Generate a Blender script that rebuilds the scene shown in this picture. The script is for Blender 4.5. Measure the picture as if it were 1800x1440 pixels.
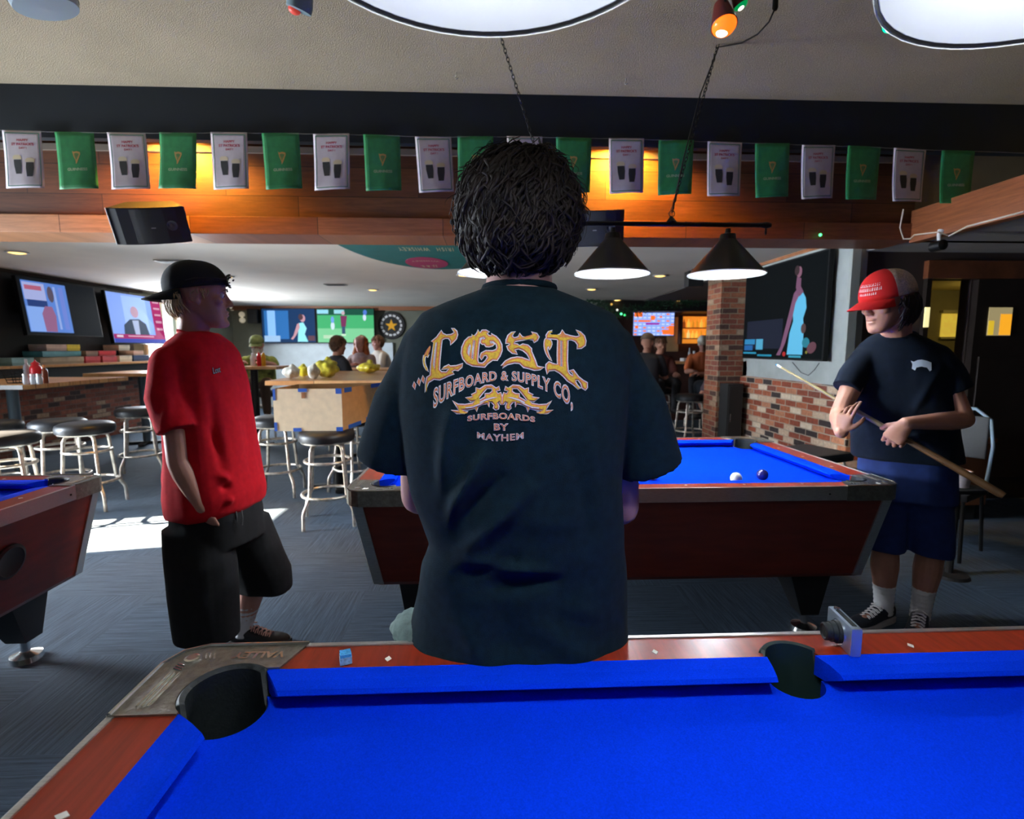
import bpy, bmesh, math, random
from mathutils import Vector, Matrix, noise
from mathutils.bvhtree import BVHTree
PI = math.pi
R = math.radians
SC = bpy.context.scene
COL = SC.collection
for _o in list(bpy.data.objects):
    bpy.data.objects.remove(_o)

# ------------------------------------------------------------------ camera
FPX = 920.0                      # focal length in pixels of the 1800 x 1440 frame
PITCH = math.atan(108.0 / FPX)
YAW = math.atan(40.0 / FPX * math.cos(PITCH))
EYE = Vector((0, 0, 1.43))
cam_d = bpy.data.cameras.new('camera')
cam_d.sensor_fit = 'HORIZONTAL'
cam_d.sensor_width = 36.0
cam_d.lens = 36.0 * FPX / 1800.0
cam_d.clip_start = 0.02
cam_d.clip_end = 100
cam_d.dof.use_dof = True
cam_d.dof.focus_distance = 1.25
cam_d.dof.aperture_fstop = 4.5
cam = bpy.data.objects.new('camera', cam_d)
COL.objects.link(cam)
cam.location = EYE
cam.rotation_euler = (PI / 2 - PITCH, 0, -YAW)
SC.camera = cam
SC.view_settings.view_transform = 'Standard'
SC.view_settings.look = 'None'
SC.view_settings.exposure = 0.0
SC.view_settings.gamma = 1.0
SC.view_settings.use_curve_mapping = False

_F = Vector((math.sin(YAW) * math.cos(PITCH), math.cos(YAW) * math.cos(PITCH), -math.sin(PITCH)))
_Rt = Vector((math.cos(YAW), -math.sin(YAW), 0))
_U = _Rt.cross(_F)


def ray(px, py):
    return (_F + _Rt * ((px - 900) / FPX) + _U * ((720 - py) / FPX))


def PY(px, py, Y):
    """point of the room seen at a photograph pixel, at depth Y"""
    d = ray(px, py)
    return EYE + d * ((Y - EYE.y) / d.y)


def PZ(px, py, Z):
    d = ray(px, py)
    return EYE + d * ((Z - EYE.z) / d.z)


def PX(px, py, X):
    d = ray(px, py)
    return EYE + d * ((X - EYE.x) / d.x)


# ------------------------------------------------------------------ world and lights
w = bpy.data.worlds.new('sky')
SC.world = w
w.use_nodes = True
_bg = w.node_tree.nodes['Background']
_bg.inputs[0].default_value = (0.55, 0.75, 1.0, 1)
_bg.inputs[1].default_value = 1.2


def light(name, kind, loc, energy, color=(1, 1, 1), aim=None, **kw):
    d = bpy.data.lights.new(name, kind)
    d.energy = energy
    d.color = color
    for k, v in kw.items():
        setattr(d, k, v)
    o = bpy.data.objects.new(name, d)
    COL.objects.link(o)
    o.location = loc
    if aim is not None:
        o.rotation_euler = (Vector(aim) - Vector(loc)).to_track_quat('-Z', 'Y').to_euler()
    return o


# low afternoon sun that enters by the open door in the left wall
light('sun', 'SUN', (-12, 2, 6), 260.0, (1.0, 0.80, 0.56), aim=(-12 + 1, 2 + 0.18, 6 - 0.475), angle=R(0.5))
# daylight standing in the openings of the left wall, and of the far window
light('daylight_door', 'AREA', (-6.1, 3.45, 1.25), 210, (0.8, 0.9, 1.0), aim=(0, 3.9, 0.7),
      shape='RECTANGLE', size=0.9, size_y=1.8, spread=R(95))
light('daylight_window_far', 'AREA', (-6.0, 10.35, 1.8), 300, (0.85, 0.92, 1.0), aim=(0, 9.3, 1.4),
      shape='RECTANGLE', size=1.3, size_y=1.0)
# weak fill light added behind the camera; the back wall has no windows
light('rear_fill', 'AREA', (-3.2, -2.3, 1.9), 5, (0.75, 0.87, 1.0), aim=(-0.6, 3, 1.6),
      shape='RECTANGLE', size=2.6, size_y=1.3)

# ------------------------------------------------------------------ materials
MATS = {}


def mat(name, color, rough=0.6, metal=0.0, emit=None, es=0.0, nz=None, bump=None, coat=0.0, spec=None,
        stretch=None, sheen=0.0):
    """procedural material; nz=(scale, amount) colour mottling; bump=(scale, strength)"""
    if name in MATS:
        return MATS[name]
    m = bpy.data.materials.new(name)
    m.use_nodes = True
    nt = m.node_tree
    b = nt.nodes['Principled BSDF']
    c = (*color, 1)
    b.inputs['Base Color'].default_value = c
    b.inputs['Roughness'].default_value = rough
    b.inputs['Metallic'].default_value = metal
    b.inputs['Coat Weight'].default_value = coat
    b.inputs['Sheen Weight'].default_value = sheen
    if spec is not None:
        b.inputs['Specular IOR Level'].default_value = spec
    if emit is not None:
        b.inputs['Emission Color'].default_value = (*emit, 1)
        b.inputs['Emission Strength'].default_value = es
    if nz or bump:
        tc = nt.nodes.new('ShaderNodeTexCoord')
        mp = nt.nodes.new('ShaderNodeMapping')
        nt.links.new(tc.outputs['Object'], mp.inputs[0])
        if stretch:
            mp.inputs['Scale'].default_value = stretch
    if nz:
        n = nt.nodes.new('ShaderNodeTexNoise')
        n.inputs['Scale'].default_value = nz[0]
        n.inputs['Detail'].default_value = 5
        nt.links.new(mp.outputs[0], n.inputs['Vector'])
        r = nt.nodes.new('ShaderNodeValToRGB')
        a = nz[1]
        r.color_ramp.elements[0].position = 0.3
        r.color_ramp.elements[1].position = 0.7
        r.color_ramp.elements[0].color = (*[x * (1 - a) for x in color], 1)
        r.color_ramp.elements[1].color = (*[min(1, x * (1 + a)) for x in color], 1)
        nt.links.new(n.outputs[0], r.inputs[0])
        nt.links.new(r.outputs[0], b.inputs['Base Color'])
    if bump:
        n = nt.nodes.new('ShaderNodeTexNoise')
        n.inputs['Scale'].default_value = bump[0]
        n.inputs['Detail'].default_value = 4
        nt.links.new(mp.outputs[0], n.inputs['Vector'])
        bp = nt.nodes.new('ShaderNodeBump')
        bp.inputs['Strength'].default_value = bump[1]
        bp.inputs['Distance'].default_value = 0.01
        nt.links.new(n.outputs[0], bp.inputs['Height'])
        nt.links.new(bp.outputs[0], b.inputs['Normal'])
    MATS[name] = m
    return m


def brick_mat(name, axis='YZ', stops=None, mortar=(0.46, 0.38, 0.29), bw=0.20, bh=0.067):
    m = bpy.data.materials.new(name)
    m.use_nodes = True
    nt = m.node_tree
    b = nt.nodes['Principled BSDF']
    tc = nt.nodes.new('ShaderNodeTexCoord')
    sp = nt.nodes.new('ShaderNodeSeparateXYZ')
    cb = nt.nodes.new('ShaderNodeCombineXYZ')
    nt.links.new(tc.outputs['Object'], sp.inputs[0])
    add = nt.nodes.new('ShaderNodeMath')
    add.operation = 'ADD'
    nt.links.new(sp.outputs[0], add.inputs[0])
    nt.links.new(sp.outputs[1], add.inputs[1])
    nt.links.new(add.outputs[0], cb.inputs[0])
    nt.links.new(sp.outputs[2], cb.inputs[1])
    # wobble
    nz = nt.nodes.new('ShaderNodeTexNoise')
    nz.inputs['Scale'].default_value = 9
    nt.links.new(tc.outputs['Object'], nz.inputs['Vector'])
    mx = nt.nodes.new('ShaderNodeVectorMath')
    mx.operation = 'MULTIPLY_ADD'
    mx.inputs[1].default_value = (0.012, 0.012, 0)
    nt.links.new(nz.outputs['Color'], mx.inputs[0])
    nt.links.new(cb.outputs[0], mx.inputs[2])
    br = nt.nodes.new('ShaderNodeTexBrick')
    br.inputs['Color1'].default_value = (0, 0, 0, 1)
    br.inputs['Color2'].default_value = (1, 1, 1, 1)
    br.inputs['Mortar'].default_value = (0.5, 0.5, 0.5, 1)
    br.inputs['Scale'].default_value = 1
    br.inputs['Mortar Size'].default_value = 0.006
    br.inputs['Mortar Smooth'].default_value = 0.3
    br.inputs['Brick Width'].default_value = bw
    br.inputs['Row Height'].default_value = bh
    nt.links.new(mx.outputs[0], br.inputs['Vector'])
    r = nt.nodes.new('ShaderNodeValToRGB')
    r.color_ramp.interpolation = 'CONSTANT'
    stops = stops or [(0, (0.045, 0.03, 0.03)), (0.10, (0.30, 0.07, 0.035)), (0.35, (0.42, 0.12, 0.055)),
                      (0.50, (0.24, 0.07, 0.045)), (0.60, (0.52, 0.22, 0.12)), (0.70, (0.62, 0.46, 0.33)), (0.86, (0.74, 0.62, 0.48)),
                      (0.94, (0.40, 0.10, 0.045))]
    r.color_ramp.elements[0].position = stops[0][0]
    r.color_ramp.elements[0].color = (*stops[0][1], 1)
    r.color_ramp.elements[1].position = stops[1][0]
    r.color_ramp.elements[1].color = (*stops[1][1], 1)
    for p, c in stops[2:]:
        e = r.color_ramp.elements.new(p)
        e.color = (*c, 1)
    nt.links.new(br.outputs['Color'], r.inputs[0])
    n2 = nt.nodes.new('ShaderNodeTexNoise')
    n2.inputs['Scale'].default_value = 30
    n2.inputs['Detail'].default_value = 6
    nt.links.new(tc.outputs['Object'], n2.inputs['Vector'])
    mm = nt.nodes.new('ShaderNodeMixRGB')
    mm.blend_type = 'OVERLAY'
    mm.inputs[0].default_value = 0.55
    nt.links.new(r.outputs[0], mm.inputs[1])
    nt.links.new(n2.outputs['Fac'], mm.inputs[2])
    m2 = nt.nodes.new('ShaderNodeMixRGB')
    m2.inputs[2].default_value = (*mortar, 1)
    nt.links.new(br.outputs['Fac'], m2.inputs[0])
    nt.links.new(mm.outputs[0], m2.inputs[1])
    nt.links.new(m2.outputs[0], b.inputs['Base Color'])
    b.inputs['Roughness'].default_value = 0.85
    bp = nt.nodes.new('ShaderNodeBump')
    bp.inputs['Strength'].default_value = 0.8
    bp.inputs['Distance'].default_value = 0.02
    bp.invert = True
    nt.links.new(br.outputs['Fac'], bp.inputs['Height'])
    nt.links.new(bp.outputs[0], b.inputs['Normal'])
    return m


def plank_mat(name, c1, c2, c3, bw=1.3, bh=0.19, rough=0.55, axis=(0, 2), grain=7.0, gap=0.0025):
    m = bpy.data.materials.new(name)
    m.use_nodes = True
    nt = m.node_tree
    b = nt.nodes['Principled BSDF']
    tc = nt.nodes.new('ShaderNodeTexCoord')
    sp = nt.nodes.new('ShaderNodeSeparateXYZ')
    cb = nt.nodes.new('ShaderNodeCombineXYZ')
    nt.links.new(tc.outputs['Object'], sp.inputs[0])
    nt.links.new(sp.outputs[axis[0]], cb.inputs[0])
    nt.links.new(sp.outputs[axis[1]], cb.inputs[1])
    br = nt.nodes.new('ShaderNodeTexBrick')
    br.inputs['Color1'].default_value = (0, 0, 0, 1)
    br.inputs['Color2'].default_value = (1, 1, 1, 1)
    br.inputs['Scale'].default_value = 1
    br.inputs['Mortar Size'].default_value = gap
    br.inputs['Brick Width'].default_value = bw
    br.inputs['Row Height'].default_value = bh
    br.offset = 0.37
    nt.links.new(cb.outputs[0], br.inputs['Vector'])
    r = nt.nodes.new('ShaderNodeValToRGB')
    r.color_ramp.elements[0].color = (*c1, 1)
    r.color_ramp.elements[1].color = (*c3, 1)
    e = r.color_ramp.elements.new(0.5)
    e.color = (*c2, 1)
    nt.links.new(br.outputs['Color'], r.inputs[0])
    mp = nt.nodes.new('ShaderNodeMapping')
    mp.inputs['Scale'].default_value = (1.2, grain * 2, 1)
    nt.links.new(cb.outputs[0], mp.inputs[0])
    n = nt.nodes.new('ShaderNodeTexNoise')
    n.inputs['Scale'].default_value = 3.5
    n.inputs['Detail'].default_value = 8
    n.inputs['Roughness'].default_value = 0.65
    n.inputs['Distortion'].default_value = 0.6
    nt.links.new(mp.outputs[0], n.inputs['Vector'])
    mm = nt.nodes.new('ShaderNodeMixRGB')
    mm.blend_type = 'OVERLAY'
    mm.inputs[0].default_value = 0.75
    nt.links.new(r.outputs[0], mm.inputs[1])
    nt.links.new(n.outputs['Fac'], mm.inputs[2])
    m2 = nt.nodes.new('ShaderNodeMixRGB')
    m2.inputs[2].default_value = (0.02, 0.01, 0.005, 1)
    nt.links.new(br.outputs['Fac'], m2.inputs[0])
    nt.links.new(mm.outputs[0], m2.inputs[1])
    nt.links.new(m2.outputs[0], b.inputs['Base Color'])
    b.inputs['Roughness'].default_value = rough
    return m


def carpet_mat():
    m = bpy.data.materials.new('carpet')
    m.use_nodes = True
    nt = m.node_tree
    b = nt.nodes['Principled BSDF']
    tc = nt.nodes.new('ShaderNodeTexCoord')

    def streak(sx, sy, rot=0.0):
        mp = nt.nodes.new('ShaderNodeMapping')
        mp.inputs['Scale'].default_value = (sx, sy, 1)
        mp.inputs['Rotation'].default_value = (0, 0, rot)
        nt.links.new(tc.outputs['Object'], mp.inputs[0])
        n = nt.nodes.new('ShaderNodeTexNoise')
        n.inputs['Scale'].default_value = 1
        n.inputs['Detail'].default_value = 6
        n.inputs['Roughness'].default_value = 0.75
        nt.links.new(mp.outputs[0], n.inputs['Vector'])
        return n
    a = streak(90, 3.0)
    c = streak(3.0, 90)
    ck = nt.nodes.new('ShaderNodeTexChecker')
    ck.inputs['Scale'].default_value = 1.0
    ck.inputs['Color1'].default_value = (0, 0, 0, 1)
    ck.inputs['Color2'].default_value = (1, 1, 1, 1)
    mp = nt.nodes.new('ShaderNodeMapping')
    mp.inputs['Scale'].default_value = (1.64, 1.64, 1.64)
    mp.inputs['Location'].default_value = (0.2, 0.1, 0.5)
    nt.links.new(tc.outputs['Object'], mp.inputs[0])
    nt.links.new(mp.outputs[0], ck.inputs['Vector'])
    mx = nt.nodes.new('ShaderNodeMixRGB')
    nt.links.new(ck.outputs['Fac'], mx.inputs[0])
    nt.links.new(a.outputs['Fac'], mx.inputs[1])
    nt.links.new(c.outputs['Fac'], mx.inputs[2])
    r = nt.nodes.new('ShaderNodeValToRGB')
    r.color_ramp.elements[0].position = 0.36
    r.color_ramp.elements[1].position = 0.66
    r.color_ramp.elements[0].color = (0.016, 0.030, 0.052, 1)
    r.color_ramp.elements[1].color = (0.065, 0.108, 0.165, 1)
    nt.links.new(mx.outputs[0], r.inputs[0])
    nt.links.new(r.outputs[0], b.inputs['Base Color'])
    b.inputs['Roughness'].default_value = 0.9
    bp = nt.nodes.new('ShaderNodeBump')
    bp.inputs['Strength'].default_value = 0.5
    bp.inputs['Distance'].default_value = 0.006
    nt.links.new(mx.outputs[0], bp.inputs['Height'])
    nt.links.new(bp.outputs[0], b.inputs['Normal'])
    return m


# ------------------------------------------------------------------ mesh helpers
class MB:
    """collects shapes (with material slots) and links them as one mesh object"""

    def __init__(self):
        self.bm = bmesh.new()
        self.mi = 0

    def _f(self, vs):
        try:
            f = self.bm.faces.new(vs)
            f.material_index = self.mi
            return f
        except ValueError:
            return None

    def box(self, c, s, rz=0.0, bev=0.0, rot=None):
        t = bmesh.new()
        bmesh.ops.create_cube(t, size=1)
        bmesh.ops.scale(t, vec=s, verts=t.verts)
        if bev:
            bmesh.ops.bevel(t, geom=t.edges[:], offset=bev, segments=2, profile=0.7, affect='EDGES')
        m = rot if rot is not None else Matrix.Rotation(rz, 3, 'Z')
        for v in t.verts:
            v.co = m @ v.co + Vector(c)
        self.merge(t)
        return self

    def merge(self, t):
        mp = {}
        for v in t.verts:
            mp[v] = self.bm.verts.new(v.co)
        for f in t.faces:
            nf = self._f([mp[v] for v in f.verts])
            if nf and f.smooth:
                nf.smooth = True
        t.free()

    def span(self, a, b, bev=0.0):
        a, b = Vector(a), Vector(b)
        return self.box((a + b) / 2, [abs(x) for x in (b - a)], bev=bev)

    def ring(self, c, ax, ay, n=16, p=2.0, a0=0.0):
        """superellipse ring of verts around c with half axes ax, ay (vectors)"""
        c, ax, ay = Vector(c), Vector(ax), Vector(ay)
        out = []
        for i in range(n):
            a = a0 + 2 * PI * i / n
            ca, sa = math.cos(a), math.sin(a)
            x = math.copysign(abs(ca) ** (2 / p), ca)
            y = math.copysign(abs(sa) ** (2 / p), sa)
            out.append(self.bm.verts.new(c + ax * x + ay * y))
        return out

    def skin(self, rings, cap=True, closed=False):
        n = len(rings[0])
        prs = list(zip(rings, rings[1:]))
        if closed:
            prs.append((rings[-1], rings[0]))
        for a, b in prs:
            for i in range(n):
                self._f((a[i], a[(i + 1) % n], b[(i + 1) % n], b[i]))
        if cap and not closed:
            self._f(list(reversed(rings[0])))
            self._f(rings[-1])
        return self

    def tube(self, pts, r, n=10, cap=True, closed=False, flat=None):
        """tube through pts; r number or list; flat = (vector, factor) squashes the section along vector"""
        pts = [Vector(p) for p in pts]
        m = len(pts)
        rr = r if isinstance(r, (list, tuple)) else [r] * m
        rings = []
        up = None
        for i, p in enumerate(pts):
            if closed:
                t = pts[(i + 1) % m] - pts[i - 1]
            else:
                t = pts[min(i + 1, m - 1)] - pts[max(i - 1, 0)]
            if t.length < 1e-9:
                t = Vector((0, 0, 1))
            t.normalize()
            if up is None:
                up = Vector((0, 0, 1)) if abs(t.z) < 0.9 else Vector((1, 0, 0))
            x = t.cross(up)
            if x.length < 1e-6:
                x = t.cross(Vector((0, 1, 0)))
            x.normalize()
            y = x.cross(t).normalized()
            up = y
            rings.append(self.ring(p, x * rr[i], y * rr[i], n))
        return self.skin(rings, cap, closed)

    def cyl(self, a, b, r, r2=None, n=20, cap=True):
        return self.tube([a, b], [r, r if r2 is None else r2], n, cap)

    def cap_limb(self, pts, rr, n=12, flat=1.0):
        """tube with rounded ends (for voxel union)"""
        pts = [Vector(p) for p in pts]
        d0 = (pts[0] - pts[1]).normalized()
        d1 = (pts[-1] - pts[-2]).normalized()
        P = [pts[0] + d0 * rr[0] * 0.92, pts[0] + d0 * rr[0] * 0.6] + pts + \
            [pts[-1] + d1 * rr[-1] * 0.6, pts[-1] + d1 * rr[-1] * 0.92]
        Q = [rr[0] * 0.38, rr[0] * 0.8] + list(rr) + [rr[-1] * 0.8, rr[-1] * 0.38]
        return self.tube(P, Q, n)

    def sph(self, c, r, rot=None, u=20, v=12):
        """ellipsoid; r number or (x,y,z)"""
        rr = r if isinstance(r, (list, tuple)) else (r, r, r)
        t = bmesh.new()
        bmesh.ops.create_uvsphere(t, u_segments=u, v_segments=v, radius=1)
        for f in t.faces:
            f.smooth = True
        for q in t.verts:
            co = Vector((q.co.x * rr[0], q.co.y * rr[1], q.co.z * rr[2]))
            if rot is not None:
                co = rot @ co
            q.co = co + Vector(c)
        self.merge(t)
        return self

    def lathe(self, prof, c=(0, 0, 0), n=28, axis='Z', cap=False, smooth=False):
        c = Vector(c)
        rings = []
        ex, ey, ez = {'Z': ((1, 0, 0), (0, 1, 0), (0, 0, 1)), 'X': ((0, 1, 0), (0, 0, 1), (1, 0, 0)),
                      'Y': ((0, 0, 1), (1, 0, 0), (0, 1, 0))}[axis] if isinstance(axis, str) else axis
        ex, ey, ez = Vector(ex), Vector(ey), Vector(ez)
        for r, z in prof:
            r = max(r, 1e-5)
            rings.append(self.ring(c + ez * z, ex * r, ey * r, n))
        self.skin(rings, cap)
        return self

    def poly(self, pts):
        vs = [self.bm.verts.new(p) for p in pts]
        return self._f(vs)

    def grid(self, fn, nu, nv, close_u=False):
        vs = [[self.bm.verts.new(fn(i / (nu if close_u else nu - 1), j / (nv - 1))) for i in range(nu)] for j in range(nv)]
        for j in range(nv - 1):
            for i in range(nu if close_u else nu - 1):
                k = (i + 1) % nu
                self._f((vs[j][i], vs[j][k], vs[j + 1][k], vs[j + 1][i]))
        return vs

    def prism(self, loops, z0, z1, mat3=None):
        """extruded flat shape; loops: outer ring then holes, in (x, y)"""
        verts, faces, bounds = fill_loops(loops)
        T = mat3 or Matrix.Identity(4)
        lo = [self.bm.verts.new(T @ Vector((x, y, z0))) for x, y in verts]
        hi = [self.bm.verts.new(T @ Vector((x, y, z1))) for x, y in verts]
        for f in faces:
            self._f([hi[i] for i in f])
            self._f([lo[i] for i in reversed(f)])
        for lp in bounds:
            n = len(lp)
            for i in range(n):
                a, b = lp[i], lp[(i + 1) % n]
                self._f((lo[a], lo[b], hi[b], hi[a]))
        return self

    def build(self, name, material, parent=None, smooth=None, weld=True):
        bm = self.bm
        if weld:
            bmesh.ops.remove_doubles(bm, verts=bm.verts, dist=1e-6)
        bmesh.ops.recalc_face_normals(bm, faces=bm.faces)
        me = bpy.data.meshes.new(name)
        bm.to_mesh(me)
        bm.free()
        if isinstance(material, (list, tuple)):
            for m in material:
                me.materials.append(m)
        else:
            me.materials.append(material)
        o = bpy.data.objects.new(name, me)
        COL.objects.link(o)
        if parent is not None:
            o.parent = parent
        if smooth is not None:
            shade(o, smooth)
        return o


def shade(o, ang=35):
    me = o.data
    me.polygons.foreach_set('use_smooth', [True] * len(me.polygons))
    try:
        me.set_sharp_from_angle(angle=R(ang))
    except Exception:
        pass


def fill_loops(loops):
    """triangulate outer loop + holes; returns verts, faces, boundary index loops"""
    from mathutils.geometry import tessellate_polygon
    vs, bounds = [], []
    for lp in loops:
        s = len(vs)
        vs += [tuple(p) for p in lp]
        bounds.append(list(range(s, s + len(lp))))
    tris = tessellate_polygon([[Vector((x, y, 0)) for x, y in lp] for lp in loops])
    return vs, [tuple(t) for t in tris], bounds


def tag(o, label=None, cat=None, group=None, kind=None):
    if label:
        o['label'] = label
    if cat:
        o['category'] = cat
    if group:
        o['group'] = group
    if kind:
        o['kind'] = kind
    return o


def empty(name, loc=(0, 0, 0), rz=0.0, label=None, cat=None, group=None, rot=None):
    o = bpy.data.objects.new(name, None)
    COL.objects.link(o)
    o.empty_display_size = 0.1
    o.location = loc
    o.rotation_euler = rot if rot is not None else (0, 0, rz)
    return tag(o, label, cat, group)


def struct(name, mb, m, smooth=None):
    o = mb.build(name, m, smooth=smooth)
    o['kind'] = 'structure'
    return o


def dup(o, parent=None):
    c = o.copy()
    COL.objects.link(c)
    c.parent = parent
    for ch in [q for q in o.children]:
        dup(ch, c)
    return c


def bake(o, disp=None):
    """apply the modifiers of o"""
    dg = bpy.context.evaluated_depsgraph_get()
    dg.update()
    me = bpy.data.meshes.new_from_object(o.evaluated_get(dg))
    old = o.data
    mats = list(old.materials)
    o.modifiers.clear()
    o.data = me
    me.materials.clear()
    for m in mats:
        me.materials.append(m)
    bpy.data.meshes.remove(old)
    if disp:
        vs = me.vertices
        nn = [v.normal.copy() for v in vs]
        for v, n_ in zip(vs, nn):
            v.co = disp(v.co, n_)
    me.polygons.foreach_set('use_smooth', [True] * len(me.polygons))
    me.update()
    return o


def remesh(o, vox=0.006, smooth=6, disp=None, post=0):
    md = o.modifiers.new('r', 'REMESH')
    md.mode = 'VOXEL'
    md.voxel_size = vox
    md.use_smooth_shade = True
    if smooth:
        s = o.modifiers.new('s', 'SMOOTH')
        s.factor = 0.5
        s.iterations = smooth
    bake(o, disp)
    return o


_txt = {}


def text_loops(s, size=1.0, offset=0.0, spacing=1.0, res=3):
    """text outlines as a triangulated flat mesh: (verts, faces)"""
    key = (s, size, offset, spacing)
    if key in _txt:
        return _txt[key]
    cu = bpy.data.curves.new('t', 'FONT')
    cu.body = s
    cu.size = size
    cu.align_x = 'CENTER'
    cu.align_y = 'CENTER'
    cu.offset = offset
    cu.space_character = spacing
    cu.resolution_u = res
    o = bpy.data.objects.new('t', cu)
    COL.objects.link(o)
    dg = bpy.context.evaluated_depsgraph_get()
    dg.update()
    me = bpy.data.meshes.new_from_object(o.evaluated_get(dg))
    vs = [(v.co.x, v.co.y) for v in me.vertices]
    fs = [tuple(p.vertices) for p in me.polygons]
    bpy.data.objects.remove(o)
    bpy.data.curves.remove(cu)
    bpy.data.meshes.remove(me)
    _txt[key] = (vs, fs)
    return vs, fs


def add_flat(mb, vf, fn):
    """adds a flat (verts, faces) mesh mapped through fn(x, y) -> Vector"""
    vs, fs = vf
    q = [mb.bm.verts.new(fn(x, y)) for x, y in vs]
    for f in fs:
        mb._f([q[i] for i in f])


def lerp(a, b, t):
    return a + (b - a) * t


def interp(tab, z):
    """piecewise smooth table lookup [(z, v...)] sorted by z"""
    if z <= tab[0][0]:
        return tab[0][1:]
    for a, b in zip(tab, tab[1:]):
        if z <= b[0]:
            t = (z - a[0]) / (b[0] - a[0])
            t = t * t * (3 - 2 * t) * 0.5 + t * 0.5
            return tuple(lerp(p, q, t) for p, q in zip(a[1:], b[1:]))
    return tab[-1][1:]

# ================================================================== ROOM SHELL
M_ceil = mat('plaster_ceiling', (0.50, 0.40, 0.27), 0.9, nz=(1.4, 0.10), bump=(160, 0.9))
M_ceil2 = mat('white_ceiling', (0.80, 0.74, 0.66), 0.9, nz=(1.2, 0.07), bump=(150, 0.8))
M_dark = mat('dark_navy_paint', (0.007, 0.014, 0.022), 0.7, nz=(3, 0.15))
M_grey = mat('grey_green_wall', (0.16, 0.17, 0.13), 0.85, nz=(4, 0.12))
M_greywall = mat('pale_grey_wall', (0.42, 0.46, 0.45), 0.85, nz=(5, 0.10))
M_black = mat('black_paint', (0.012, 0.012, 0.013), 0.6)
M_brown = mat('dark_brown_wall', (0.055, 0.036, 0.030), 0.8, nz=(4, 0.15))
M_brick = brick_mat('brick')
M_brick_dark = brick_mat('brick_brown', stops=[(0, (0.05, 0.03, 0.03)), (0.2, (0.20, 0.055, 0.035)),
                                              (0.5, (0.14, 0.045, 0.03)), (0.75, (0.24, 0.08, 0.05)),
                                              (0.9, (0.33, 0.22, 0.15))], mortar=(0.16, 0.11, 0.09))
M_plank = plank_mat('beam_planks', (0.085, 0.026, 0.010), (0.15, 0.050, 0.018), (0.24, 0.095, 0.036), bw=1.45, bh=0.215)
M_plank2 = plank_mat('beam_board', (0.19, 0.055, 0.024), (0.29, 0.105, 0.045), (0.40, 0.18, 0.08), bw=0.95, bh=3.0)
M_board = plank_mat('soffit_board', (0.26, 0.075, 0.022), (0.30, 0.095, 0.032), (0.34, 0.12, 0.045), bw=2.6, bh=3.0, axis=(1, 2))
M_trimwood = mat('orange_wood_trim', (0.42, 0.17, 0.07), 0.5, nz=(8, 0.25))
M_frame = mat('dark_door_wood', (0.018, 0.012, 0.010), 0.4, nz=(6, 0.2))
M_woodtop = plank_mat('honey_wood', (0.58, 0.27, 0.10), (0.66, 0.34, 0.14), (0.72, 0.40, 0.18), bw=1.7, bh=0.14,
                      axis=(0, 1), rough=0.35)
M_woodtopY = plank_mat('honey_wood_long', (0.55, 0.25, 0.09), (0.62, 0.31, 0.12), (0.70, 0.38, 0.17), bw=1.7, bh=0.14,
                       axis=(1, 0), rough=0.35)

CZ = 3.2       # high ceiling over the pool tables
LZ = 2.45      # low ceiling of the room behind
XL = -6.3
struct('floor', MB().span((-7, -3, -0.1), (8, 14, 0)), carpet_mat())
struct('ceiling', MB().span((-7, -3, CZ), (8, 4.6, CZ + 0.1)), M_ceil)
struct('ceiling.001', MB().span((-7, 4.55, LZ), (3.3, 14, LZ + 0.1)), M_ceil2)
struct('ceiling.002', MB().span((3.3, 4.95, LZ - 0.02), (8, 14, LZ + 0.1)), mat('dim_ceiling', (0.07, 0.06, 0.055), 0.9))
struct('ceiling.003', MB().span((3.42, -3, 2.30), (8, 4.95, 2.36)), mat('soffit_plaster', (0.36, 0.34, 0.32), 0.9, nz=(3, 0.1)))

# black beam that crosses the high ceiling, then the planked beam over the opening
struct('trim_1', MB().span((-7, 3.90, 2.86), (8, 3.96, CZ)), M_dark)
pb = MB().span((-7, 4.22, 2.42), (3.42, 4.55, CZ))
struct('trim_2', pb, M_plank)
struct('trim_3', MB().span((-7, 4.185, 2.29), (3.42, 4.57, 2.42), bev=0.004), M_plank2)
struct('trim_4', MB().span((-7, 4.20, 2.885), (3.42, 4.225, 2.93)), mat('pale_ledge', (0.22, 0.17, 0.13), 0.7))
# soffit face to the right: board below, plaster above
struct('trim_5', MB().span((3.38, -3, 2.27), (3.46, 4.20, 2.52), bev=0.004), M_board)
struct('wall_right_upper', MB().span((3.42, 4.24, 2.30), (8, 4.32, CZ)), mat('beige_plaster', (0.42, 0.33, 0.21), 0.9, nz=(3, 0.12)))

# left wall: near piece with window and open door (out of frame), long far piece with brick wainscot
lw = MB()
T = 0.18


def wall_x(mb, x0, x1, ya, yb, z0, z1, holes):
    """wall slab between y ya..yb with rectangular holes (y0, y1, z0, z1)"""
    y = ya
    for (h0, h1, a, b) in sorted(holes):
        mb.span((x0, y, z0), (x1, h0, z1))
        if a > z0:
            mb.span((x0, h0, z0), (x1, h1, a))
        if b < z1:
            mb.span((x0, h0, b), (x1, h1, z1))
        y = h1
    mb.span((x0, y, z0), (x1, yb, z1))


wall_x(lw, XL - T, XL, -3, 13.5, 0, CZ + 0.1, [(3.02, 3.84, 0.0, 2.2), (9.95, 11.0, 1.25, 2.28)])
struct('wall_left', lw, M_grey)
lb = MB()
lb.span((XL, 5.2, 0), (XL + 0.09, 13.3, 1.0))
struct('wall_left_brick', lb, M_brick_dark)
struct('wall_back', MB().span((-7, -3.1, 0), (8, -3.0, CZ)), M_grey)
struct('wall_right', MB().span((7.5, -3, 0), (7.6, 14, CZ)), M_brown)
fw = MB().span((-7, 13.3, 0), (8, 13.45, LZ + 0.1))
struct('wall_far', fw, M_grey)
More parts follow.
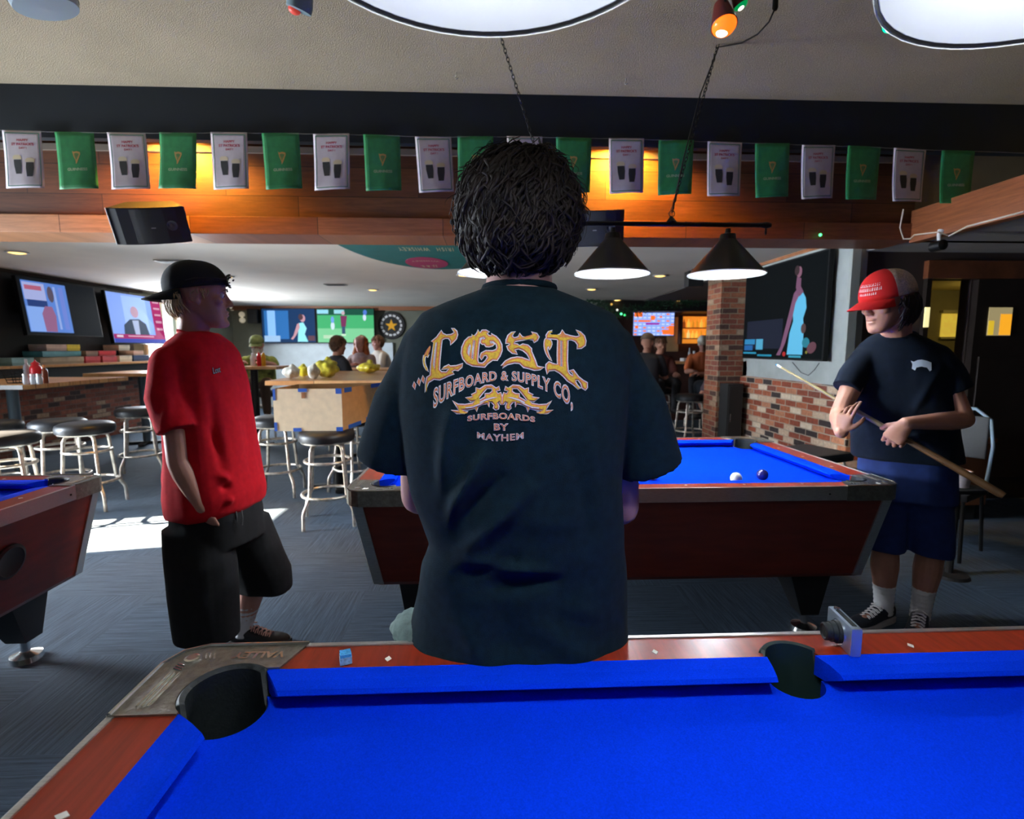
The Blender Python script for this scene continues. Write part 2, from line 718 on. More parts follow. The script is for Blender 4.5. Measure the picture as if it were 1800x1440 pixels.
# right side: wall that carries the big screen, above a brick half wall
struct('wall_screen', MB().span((3.30, 4.74, 1.07), (3.44, 6.70, LZ)), M_greywall)
struct('wall_screen_brick', MB().span((3.27, 4.60, 0), (3.50, 6.72, 1.075)), M_brick)
struct('trim_6', MB().span((3.28, 4.74, LZ - 0.035), (3.31, 6.66, LZ + 0.0)), M_trimwood)
struct('trim_7', MB().span((3.275, 4.705, 1.09), (3.355, 4.745, 2.38)), mat('pale_corner_strip', (0.40, 0.44, 0.42), 0.6))
# wall with the two doorways, behind the man in the cap
bw_ = MB()
bw_.span((3.36, 4.745, 0), (4.03, 4.86, 2.36))
bw_.span((4.03, 4.745, 2.06), (4.45, 4.86, 2.36))
bw_.span((4.45, 4.745, 0), (7.5, 4.86, 2.36))
struct('wall_right_far', bw_, M_brown)
# small lit room seen through the opening
nr = MB()
nr.span((3.6, 6.9, 0), (7.4, 7.0, LZ))
struct('wall_passage', nr, mat('khaki_wall', (0.25, 0.22, 0.13), 0.85, nz=(4, 0.1)))
struct('trim_8', MB().span((3.98, 4.69, 2.06), (7.5, 4.745, 2.22), bev=0.004), mat('brown_header', (0.16, 0.05, 0.02), 0.35, nz=(8, 0.3)))
struct('ceiling.004', MB().span((3.52, 4.87, 2.20), (7.4, 6.9, 2.24)), mat('passage_ceiling', (0.75, 0.6, 0.25), 0.8))
struct('trim_14', MB().span((3.99, 4.70, 0), (4.035, 4.745, 2.06)), M_frame)
struct('glow_slit', MB().span((3.985, 4.685, 1.62), (4.025, 4.70, 1.80)), mat('slit_glow', (0.8, 0.7, 0.3), 0.5, emit=(0.95, 0.85, 0.42), es=1.0))  # glowing strip added for the slit of light on the door frame

# ---- window_1: bright window of the left wall, far
wn = MB()
for a, b in (((XL - 0.02, 9.90, 1.20), (XL + 0.05, 9.96, 2.33)), ((XL - 0.02, 10.99, 1.20), (XL + 0.05, 11.05, 2.33)),
             ((XL - 0.02, 9.90, 2.27), (XL + 0.05, 11.05, 2.33)), ((XL - 0.02, 9.90, 1.20), (XL + 0.05, 11.05, 1.26)),
             ((XL - 0.02, 10.45, 1.20), (XL + 0.03, 10.49, 2.33))):
    wn.span(a, b)
wo = struct('window_1', wn, mat('window_frame', (0.5, 0.42, 0.3), 0.5))
gl = MB().span((XL - 0.10, 9.95, 1.25), (XL - 0.095, 11.0, 2.28)).build('window_pane', mat('daylit_glass', (0.8, 0.9, 1.0), 0.3, emit=(0.80, 0.92, 1.0), es=3.2), wo)

# ---- brick pillar at the end of the screen wall
pl = MB()
pl.span((2.97, 6.70, 0), (3.36, 7.12, LZ), bev=0.0)
pl.span((3.30, 6.60, 1.06), (3.52, 7.15, 1.26))
struct('wall_pillar', pl, brick_mat('brick_pillar', stops=[(0, (0.10, 0.05, 0.04)), (0.12, (0.30, 0.09, 0.05)),
                                                          (0.45, (0.40, 0.14, 0.07)), (0.7, (0.24, 0.07, 0.045)),
                                                          (0.88, (0.45, 0.30, 0.20))], mortar=(0.34, 0.26, 0.17)))

# ---- doors behind the man in the cap
dr = MB()
dr.span((4.46, 4.68, 0.0), (5.40, 4.742, 2.05))
d1 = struct('door_1', dr, M_frame)
b_ = MB()
for a, b in (((4.52, 4.665, 0.2), (5.30, 4.685, 1.35)),):
    b_.span(a, b, bev=0.006)
b_.build('door_panel', M_frame, d1)
gm = MB()
gm.span((4.58, 4.672, 1.545), (4.80, 4.682, 1.80))
gm.mi = 1
gm.span((4.582, 4.6705, 1.55), (4.635, 4.672, 1.68))
gm.mi = 2
gm.span((4.69, 4.6705, 1.55), (4.798, 4.672, 1.74))
gm.build('door_glass', [mat('glass_grey_glow', (0.3, 0.25, 0.12), 0.3, emit=(0.42, 0.34, 0.17), es=0.7),
                        mat('glass_yellow_glow', (0.7, 0.5, 0.05), 0.3, emit=(0.80, 0.52, 0.03), es=0.8),
                        mat('glass_orange_glow', (0.8, 0.4, 0.03), 0.3, emit=(1.0, 0.42, 0.02), es=0.9)], d1)
# window of the passage, lit yellow, and its glowing upper strip
w2 = MB()
w2.span((6.08, 6.86, 1.55), (6.42, 6.90, 1.58)).span((6.06, 6.84, 1.90), (6.46, 6.90, 1.935))
w2o = struct('window_2', w2, mat('blind_rail', (0.5, 0.46, 0.3), 0.5))
MB().span((6.09, 6.88, 1.58), (6.40, 6.895, 1.89)).build('window_pane', mat('yellow_blind', (0.7, 0.55, 0.1), 0.5, emit=(0.72, 0.50, 0.06), es=0.65, nz=(6, 0.3)), w2o)
light('passage_lamp', 'POINT', (6.0, 5.9, 2.0), 5, (1.0, 0.78, 0.25), shadow_soft_size=0.1)

# ---- wooden ledge on top of the left brick wainscot, dark fascia, and the counter in front
struct('trim_9', MB().span((XL, 5.2, 1.17), (XL + 0.34, 13.0, 1.205), bev=0.006), M_woodtopY)
struct('trim_10', MB().span((XL + 0.03, 5.2, 1.0), (XL + 0.30, 12.8, 1.17)), M_black)
struct('trim_11', MB().span((-7, 13.18, LZ - 0.10), (3.3, 13.30, LZ), bev=0.005), mat('far_wall_trim', (0.28, 0.11, 0.05), 0.5))
struct('wall_left_dark', MB().span((XL, 5.2, 1.10), (XL + 0.02, 9.6, 2.45)), M_black)
struct('trim_12', MB().span((XL, 5.2, 2.41), (XL + 0.06, 9.9, LZ), bev=0.004), M_brown)

# ================================================================== POOL TABLES
M_lam = plank_mat('cherry_laminate', (0.30, 0.030, 0.010), (0.32, 0.034, 0.011), (0.34, 0.038, 0.013), bw=9, bh=9,
                  axis=(1, 0), rough=0.28, gap=0.0)
M_cab = mat('maroon_cabinet', (0.15, 0.022, 0.012), 0.35, nz=(5, 0.2), stretch=(1, 1, 6))
M_cloth = mat('blue_billiard_cloth', (0.0015, 0.048, 0.95), 0.95, nz=(420, 0.16), bump=(900, 0.25), spec=0.02)
M_alu = mat('brushed_aluminium', (0.62, 0.62, 0.60), 0.32, 0.85, nz=(40, 0.15), stretch=(1, 12, 12))
M_cast = mat('cast_metal_corner', (0.34, 0.33, 0.29), 0.38, 0.95, nz=(60, 0.2), bump=(120, 0.25))
M_cast_bright = mat('polished_casting_edge', (0.75, 0.73, 0.68), 0.22, 0.95)
M_rubber = mat('pocket_rubber', (0.016, 0.022, 0.022), 0.55, bump=(80, 0.2))
M_pocket = mat('pocket_dark_green', (0.012, 0.030, 0.026), 0.5)
M_leg = mat('black_leg', (0.010, 0.010, 0.011), 0.5)
M_chrome = mat('chrome', (0.78, 0.78, 0.78), 0.18, 1.0)
M_sight = mat('pearl_sight', (0.80, 0.78, 0.70), 0.35)
TZ = 0.81
TL, TW = 2.5, 1.3
HX, HY = TL / 2, TW / 2
RX, RY = 0.109, 0.080        # wood widths
CX_, CY_ = 0.178, 0.148      # cushion nose insets
PCX, PCY, PR = 0.160, 0.142, 0.068
SPY, SR = 0.100, 0.053


def arc(cx, cy, r, a0, a1, n=14):
    return [(cx + r * math.cos(lerp(a0, a1, i / n)), cy + r * math.sin(lerp(a0, a1, i / n))) for i in range(n + 1)]


def hole_path(ix, iy, rc, rs, bulge_out=True):
    """closed path of the rectangle inset ix, iy with the six pocket circles added outside (rails) or cut in (bed).
    counter clockwise from the right-hand bottom corner"""
    path = []
    X, Y = HX - ix, HY - iy
    cx, cy = HX - PCX, HY - PCY
    sy = HY - SPY

    def corner(sx, sy_):
        # intersections of circle with x = X and y = Y lines (first quadrant)
        dx = X - cx
        dy = Y - cy
        ax = math.sqrt(max(rc * rc - dx * dx, 0))    # on x = X, y = cy - ax
        ay = math.sqrt(max(rc * rc - dy * dy, 0))    # on y = Y, x = cx - ay
        a_in = math.atan2(-ax, dx)
        a_out = math.atan2(dy, -ay)
        if bulge_out:
            pts = arc(cx, cy, rc, a_in, a_out, 18)
        else:
            pts = arc(cx, cy, rc, a_in, a_out - 2 * PI, 18)
        return pts

    def side():
        dy = Y - sy
        ay = math.sqrt(max(rs * rs - dy * dy, 0))
        a_in = math.atan2(dy, ay)
        a_out = math.atan2(dy, -ay)
        if bulge_out:
            return arc(0, sy, rs, a_in, a_out, 14)
        return arc(0, sy, rs, a_in, a_out - 2 * PI, 14)
    q1 = corner(1, 1)
    top = side()
    q2 = [(-x, y) for x, y in reversed(q1)]
    q3 = [(-x, -y) for x, y in q1]
    bot = [(-x, -y) for x, y in top]
    q4 = [(x, -y) for x, y in reversed(q1)]
    return q1 + top + q2 + q3 + bot + q4


def cushion(mb, p0, p1, inward, k0, k1, ix, cn):
    """rail cushion: p0->p1 along the back edge, inward unit vector; k = how far the end slants per metre inward"""
    p0, p1, n = Vector(p0), Vector(p1), Vector(inward)
    d = (p1 - p0).normalized()
    wd = cn - ix
    sec = [(0.0, 0.0), (wd * 0.55, 0.001), (wd * 0.90, -0.003), (wd, -0.009), (wd * 0.86, -0.017), (wd * 0.40, -0.038), (0.0, -0.0415)]
    rings = []
    for (p, k, s) in ((p0, k0, 1), (p1, k1, -1)):
        for extra in (0.0,):
            rings.append([mb.bm.verts.new(Vector((p.x, p.y, TZ)) + Vector((n.x, n.y, 0)) * a + Vector((0, 0, b)) +
                                          Vector((d.x, d.y, 0)) * (s * k * a)) for a, b in sec])
    mb.skin(rings, True)


def make_pool_table(label):
    t = empty('pool_table', (0, 0, 0), 0, label, 'pool table')
    # cabinet, tapering to the floor
    m = MB()

    def rect(hx, hy, z):
        return [m.bm.verts.new((sx * hx, sy * hy, z)) for sx, sy in ((-1, -1), (1, -1), (1, 1), (-1, 1))]
    _r = [rect(HX - 0.115, HY - 0.105, 0.34), rect(HX - 0.10, HY - 0.09, 0.36), rect(HX - 0.028, HY - 0.028, 0.758)]
    m.skin(_r, False)
    m._f(list(reversed(_r[0])))
    m.build('cabinet', M_cab, t)
    for sx in (-1, 1):
        for sy in (-1, 1):
            c = MB()
            hi = Vector((sx * (HX - 0.026), sy * (HY - 0.026), 0.745))
            lo = Vector((sx * (HX - 0.098), sy * (HY - 0.088), 0.352))
            wd = 0.042
            for (u, e) in ((Vector((-sx, 0, 0)), Vector((0, sy, 0))), (Vector((0, -sy, 0)), Vector((sx, 0, 0)))):
                vs = [c.bm.verts.new(hi + e * 0.004 + e * 0), c.bm.verts.new(hi + u * wd + e * 0.004),
                      c.bm.verts.new(lo + u * wd + e * 0.004), c.bm.verts.new(lo + e * 0.004)]
                vb = [c.bm.verts.new(v.co - e * 0.012) for v in vs]
                c.skin([vs, vb], True)
            c.build('corner_strip', M_alu, t)
            lg = MB()
            px, py = sx * (HX - 0.30), sy * (HY - 0.26)

            def sq(cx, cy, h, z):
                return [lg.bm.verts.new((cx + a * h, cy + b * h, z)) for a, b in ((-1, -1), (1, -1), (1, 1), (-1, 1))]
            lg.skin([sq(px, py, 0.105, 0.345), sq(px + sx * 0.03, py + sy * 0.03, 0.045, 0.10)], True)
            lo_ = lg.build('leg', M_leg, t)
            ft = MB()
            ft.lathe([(0.018, 0.12), (0.018, 0.040), (0.060, 0.024), (0.066, 0.0), (0.0, 0.0)], (px + sx * 0.03, py + sy * 0.03, 0), n=24)
            ft.build('leveler', M_chrome, lo_, smooth=40)
    # slate bed and cloth
    bd = MB()
    bd.prism([hole_path(RX + 0.020, RY + 0.020, PR, SR, False)], 0.735, 0.768)
    bd.build('bed_cloth', M_cloth, t)
    # rail wood
    rl = MB()
    ch = 0.06
    outer = [(HX, -HY + ch), (HX, HY - ch), (HX - ch, HY), (-HX + ch, HY), (-HX, HY - ch), (-HX, -HY + ch), (-HX + ch, -HY), (HX - ch, -HY)]
    inner = hole_path(RX, RY, PR + 0.008, SR + 0.008, True)
    rl.prism([outer, inner], 0.762, TZ)
    rl.build('top_rail', M_lam, t)
    # aluminium band on the four sides
    e = 0.004
    for (a, b, nx, ny) in (((-HX + 0.22, -HY), (HX - 0.22, -HY), 0, -1), ((-HX + 0.22, HY), (HX - 0.22, HY), 0, 1),
                           ((-HX, -HY + 0.18), (-HX, HY - 0.18), -1, 0), ((HX, -HY + 0.18), (HX, HY - 0.18), 1, 0)):
        s = MB()
        s.span((min(a[0], b[0]) - (abs(nx) * 0.006), min(a[1], b[1]) - abs(ny) * 0.006, 0.748),
               (max(a[0], b[0]) + (abs(nx) * 0.006), max(a[1], b[1]) + abs(ny) * 0.006, TZ + 0.003), bev=0.002)
        so = s.build('rail_band', M_alu, t)
        for q in (0.06, 0.5, 0.94):
            sc = MB()
            x, y = lerp(a[0], b[0], q), lerp(a[1], b[1], q)
            sc.sph((x + nx * 0.007, y + ny * 0.007, 0.778), 0.0045, u=8, v=6)
            sc.build('screw', M_rubber, so)
    # cast corners
    for sx in (-1, 1):
        for sy in (-1, 1):
            lx, ly = 0.262, 0.205
            o = 0.007
            cx, cy = HX - PCX, HY - PCY
            r = PR + 0.010
            # in first quadrant coordinates
            dx = HX - RX - cx
            dy = HY - RY - cy
            ax = math.sqrt(r * r - dx * dx)
            ay = math.sqrt(r * r - dy * dy)
            pts = [(HX - lx, HY + o), (HX - ch, HY + o), (HX - ch * 0.45, HY - ch * 0.16), (HX - ch * 0.16, HY - ch * 0.45),
                   (HX + o, HY - ch), (HX + o, HY - ly), (HX - RX, HY - ly - 0.0), (HX - RX, cy - ax)]
            pts += arc(cx, cy, r, math.atan2(-ax, dx), math.atan2(dy, -ay), 18)
            pts += [(HX - lx + 0.03, HY - RY)]
            pts = [(sx * x, sy * y) for x, y in pts]
            c = MB()
            c.prism([pts], 0.745, TZ + 0.004)
            co = c.build('corner_casting', M_cast, t)
            # raised bright ridges along the outer edge and speed lines
            g = MB()
            zz = TZ + 0.005
            g.tube([(sx * (HX - lx), sy * (HY + 0.002), zz), (sx * (HX - ch), sy * (HY + 0.002), zz),
                    (sx * (HX - ch * 0.30), sy * (HY - ch * 0.30), zz), (sx * (HX + 0.002), sy * (HY - ch), zz),
                    (sx * (HX + 0.002), sy * (HY - ly), zz)], 0.0038, 6)
            for k in range(3):
                off = 0.030 + 0.009 * k
                g.tube([(sx * (HX - off), sy * (HY - 0.090), zz), (sx * (HX - off), sy * (HY - 0.185), zz)], 0.0018, 5)
            g.build('casting_ridge', M_cast_bright, co)
            # letters, read from outside the long side
            tx = MB()
            s_ = 1 if sy > 0 else -1
            cxx = sx * (HX - 0.175)

            def fn(x, y, s_=s_, cxx=cxx, sy=sy):
                return Vector((cxx - s_ * x, sy * (HY - 0.036) - s_ * y, TZ + 0.0052))
            add_flat(tx, text_loops('VALLEY', 0.030, 0.0010), fn)
            tx.build('casting_letters', M_cast_bright, co)
            # round medallion with bars between
            md = MB()
            md.lathe([(0.014, 0), (0.014, 0.004), (0.010, 0.005), (0.0, 0.005)], (sx * (HX - 0.048), sy * (HY - 0.046), TZ + 0.004), n=20)
            for k in range(3):
                a = Vector((sx * (HX - 0.068 - 0.008 * k), sy * (HY - 0.030), zz))
                md.tube([a, a + Vector((-sx * 0.008, -sy * 0.018, 0))], 0.002, 5)
                a = Vector((sx * (HX - 0.030), sy * (HY - 0.062 - 0.007 * k), zz))
                md.tube([a, a + Vector((-sx * 0.018, -sy * 0.008, 0))], 0.002, 5)
            md.build('medallion', M_cast_bright, co)
            # pocket liner
            p = MB()
            p.lathe([(PR + 0.010, TZ + 0.002), (PR + 0.004, TZ + 0.008), (PR - 0.004, TZ + 0.002), (PR - 0.006, 0.74),
                     (PR - 0.012, 0.66), (0.001, 0.655)], (sx * cx, sy * cy, 0), n=36)
            po = p.build('corner_pocket', M_rubber, t, smooth=50)
            for v in list(po.data.vertices):
                # the liner opens towards the bed
                lx_, ly_ = sx * (v.co.x - sx * cx), sy * (v.co.y - sy * cy)
                if v.co.z > 0.76 and (lx_ + ly_) < -0.005:
                    v.co.z = 0.752
    for sy in (-1, 1):
        p = MB()
        p.lathe([(SR + 0.016, TZ + 0.001), (SR + 0.012, TZ + 0.007), (SR + 0.004, TZ + 0.005), (SR + 0.001, 0.74), (SR - 0.01, 0.66), (0.001, 0.655)],
                (0, sy * (HY - SPY), 0), n=36)
        po = p.build('side_pocket', M_pocket, t, smooth=50)
        for v in po.data.vertices:
            if v.co.z > 0.76 and sy * (v.co.y - sy * (HY - SPY)) < 0.024:
                v.co.z = 0.752
    # six cushions
    cx, cy = HX - PCX, HY - PCY
    gx = PCX + 0.046
    gy = PCY + 0.057
    sg = 0.050
    for sy in (-1, 1):
        Yb = sy * (HY - RY)
        for sx in (-1, 1):
            m = MB()
            cushion(m, (sx * sg, Yb), (sx * (HX - gx), Yb), (0, -sy), 0.20, 0.72, RY, CY_)
            m.build('cushion', M_cloth, t)
    for sx in (-1, 1):
        m = MB()
        cushion(m, (sx * (HX - RX), -(HY - gy)), (sx * (HX - RX), HY - gy), (-sx, 0), 0.72, 0.72, RX, CX_)
        m.build('cushion', M_cloth, t)
    # diamond sights
    for sy in (-1, 1):
        for sx in (-1, 1):
            for k in (1, 2, 3):
                x = sx * (HX - 0.165) * k / 4
                y = sy * (HY - 0.055)
                s = MB()
                vs = [(x + a, y + b) for a, b in ((0.0, 0.009), (-0.0065, 0), (0, -0.009), (0.0065, 0))]
                s.prism([vs], TZ, TZ + 0.0012)
                s.build('sight', M_sight, t)
    for sx in (-1, 1):
        for k in (-1, 0, 1):
            x, y = sx * (HX - 0.070), k * (HY - 0.14) / 2
            s = MB()
            s.prism([[(x + a, y + b) for a, b in ((0.010, 0.0), (0, 0.0075), (-0.010, 0), (0, -0.0075))]], TZ, TZ + 0.0012)
            s.build('sight', M_sight, t)
    return t


pt = make_pool_table('nearest blue cloth pool table with the man leaning on its far rail')
pt.location = (0.608, 0.40, 0)
pt['group'] = 'coin operated pool tables with blue cloth'
pt2 = dup(pt)
pt2.location = (0.62, 2.885, 0)
pt2['label'] = 'middle blue cloth pool table with balls on it, under the hanging cone lamps'
pt3 = dup(pt)
pt3.location = (-3.13, 1.95, 0)
pt3['label'] = 'blue cloth pool table at the left edge with a round black hole in its end'
hb = MB()
hb.lathe([(0.072, -0.01), (0.072, 0.008), (0.060, 0.012), (0.056, 0.009), (0.0, 0.009)], (0, 0, 0), n=32, axis='X')
ho = hb.build('ball_return', M_leg, pt3, smooth=40)
tl = math.atan2(0.072, 0.385)
ho.location = (HX - 0.060, 0.16, 0.575)
ho.rotation_euler = (0, tl, 0)

# ---- balls on the middle table
BR = 0.0285


def ball(px, py, label, mats, stripe=False):
    p = PZ(px, py, 0.768 + BR)
    t = MB()
    t.sph((0, 0, 0), BR, u=32, v=20)
    if stripe:
        for f in t.bm.faces:
            c = f.calc_center_median()
            if abs(c.x * 0.5 + c.z * 0.86) < BR * 0.52:
                f.material_index = 1
    o = t.build('billiard_ball', mats, smooth=180)
    o.location = (p.x, p.y, 0.768 + BR)
    tag(o, label, 'billiard ball', 'balls on the middle table')
    return o


M_ivory = mat('ivory_ball', (0.85, 0.83, 0.76), 0.12, coat=0.6)
ball(1294, 841, 'plain white cue ball on the middle pool table', [M_ivory])
ball(1340, 835, 'dark blue ball on the middle pool table, next to the white one', [mat('dark_blue_ball', (0.02, 0.02, 0.16), 0.1, coat=0.6), M_ivory])
ball(1148, 834, 'red and white ball beside the elbow of the man in front', [mat('red_ball', (0.7, 0.03, 0.03), 0.1, coat=0.6), M_ivory], True)

# ---- chalk cube on the near rail
cp = PZ(608, 1165, TZ)
ck = empty('chalk_cube', (cp.x, cp.y, TZ + 0.0012), R(20), 'light blue chalk cube on the wooden rail of the near table', 'chalk')
m = MB()
s = 0.0105


def chalk_pt(i, j, top):
    return None


t = bmesh.new()
bmesh.ops.create_cube(t, size=2 * s)
bmesh.ops.subdivide_edges(t, edges=t.edges[:], cuts=4, use_grid_fill=True)
for v in t.verts:
    if v.co.z > s * 0.9:
        d = math.hypot(v.co.x, v.co.y)
        v.co.z -= max(0, 0.006 * (1 - d / s))
    v.co += Vector((noise.noise(v.co * 300), noise.noise(v.co * 300 + Vector((9, 0, 0))), 0)) * 0.0007
    v.co.z += s
m.merge(t)
m.build('chalk', mat('blue_chalk', (0.08, 0.42, 0.80), 0.95, nz=(300, 0.25)), ck)
m = MB()
for k in range(4):
    a = k * PI / 2
    m.box((math.cos(a) * (s + 0.0004), math.sin(a) * (s + 0.0004), s * 0.78), (0.0008, 2 * s * 0.98, 1.35 * s), rz=a)
m.build('paper_wrap', mat('chalk_paper', (0.35, 0.60, 0.80), 0.8, nz=(200, 0.3)), ck)

# ---- compact camera standing on the near rail
q = PZ(1502, 1155, TZ)
cm = empty('digital_camera', (q.x, q.y, TZ), R(-8), 'small silver camera standing on the near table rail beside the side pocket', 'camera')
m = MB()
# body: thin box, long side runs away from the viewer, lens on the left face
m.box((0, 0.045, 0.031), (0.022, 0.098, 0.060), bev=0.006)
M_silver = mat('silver_blue_shell', (0.50, 0.62, 0.74), 0.3, 0.7)
m.build('camera_body', M_silver, cm, smooth=40)
m = MB()
m.box((0, 0.045, 0.0612), (0.009, 0.075, 0.0016), bev=0.0006)
m.build('top_plate', M_rubber, cm)
m = MB()
m.lathe([(0.0, 0.0), (0.023, 0.0), (0.023, -0.008), (0.0205, -0.009), (0.0205, -0.018), (0.018, -0.019), (0.018, -0.029),
         (0.015, -0.031), (0.012, -0.028), (0.0, -0.027)], (-0.011, 0.043, 0.029), n=32, axis='X')
m.build('lens_barrel', M_rubber, cm, smooth=35)
m = MB()
m.lathe([(0.026, 0.0), (0.026, -0.0025), (0.0235, -0.0025)], (-0.011, 0.043, 0.029), n=32, axis='X')
m.build('lens_ring', M_chrome, cm, smooth=35)
m = MB()
m.lathe([(0.006, 0.0), (0.006, 0.004), (0.0, 0.0045)], (0, 0.078, 0.061), n=16)
m.build('shutter_button', M_chrome, cm, smooth=35)
m = MB()
m.box((0.0118, 0.045, 0.030), (0.001, 0.070, 0.046), bev=0.0004)
m.build('rear_screen', M_rubber, cm)

# ================================================================== LAMPS, CHAINS, FLAGS, SPEAKERS
M_shade_out = mat('black_lamp_enamel', (0.016, 0.015, 0.014), 0.35)
M_shade_in = mat('white_lamp_enamel', (0.9, 0.92, 0.92), 0.5)
M_bulb = mat('lit_bulb', (1, 1, 1), 0.5, emit=(0.95, 0.98, 1.0), es=14)
M_diff = mat('lit_diffuser', (0.95, 0.97, 0.97), 0.6, emit=(0.82, 0.95, 0.97), es=1.05)
M_iron = mat('black_iron', (0.012, 0.012, 0.013), 0.4, 0.4)


def chain(name, a, b, label, link=0.034, r=0.0022, parent=None):
    a, b = Vector(a), Vector(b)
    d = (b - a)
    n = max(2, int(d.length / (link * 0.78)))
    dn = d.normalized()
    x = dn.cross(Vector((0, 0, 1))).normalized() if abs(dn.z) < 0.99 else Vector((1, 0, 0))
    y = dn.cross(x)
    m = MB()
    for i in range(n):
        c = a + d * ((i + 0.5) / n)
        s = x if i % 2 == 0 else y
        pts = []
        for k in range(12):
            t = 2 * PI * k / 12
            pts.append(c + dn * (math.cos(t) * link * 0.52) + s * (math.sin(t) * link * 0.24))
        m.tube(pts, r, 5, closed=True)
    o = m.build(name, M_iron, parent)
    if parent is None:
        tag(o, label, 'chain')
    return o


def cone_shade(parent, x, zr, rad, h, watt, diff=True):
    """shade centred at local (x, 0), rim height zr"""
    m = MB()
    prof = [(rad, 0), (rad - 0.004, 0.006), (0.045, h * 0.86), (0.040, h), (0.016, h + 0.006), (0.014, h + 0.03), (0.0, h + 0.03)]
    m.lathe(prof, (x, 0, zr), n=48)
    o = m.build('lamp_shade', M_shade_out, parent, smooth=30)
    m = MB()
    m.lathe([(rad + 0.0015, -0.002), (rad + 0.003, 0.002), (rad + 0.0015, 0.005), (rad - 0.003, 0.003), (0.042, h * 0.83), (0.0, h * 0.84)], (x, 0, zr), n=48)
    m.build('shade_lining', M_shade_in, o, smooth=30)
    m = MB()
    m.sph((x, 0, zr + h * 0.42), (0.03, 0.03, 0.045), u=16, v=12)
    m.build('bulb', M_bulb, o)
    return o


def bar_lamp(loc, xs, rad, h, label, watt, zr, zb, ends, hang):
    t = empty('billiard_lamp', loc, 0, label, 'lamp')
    m = MB()
    m.cyl((ends[0], 0, zb), (ends[1], 0, zb), 0.012, n=14)
    for e in ends:
        m.lathe([(0.0, -0.03), (0.012, -0.026), (0.018, 0), (0.012, 0.026), (0.0, 0.03)], (e, 0, zb), n=14, axis='X')
        m.lathe([(0.0, -0.055), (0.006, -0.045), (0.004, -0.01), (0.0, 0)], (e, 0, zb), n=10)
    m.build('lamp_bar', M_iron, t, smooth=40)
    for x in xs:
        cone_shade(t, x, zr, rad, h, watt)
        l = light('table_lamp', 'SPOT', (loc[0] + x, loc[1], loc[2] + zr + h * 0.30), watt, (0.86, 0.93, 1.0), shadow_soft_size=0.06,
                  spot_size=R(150 if watt > 20 else 128), spot_blend=0.5 if watt > 20 else 1.0, aim=(loc[0] + x, loc[1], 0))
        p = light('table_lamp_glow', 'POINT', (loc[0] + x, loc[1], loc[2] + zr + h * 0.22), watt * 0.10, (0.9, 0.97, 1.0), shadow_soft_size=0.05)
    for x in hang:
        m = MB()
        m.lathe([(0.0, -0.012), (0.030, 0.012), (0.008, 0.040), (0.0, 0.042)], (x, 0, zb), n=4)
        m.tube([(x + 0.016 * math.cos(a), 0, zb + 0.055 + 0.016 * math.sin(a)) for a in [i * PI / 6 for i in range(12)]], 0.0025, 6, closed=True)
        m.build('hanger', M_iron, t)
    return t


lamp1 = bar_lamp((0.672, 2.9, 0), [-0.635, 0.0, 0.635], 0.203, 0.215, 'three black cone shades on a bar hung over the middle pool table', 58, 1.832, 2.098,
                 (-0.85, 0.845), (-0.32, 0.32))
lamp2 = bar_lamp((0.31, 0.515, 0), [-0.315, 0.315], 0.215, 0.215, 'white lit shades hung close above the nearest pool table', 19, 1.832, 2.10,
                 (-0.6, 0.6), (-0.3, 0.3))
lamp1['group'] = lamp2['group'] = 'bar lamps over the pool tables'
lamp3 = None
c1 = PZ(875, 48, CZ)
c2 = PZ(1262, 78, CZ)
chain('lamp_chain', c1, (0.352, 2.9, 2.17), 'thin black chain from the ceiling centre down to the lamp bar, behind the head')
chain('lamp_chain', c2, (0.992, 2.9, 2.17), 'black chain with a cable that slants down to the lamp bar over the middle table')
m = MB()
pts = [PY(1363, -14, 2.55), PY(1362, 15, 2.6), PY(1352, 38, 2.7), PY(1332, 60, 2.85), PY(1305, 75, 3.0), PY(1280, 80, 3.15), c2 + Vector((0, -0.01, -0.02)),
       lerp(c2, Vector((0.992, 2.9, 2.17)), 0.3) + Vector((-0.03, -0.01, -0.02)), lerp(c2, Vector((0.992, 2.9, 2.17)), 0.7) + Vector((-0.015, 0, 0)),
       (0.992, 2.9, 2.16)]
m.tube(pts, 0.0042, 6)
m.lathe([(0.0, 0.03), (0.012, 0.028), (0.013, -0.02), (0.008, -0.03), (0.0, -0.03)], PY(1363, 6, 2.58), n=12)
tag(m.build('power_cable', M_iron, smooth=60), 'black power cable with a plug drooping to the lamp chain', 'cable')

# ceiling hooks
for px, py, lb in ((802, 128, 'small white ceiling hook left of the thin chain'), (1100, 138, 'small white ceiling hook between the two chains')):
    q = PZ(px, py, CZ)
    m = MB()
    m.tube([(q.x, q.y, CZ), (q.x, q.y, CZ - 0.02), (q.x - 0.008, q.y, CZ - 0.03), (q.x, q.y, CZ - 0.038), (q.x + 0.010, q.y, CZ - 0.030)], 0.003, 6)
    tag(m.build('ceiling_hook', mat('hook_white', (0.6, 0.58, 0.5), 0.5)), lb, 'hook', 'ceiling hooks')

# ---- warm wash lights tucked behind the black beam, over the planks
for x, e in ((-2.30, 135), (1.02, 155)):
    light('plank_washer', 'SPOT', (x, 3.99, 2.95), e, (1.0, 0.46, 0.05), aim=(x, 4.22, 2.45), spot_size=R(150), spot_blend=0.55, shadow_soft_size=0.02)
light('plank_washer', 'SPOT', (4.6, 3.2, 2.9), 2, (1.0, 0.6, 0.2), aim=(3.45, 3.6, 2.85), spot_size=R(90), spot_blend=0.8, shadow_soft_size=0.03)

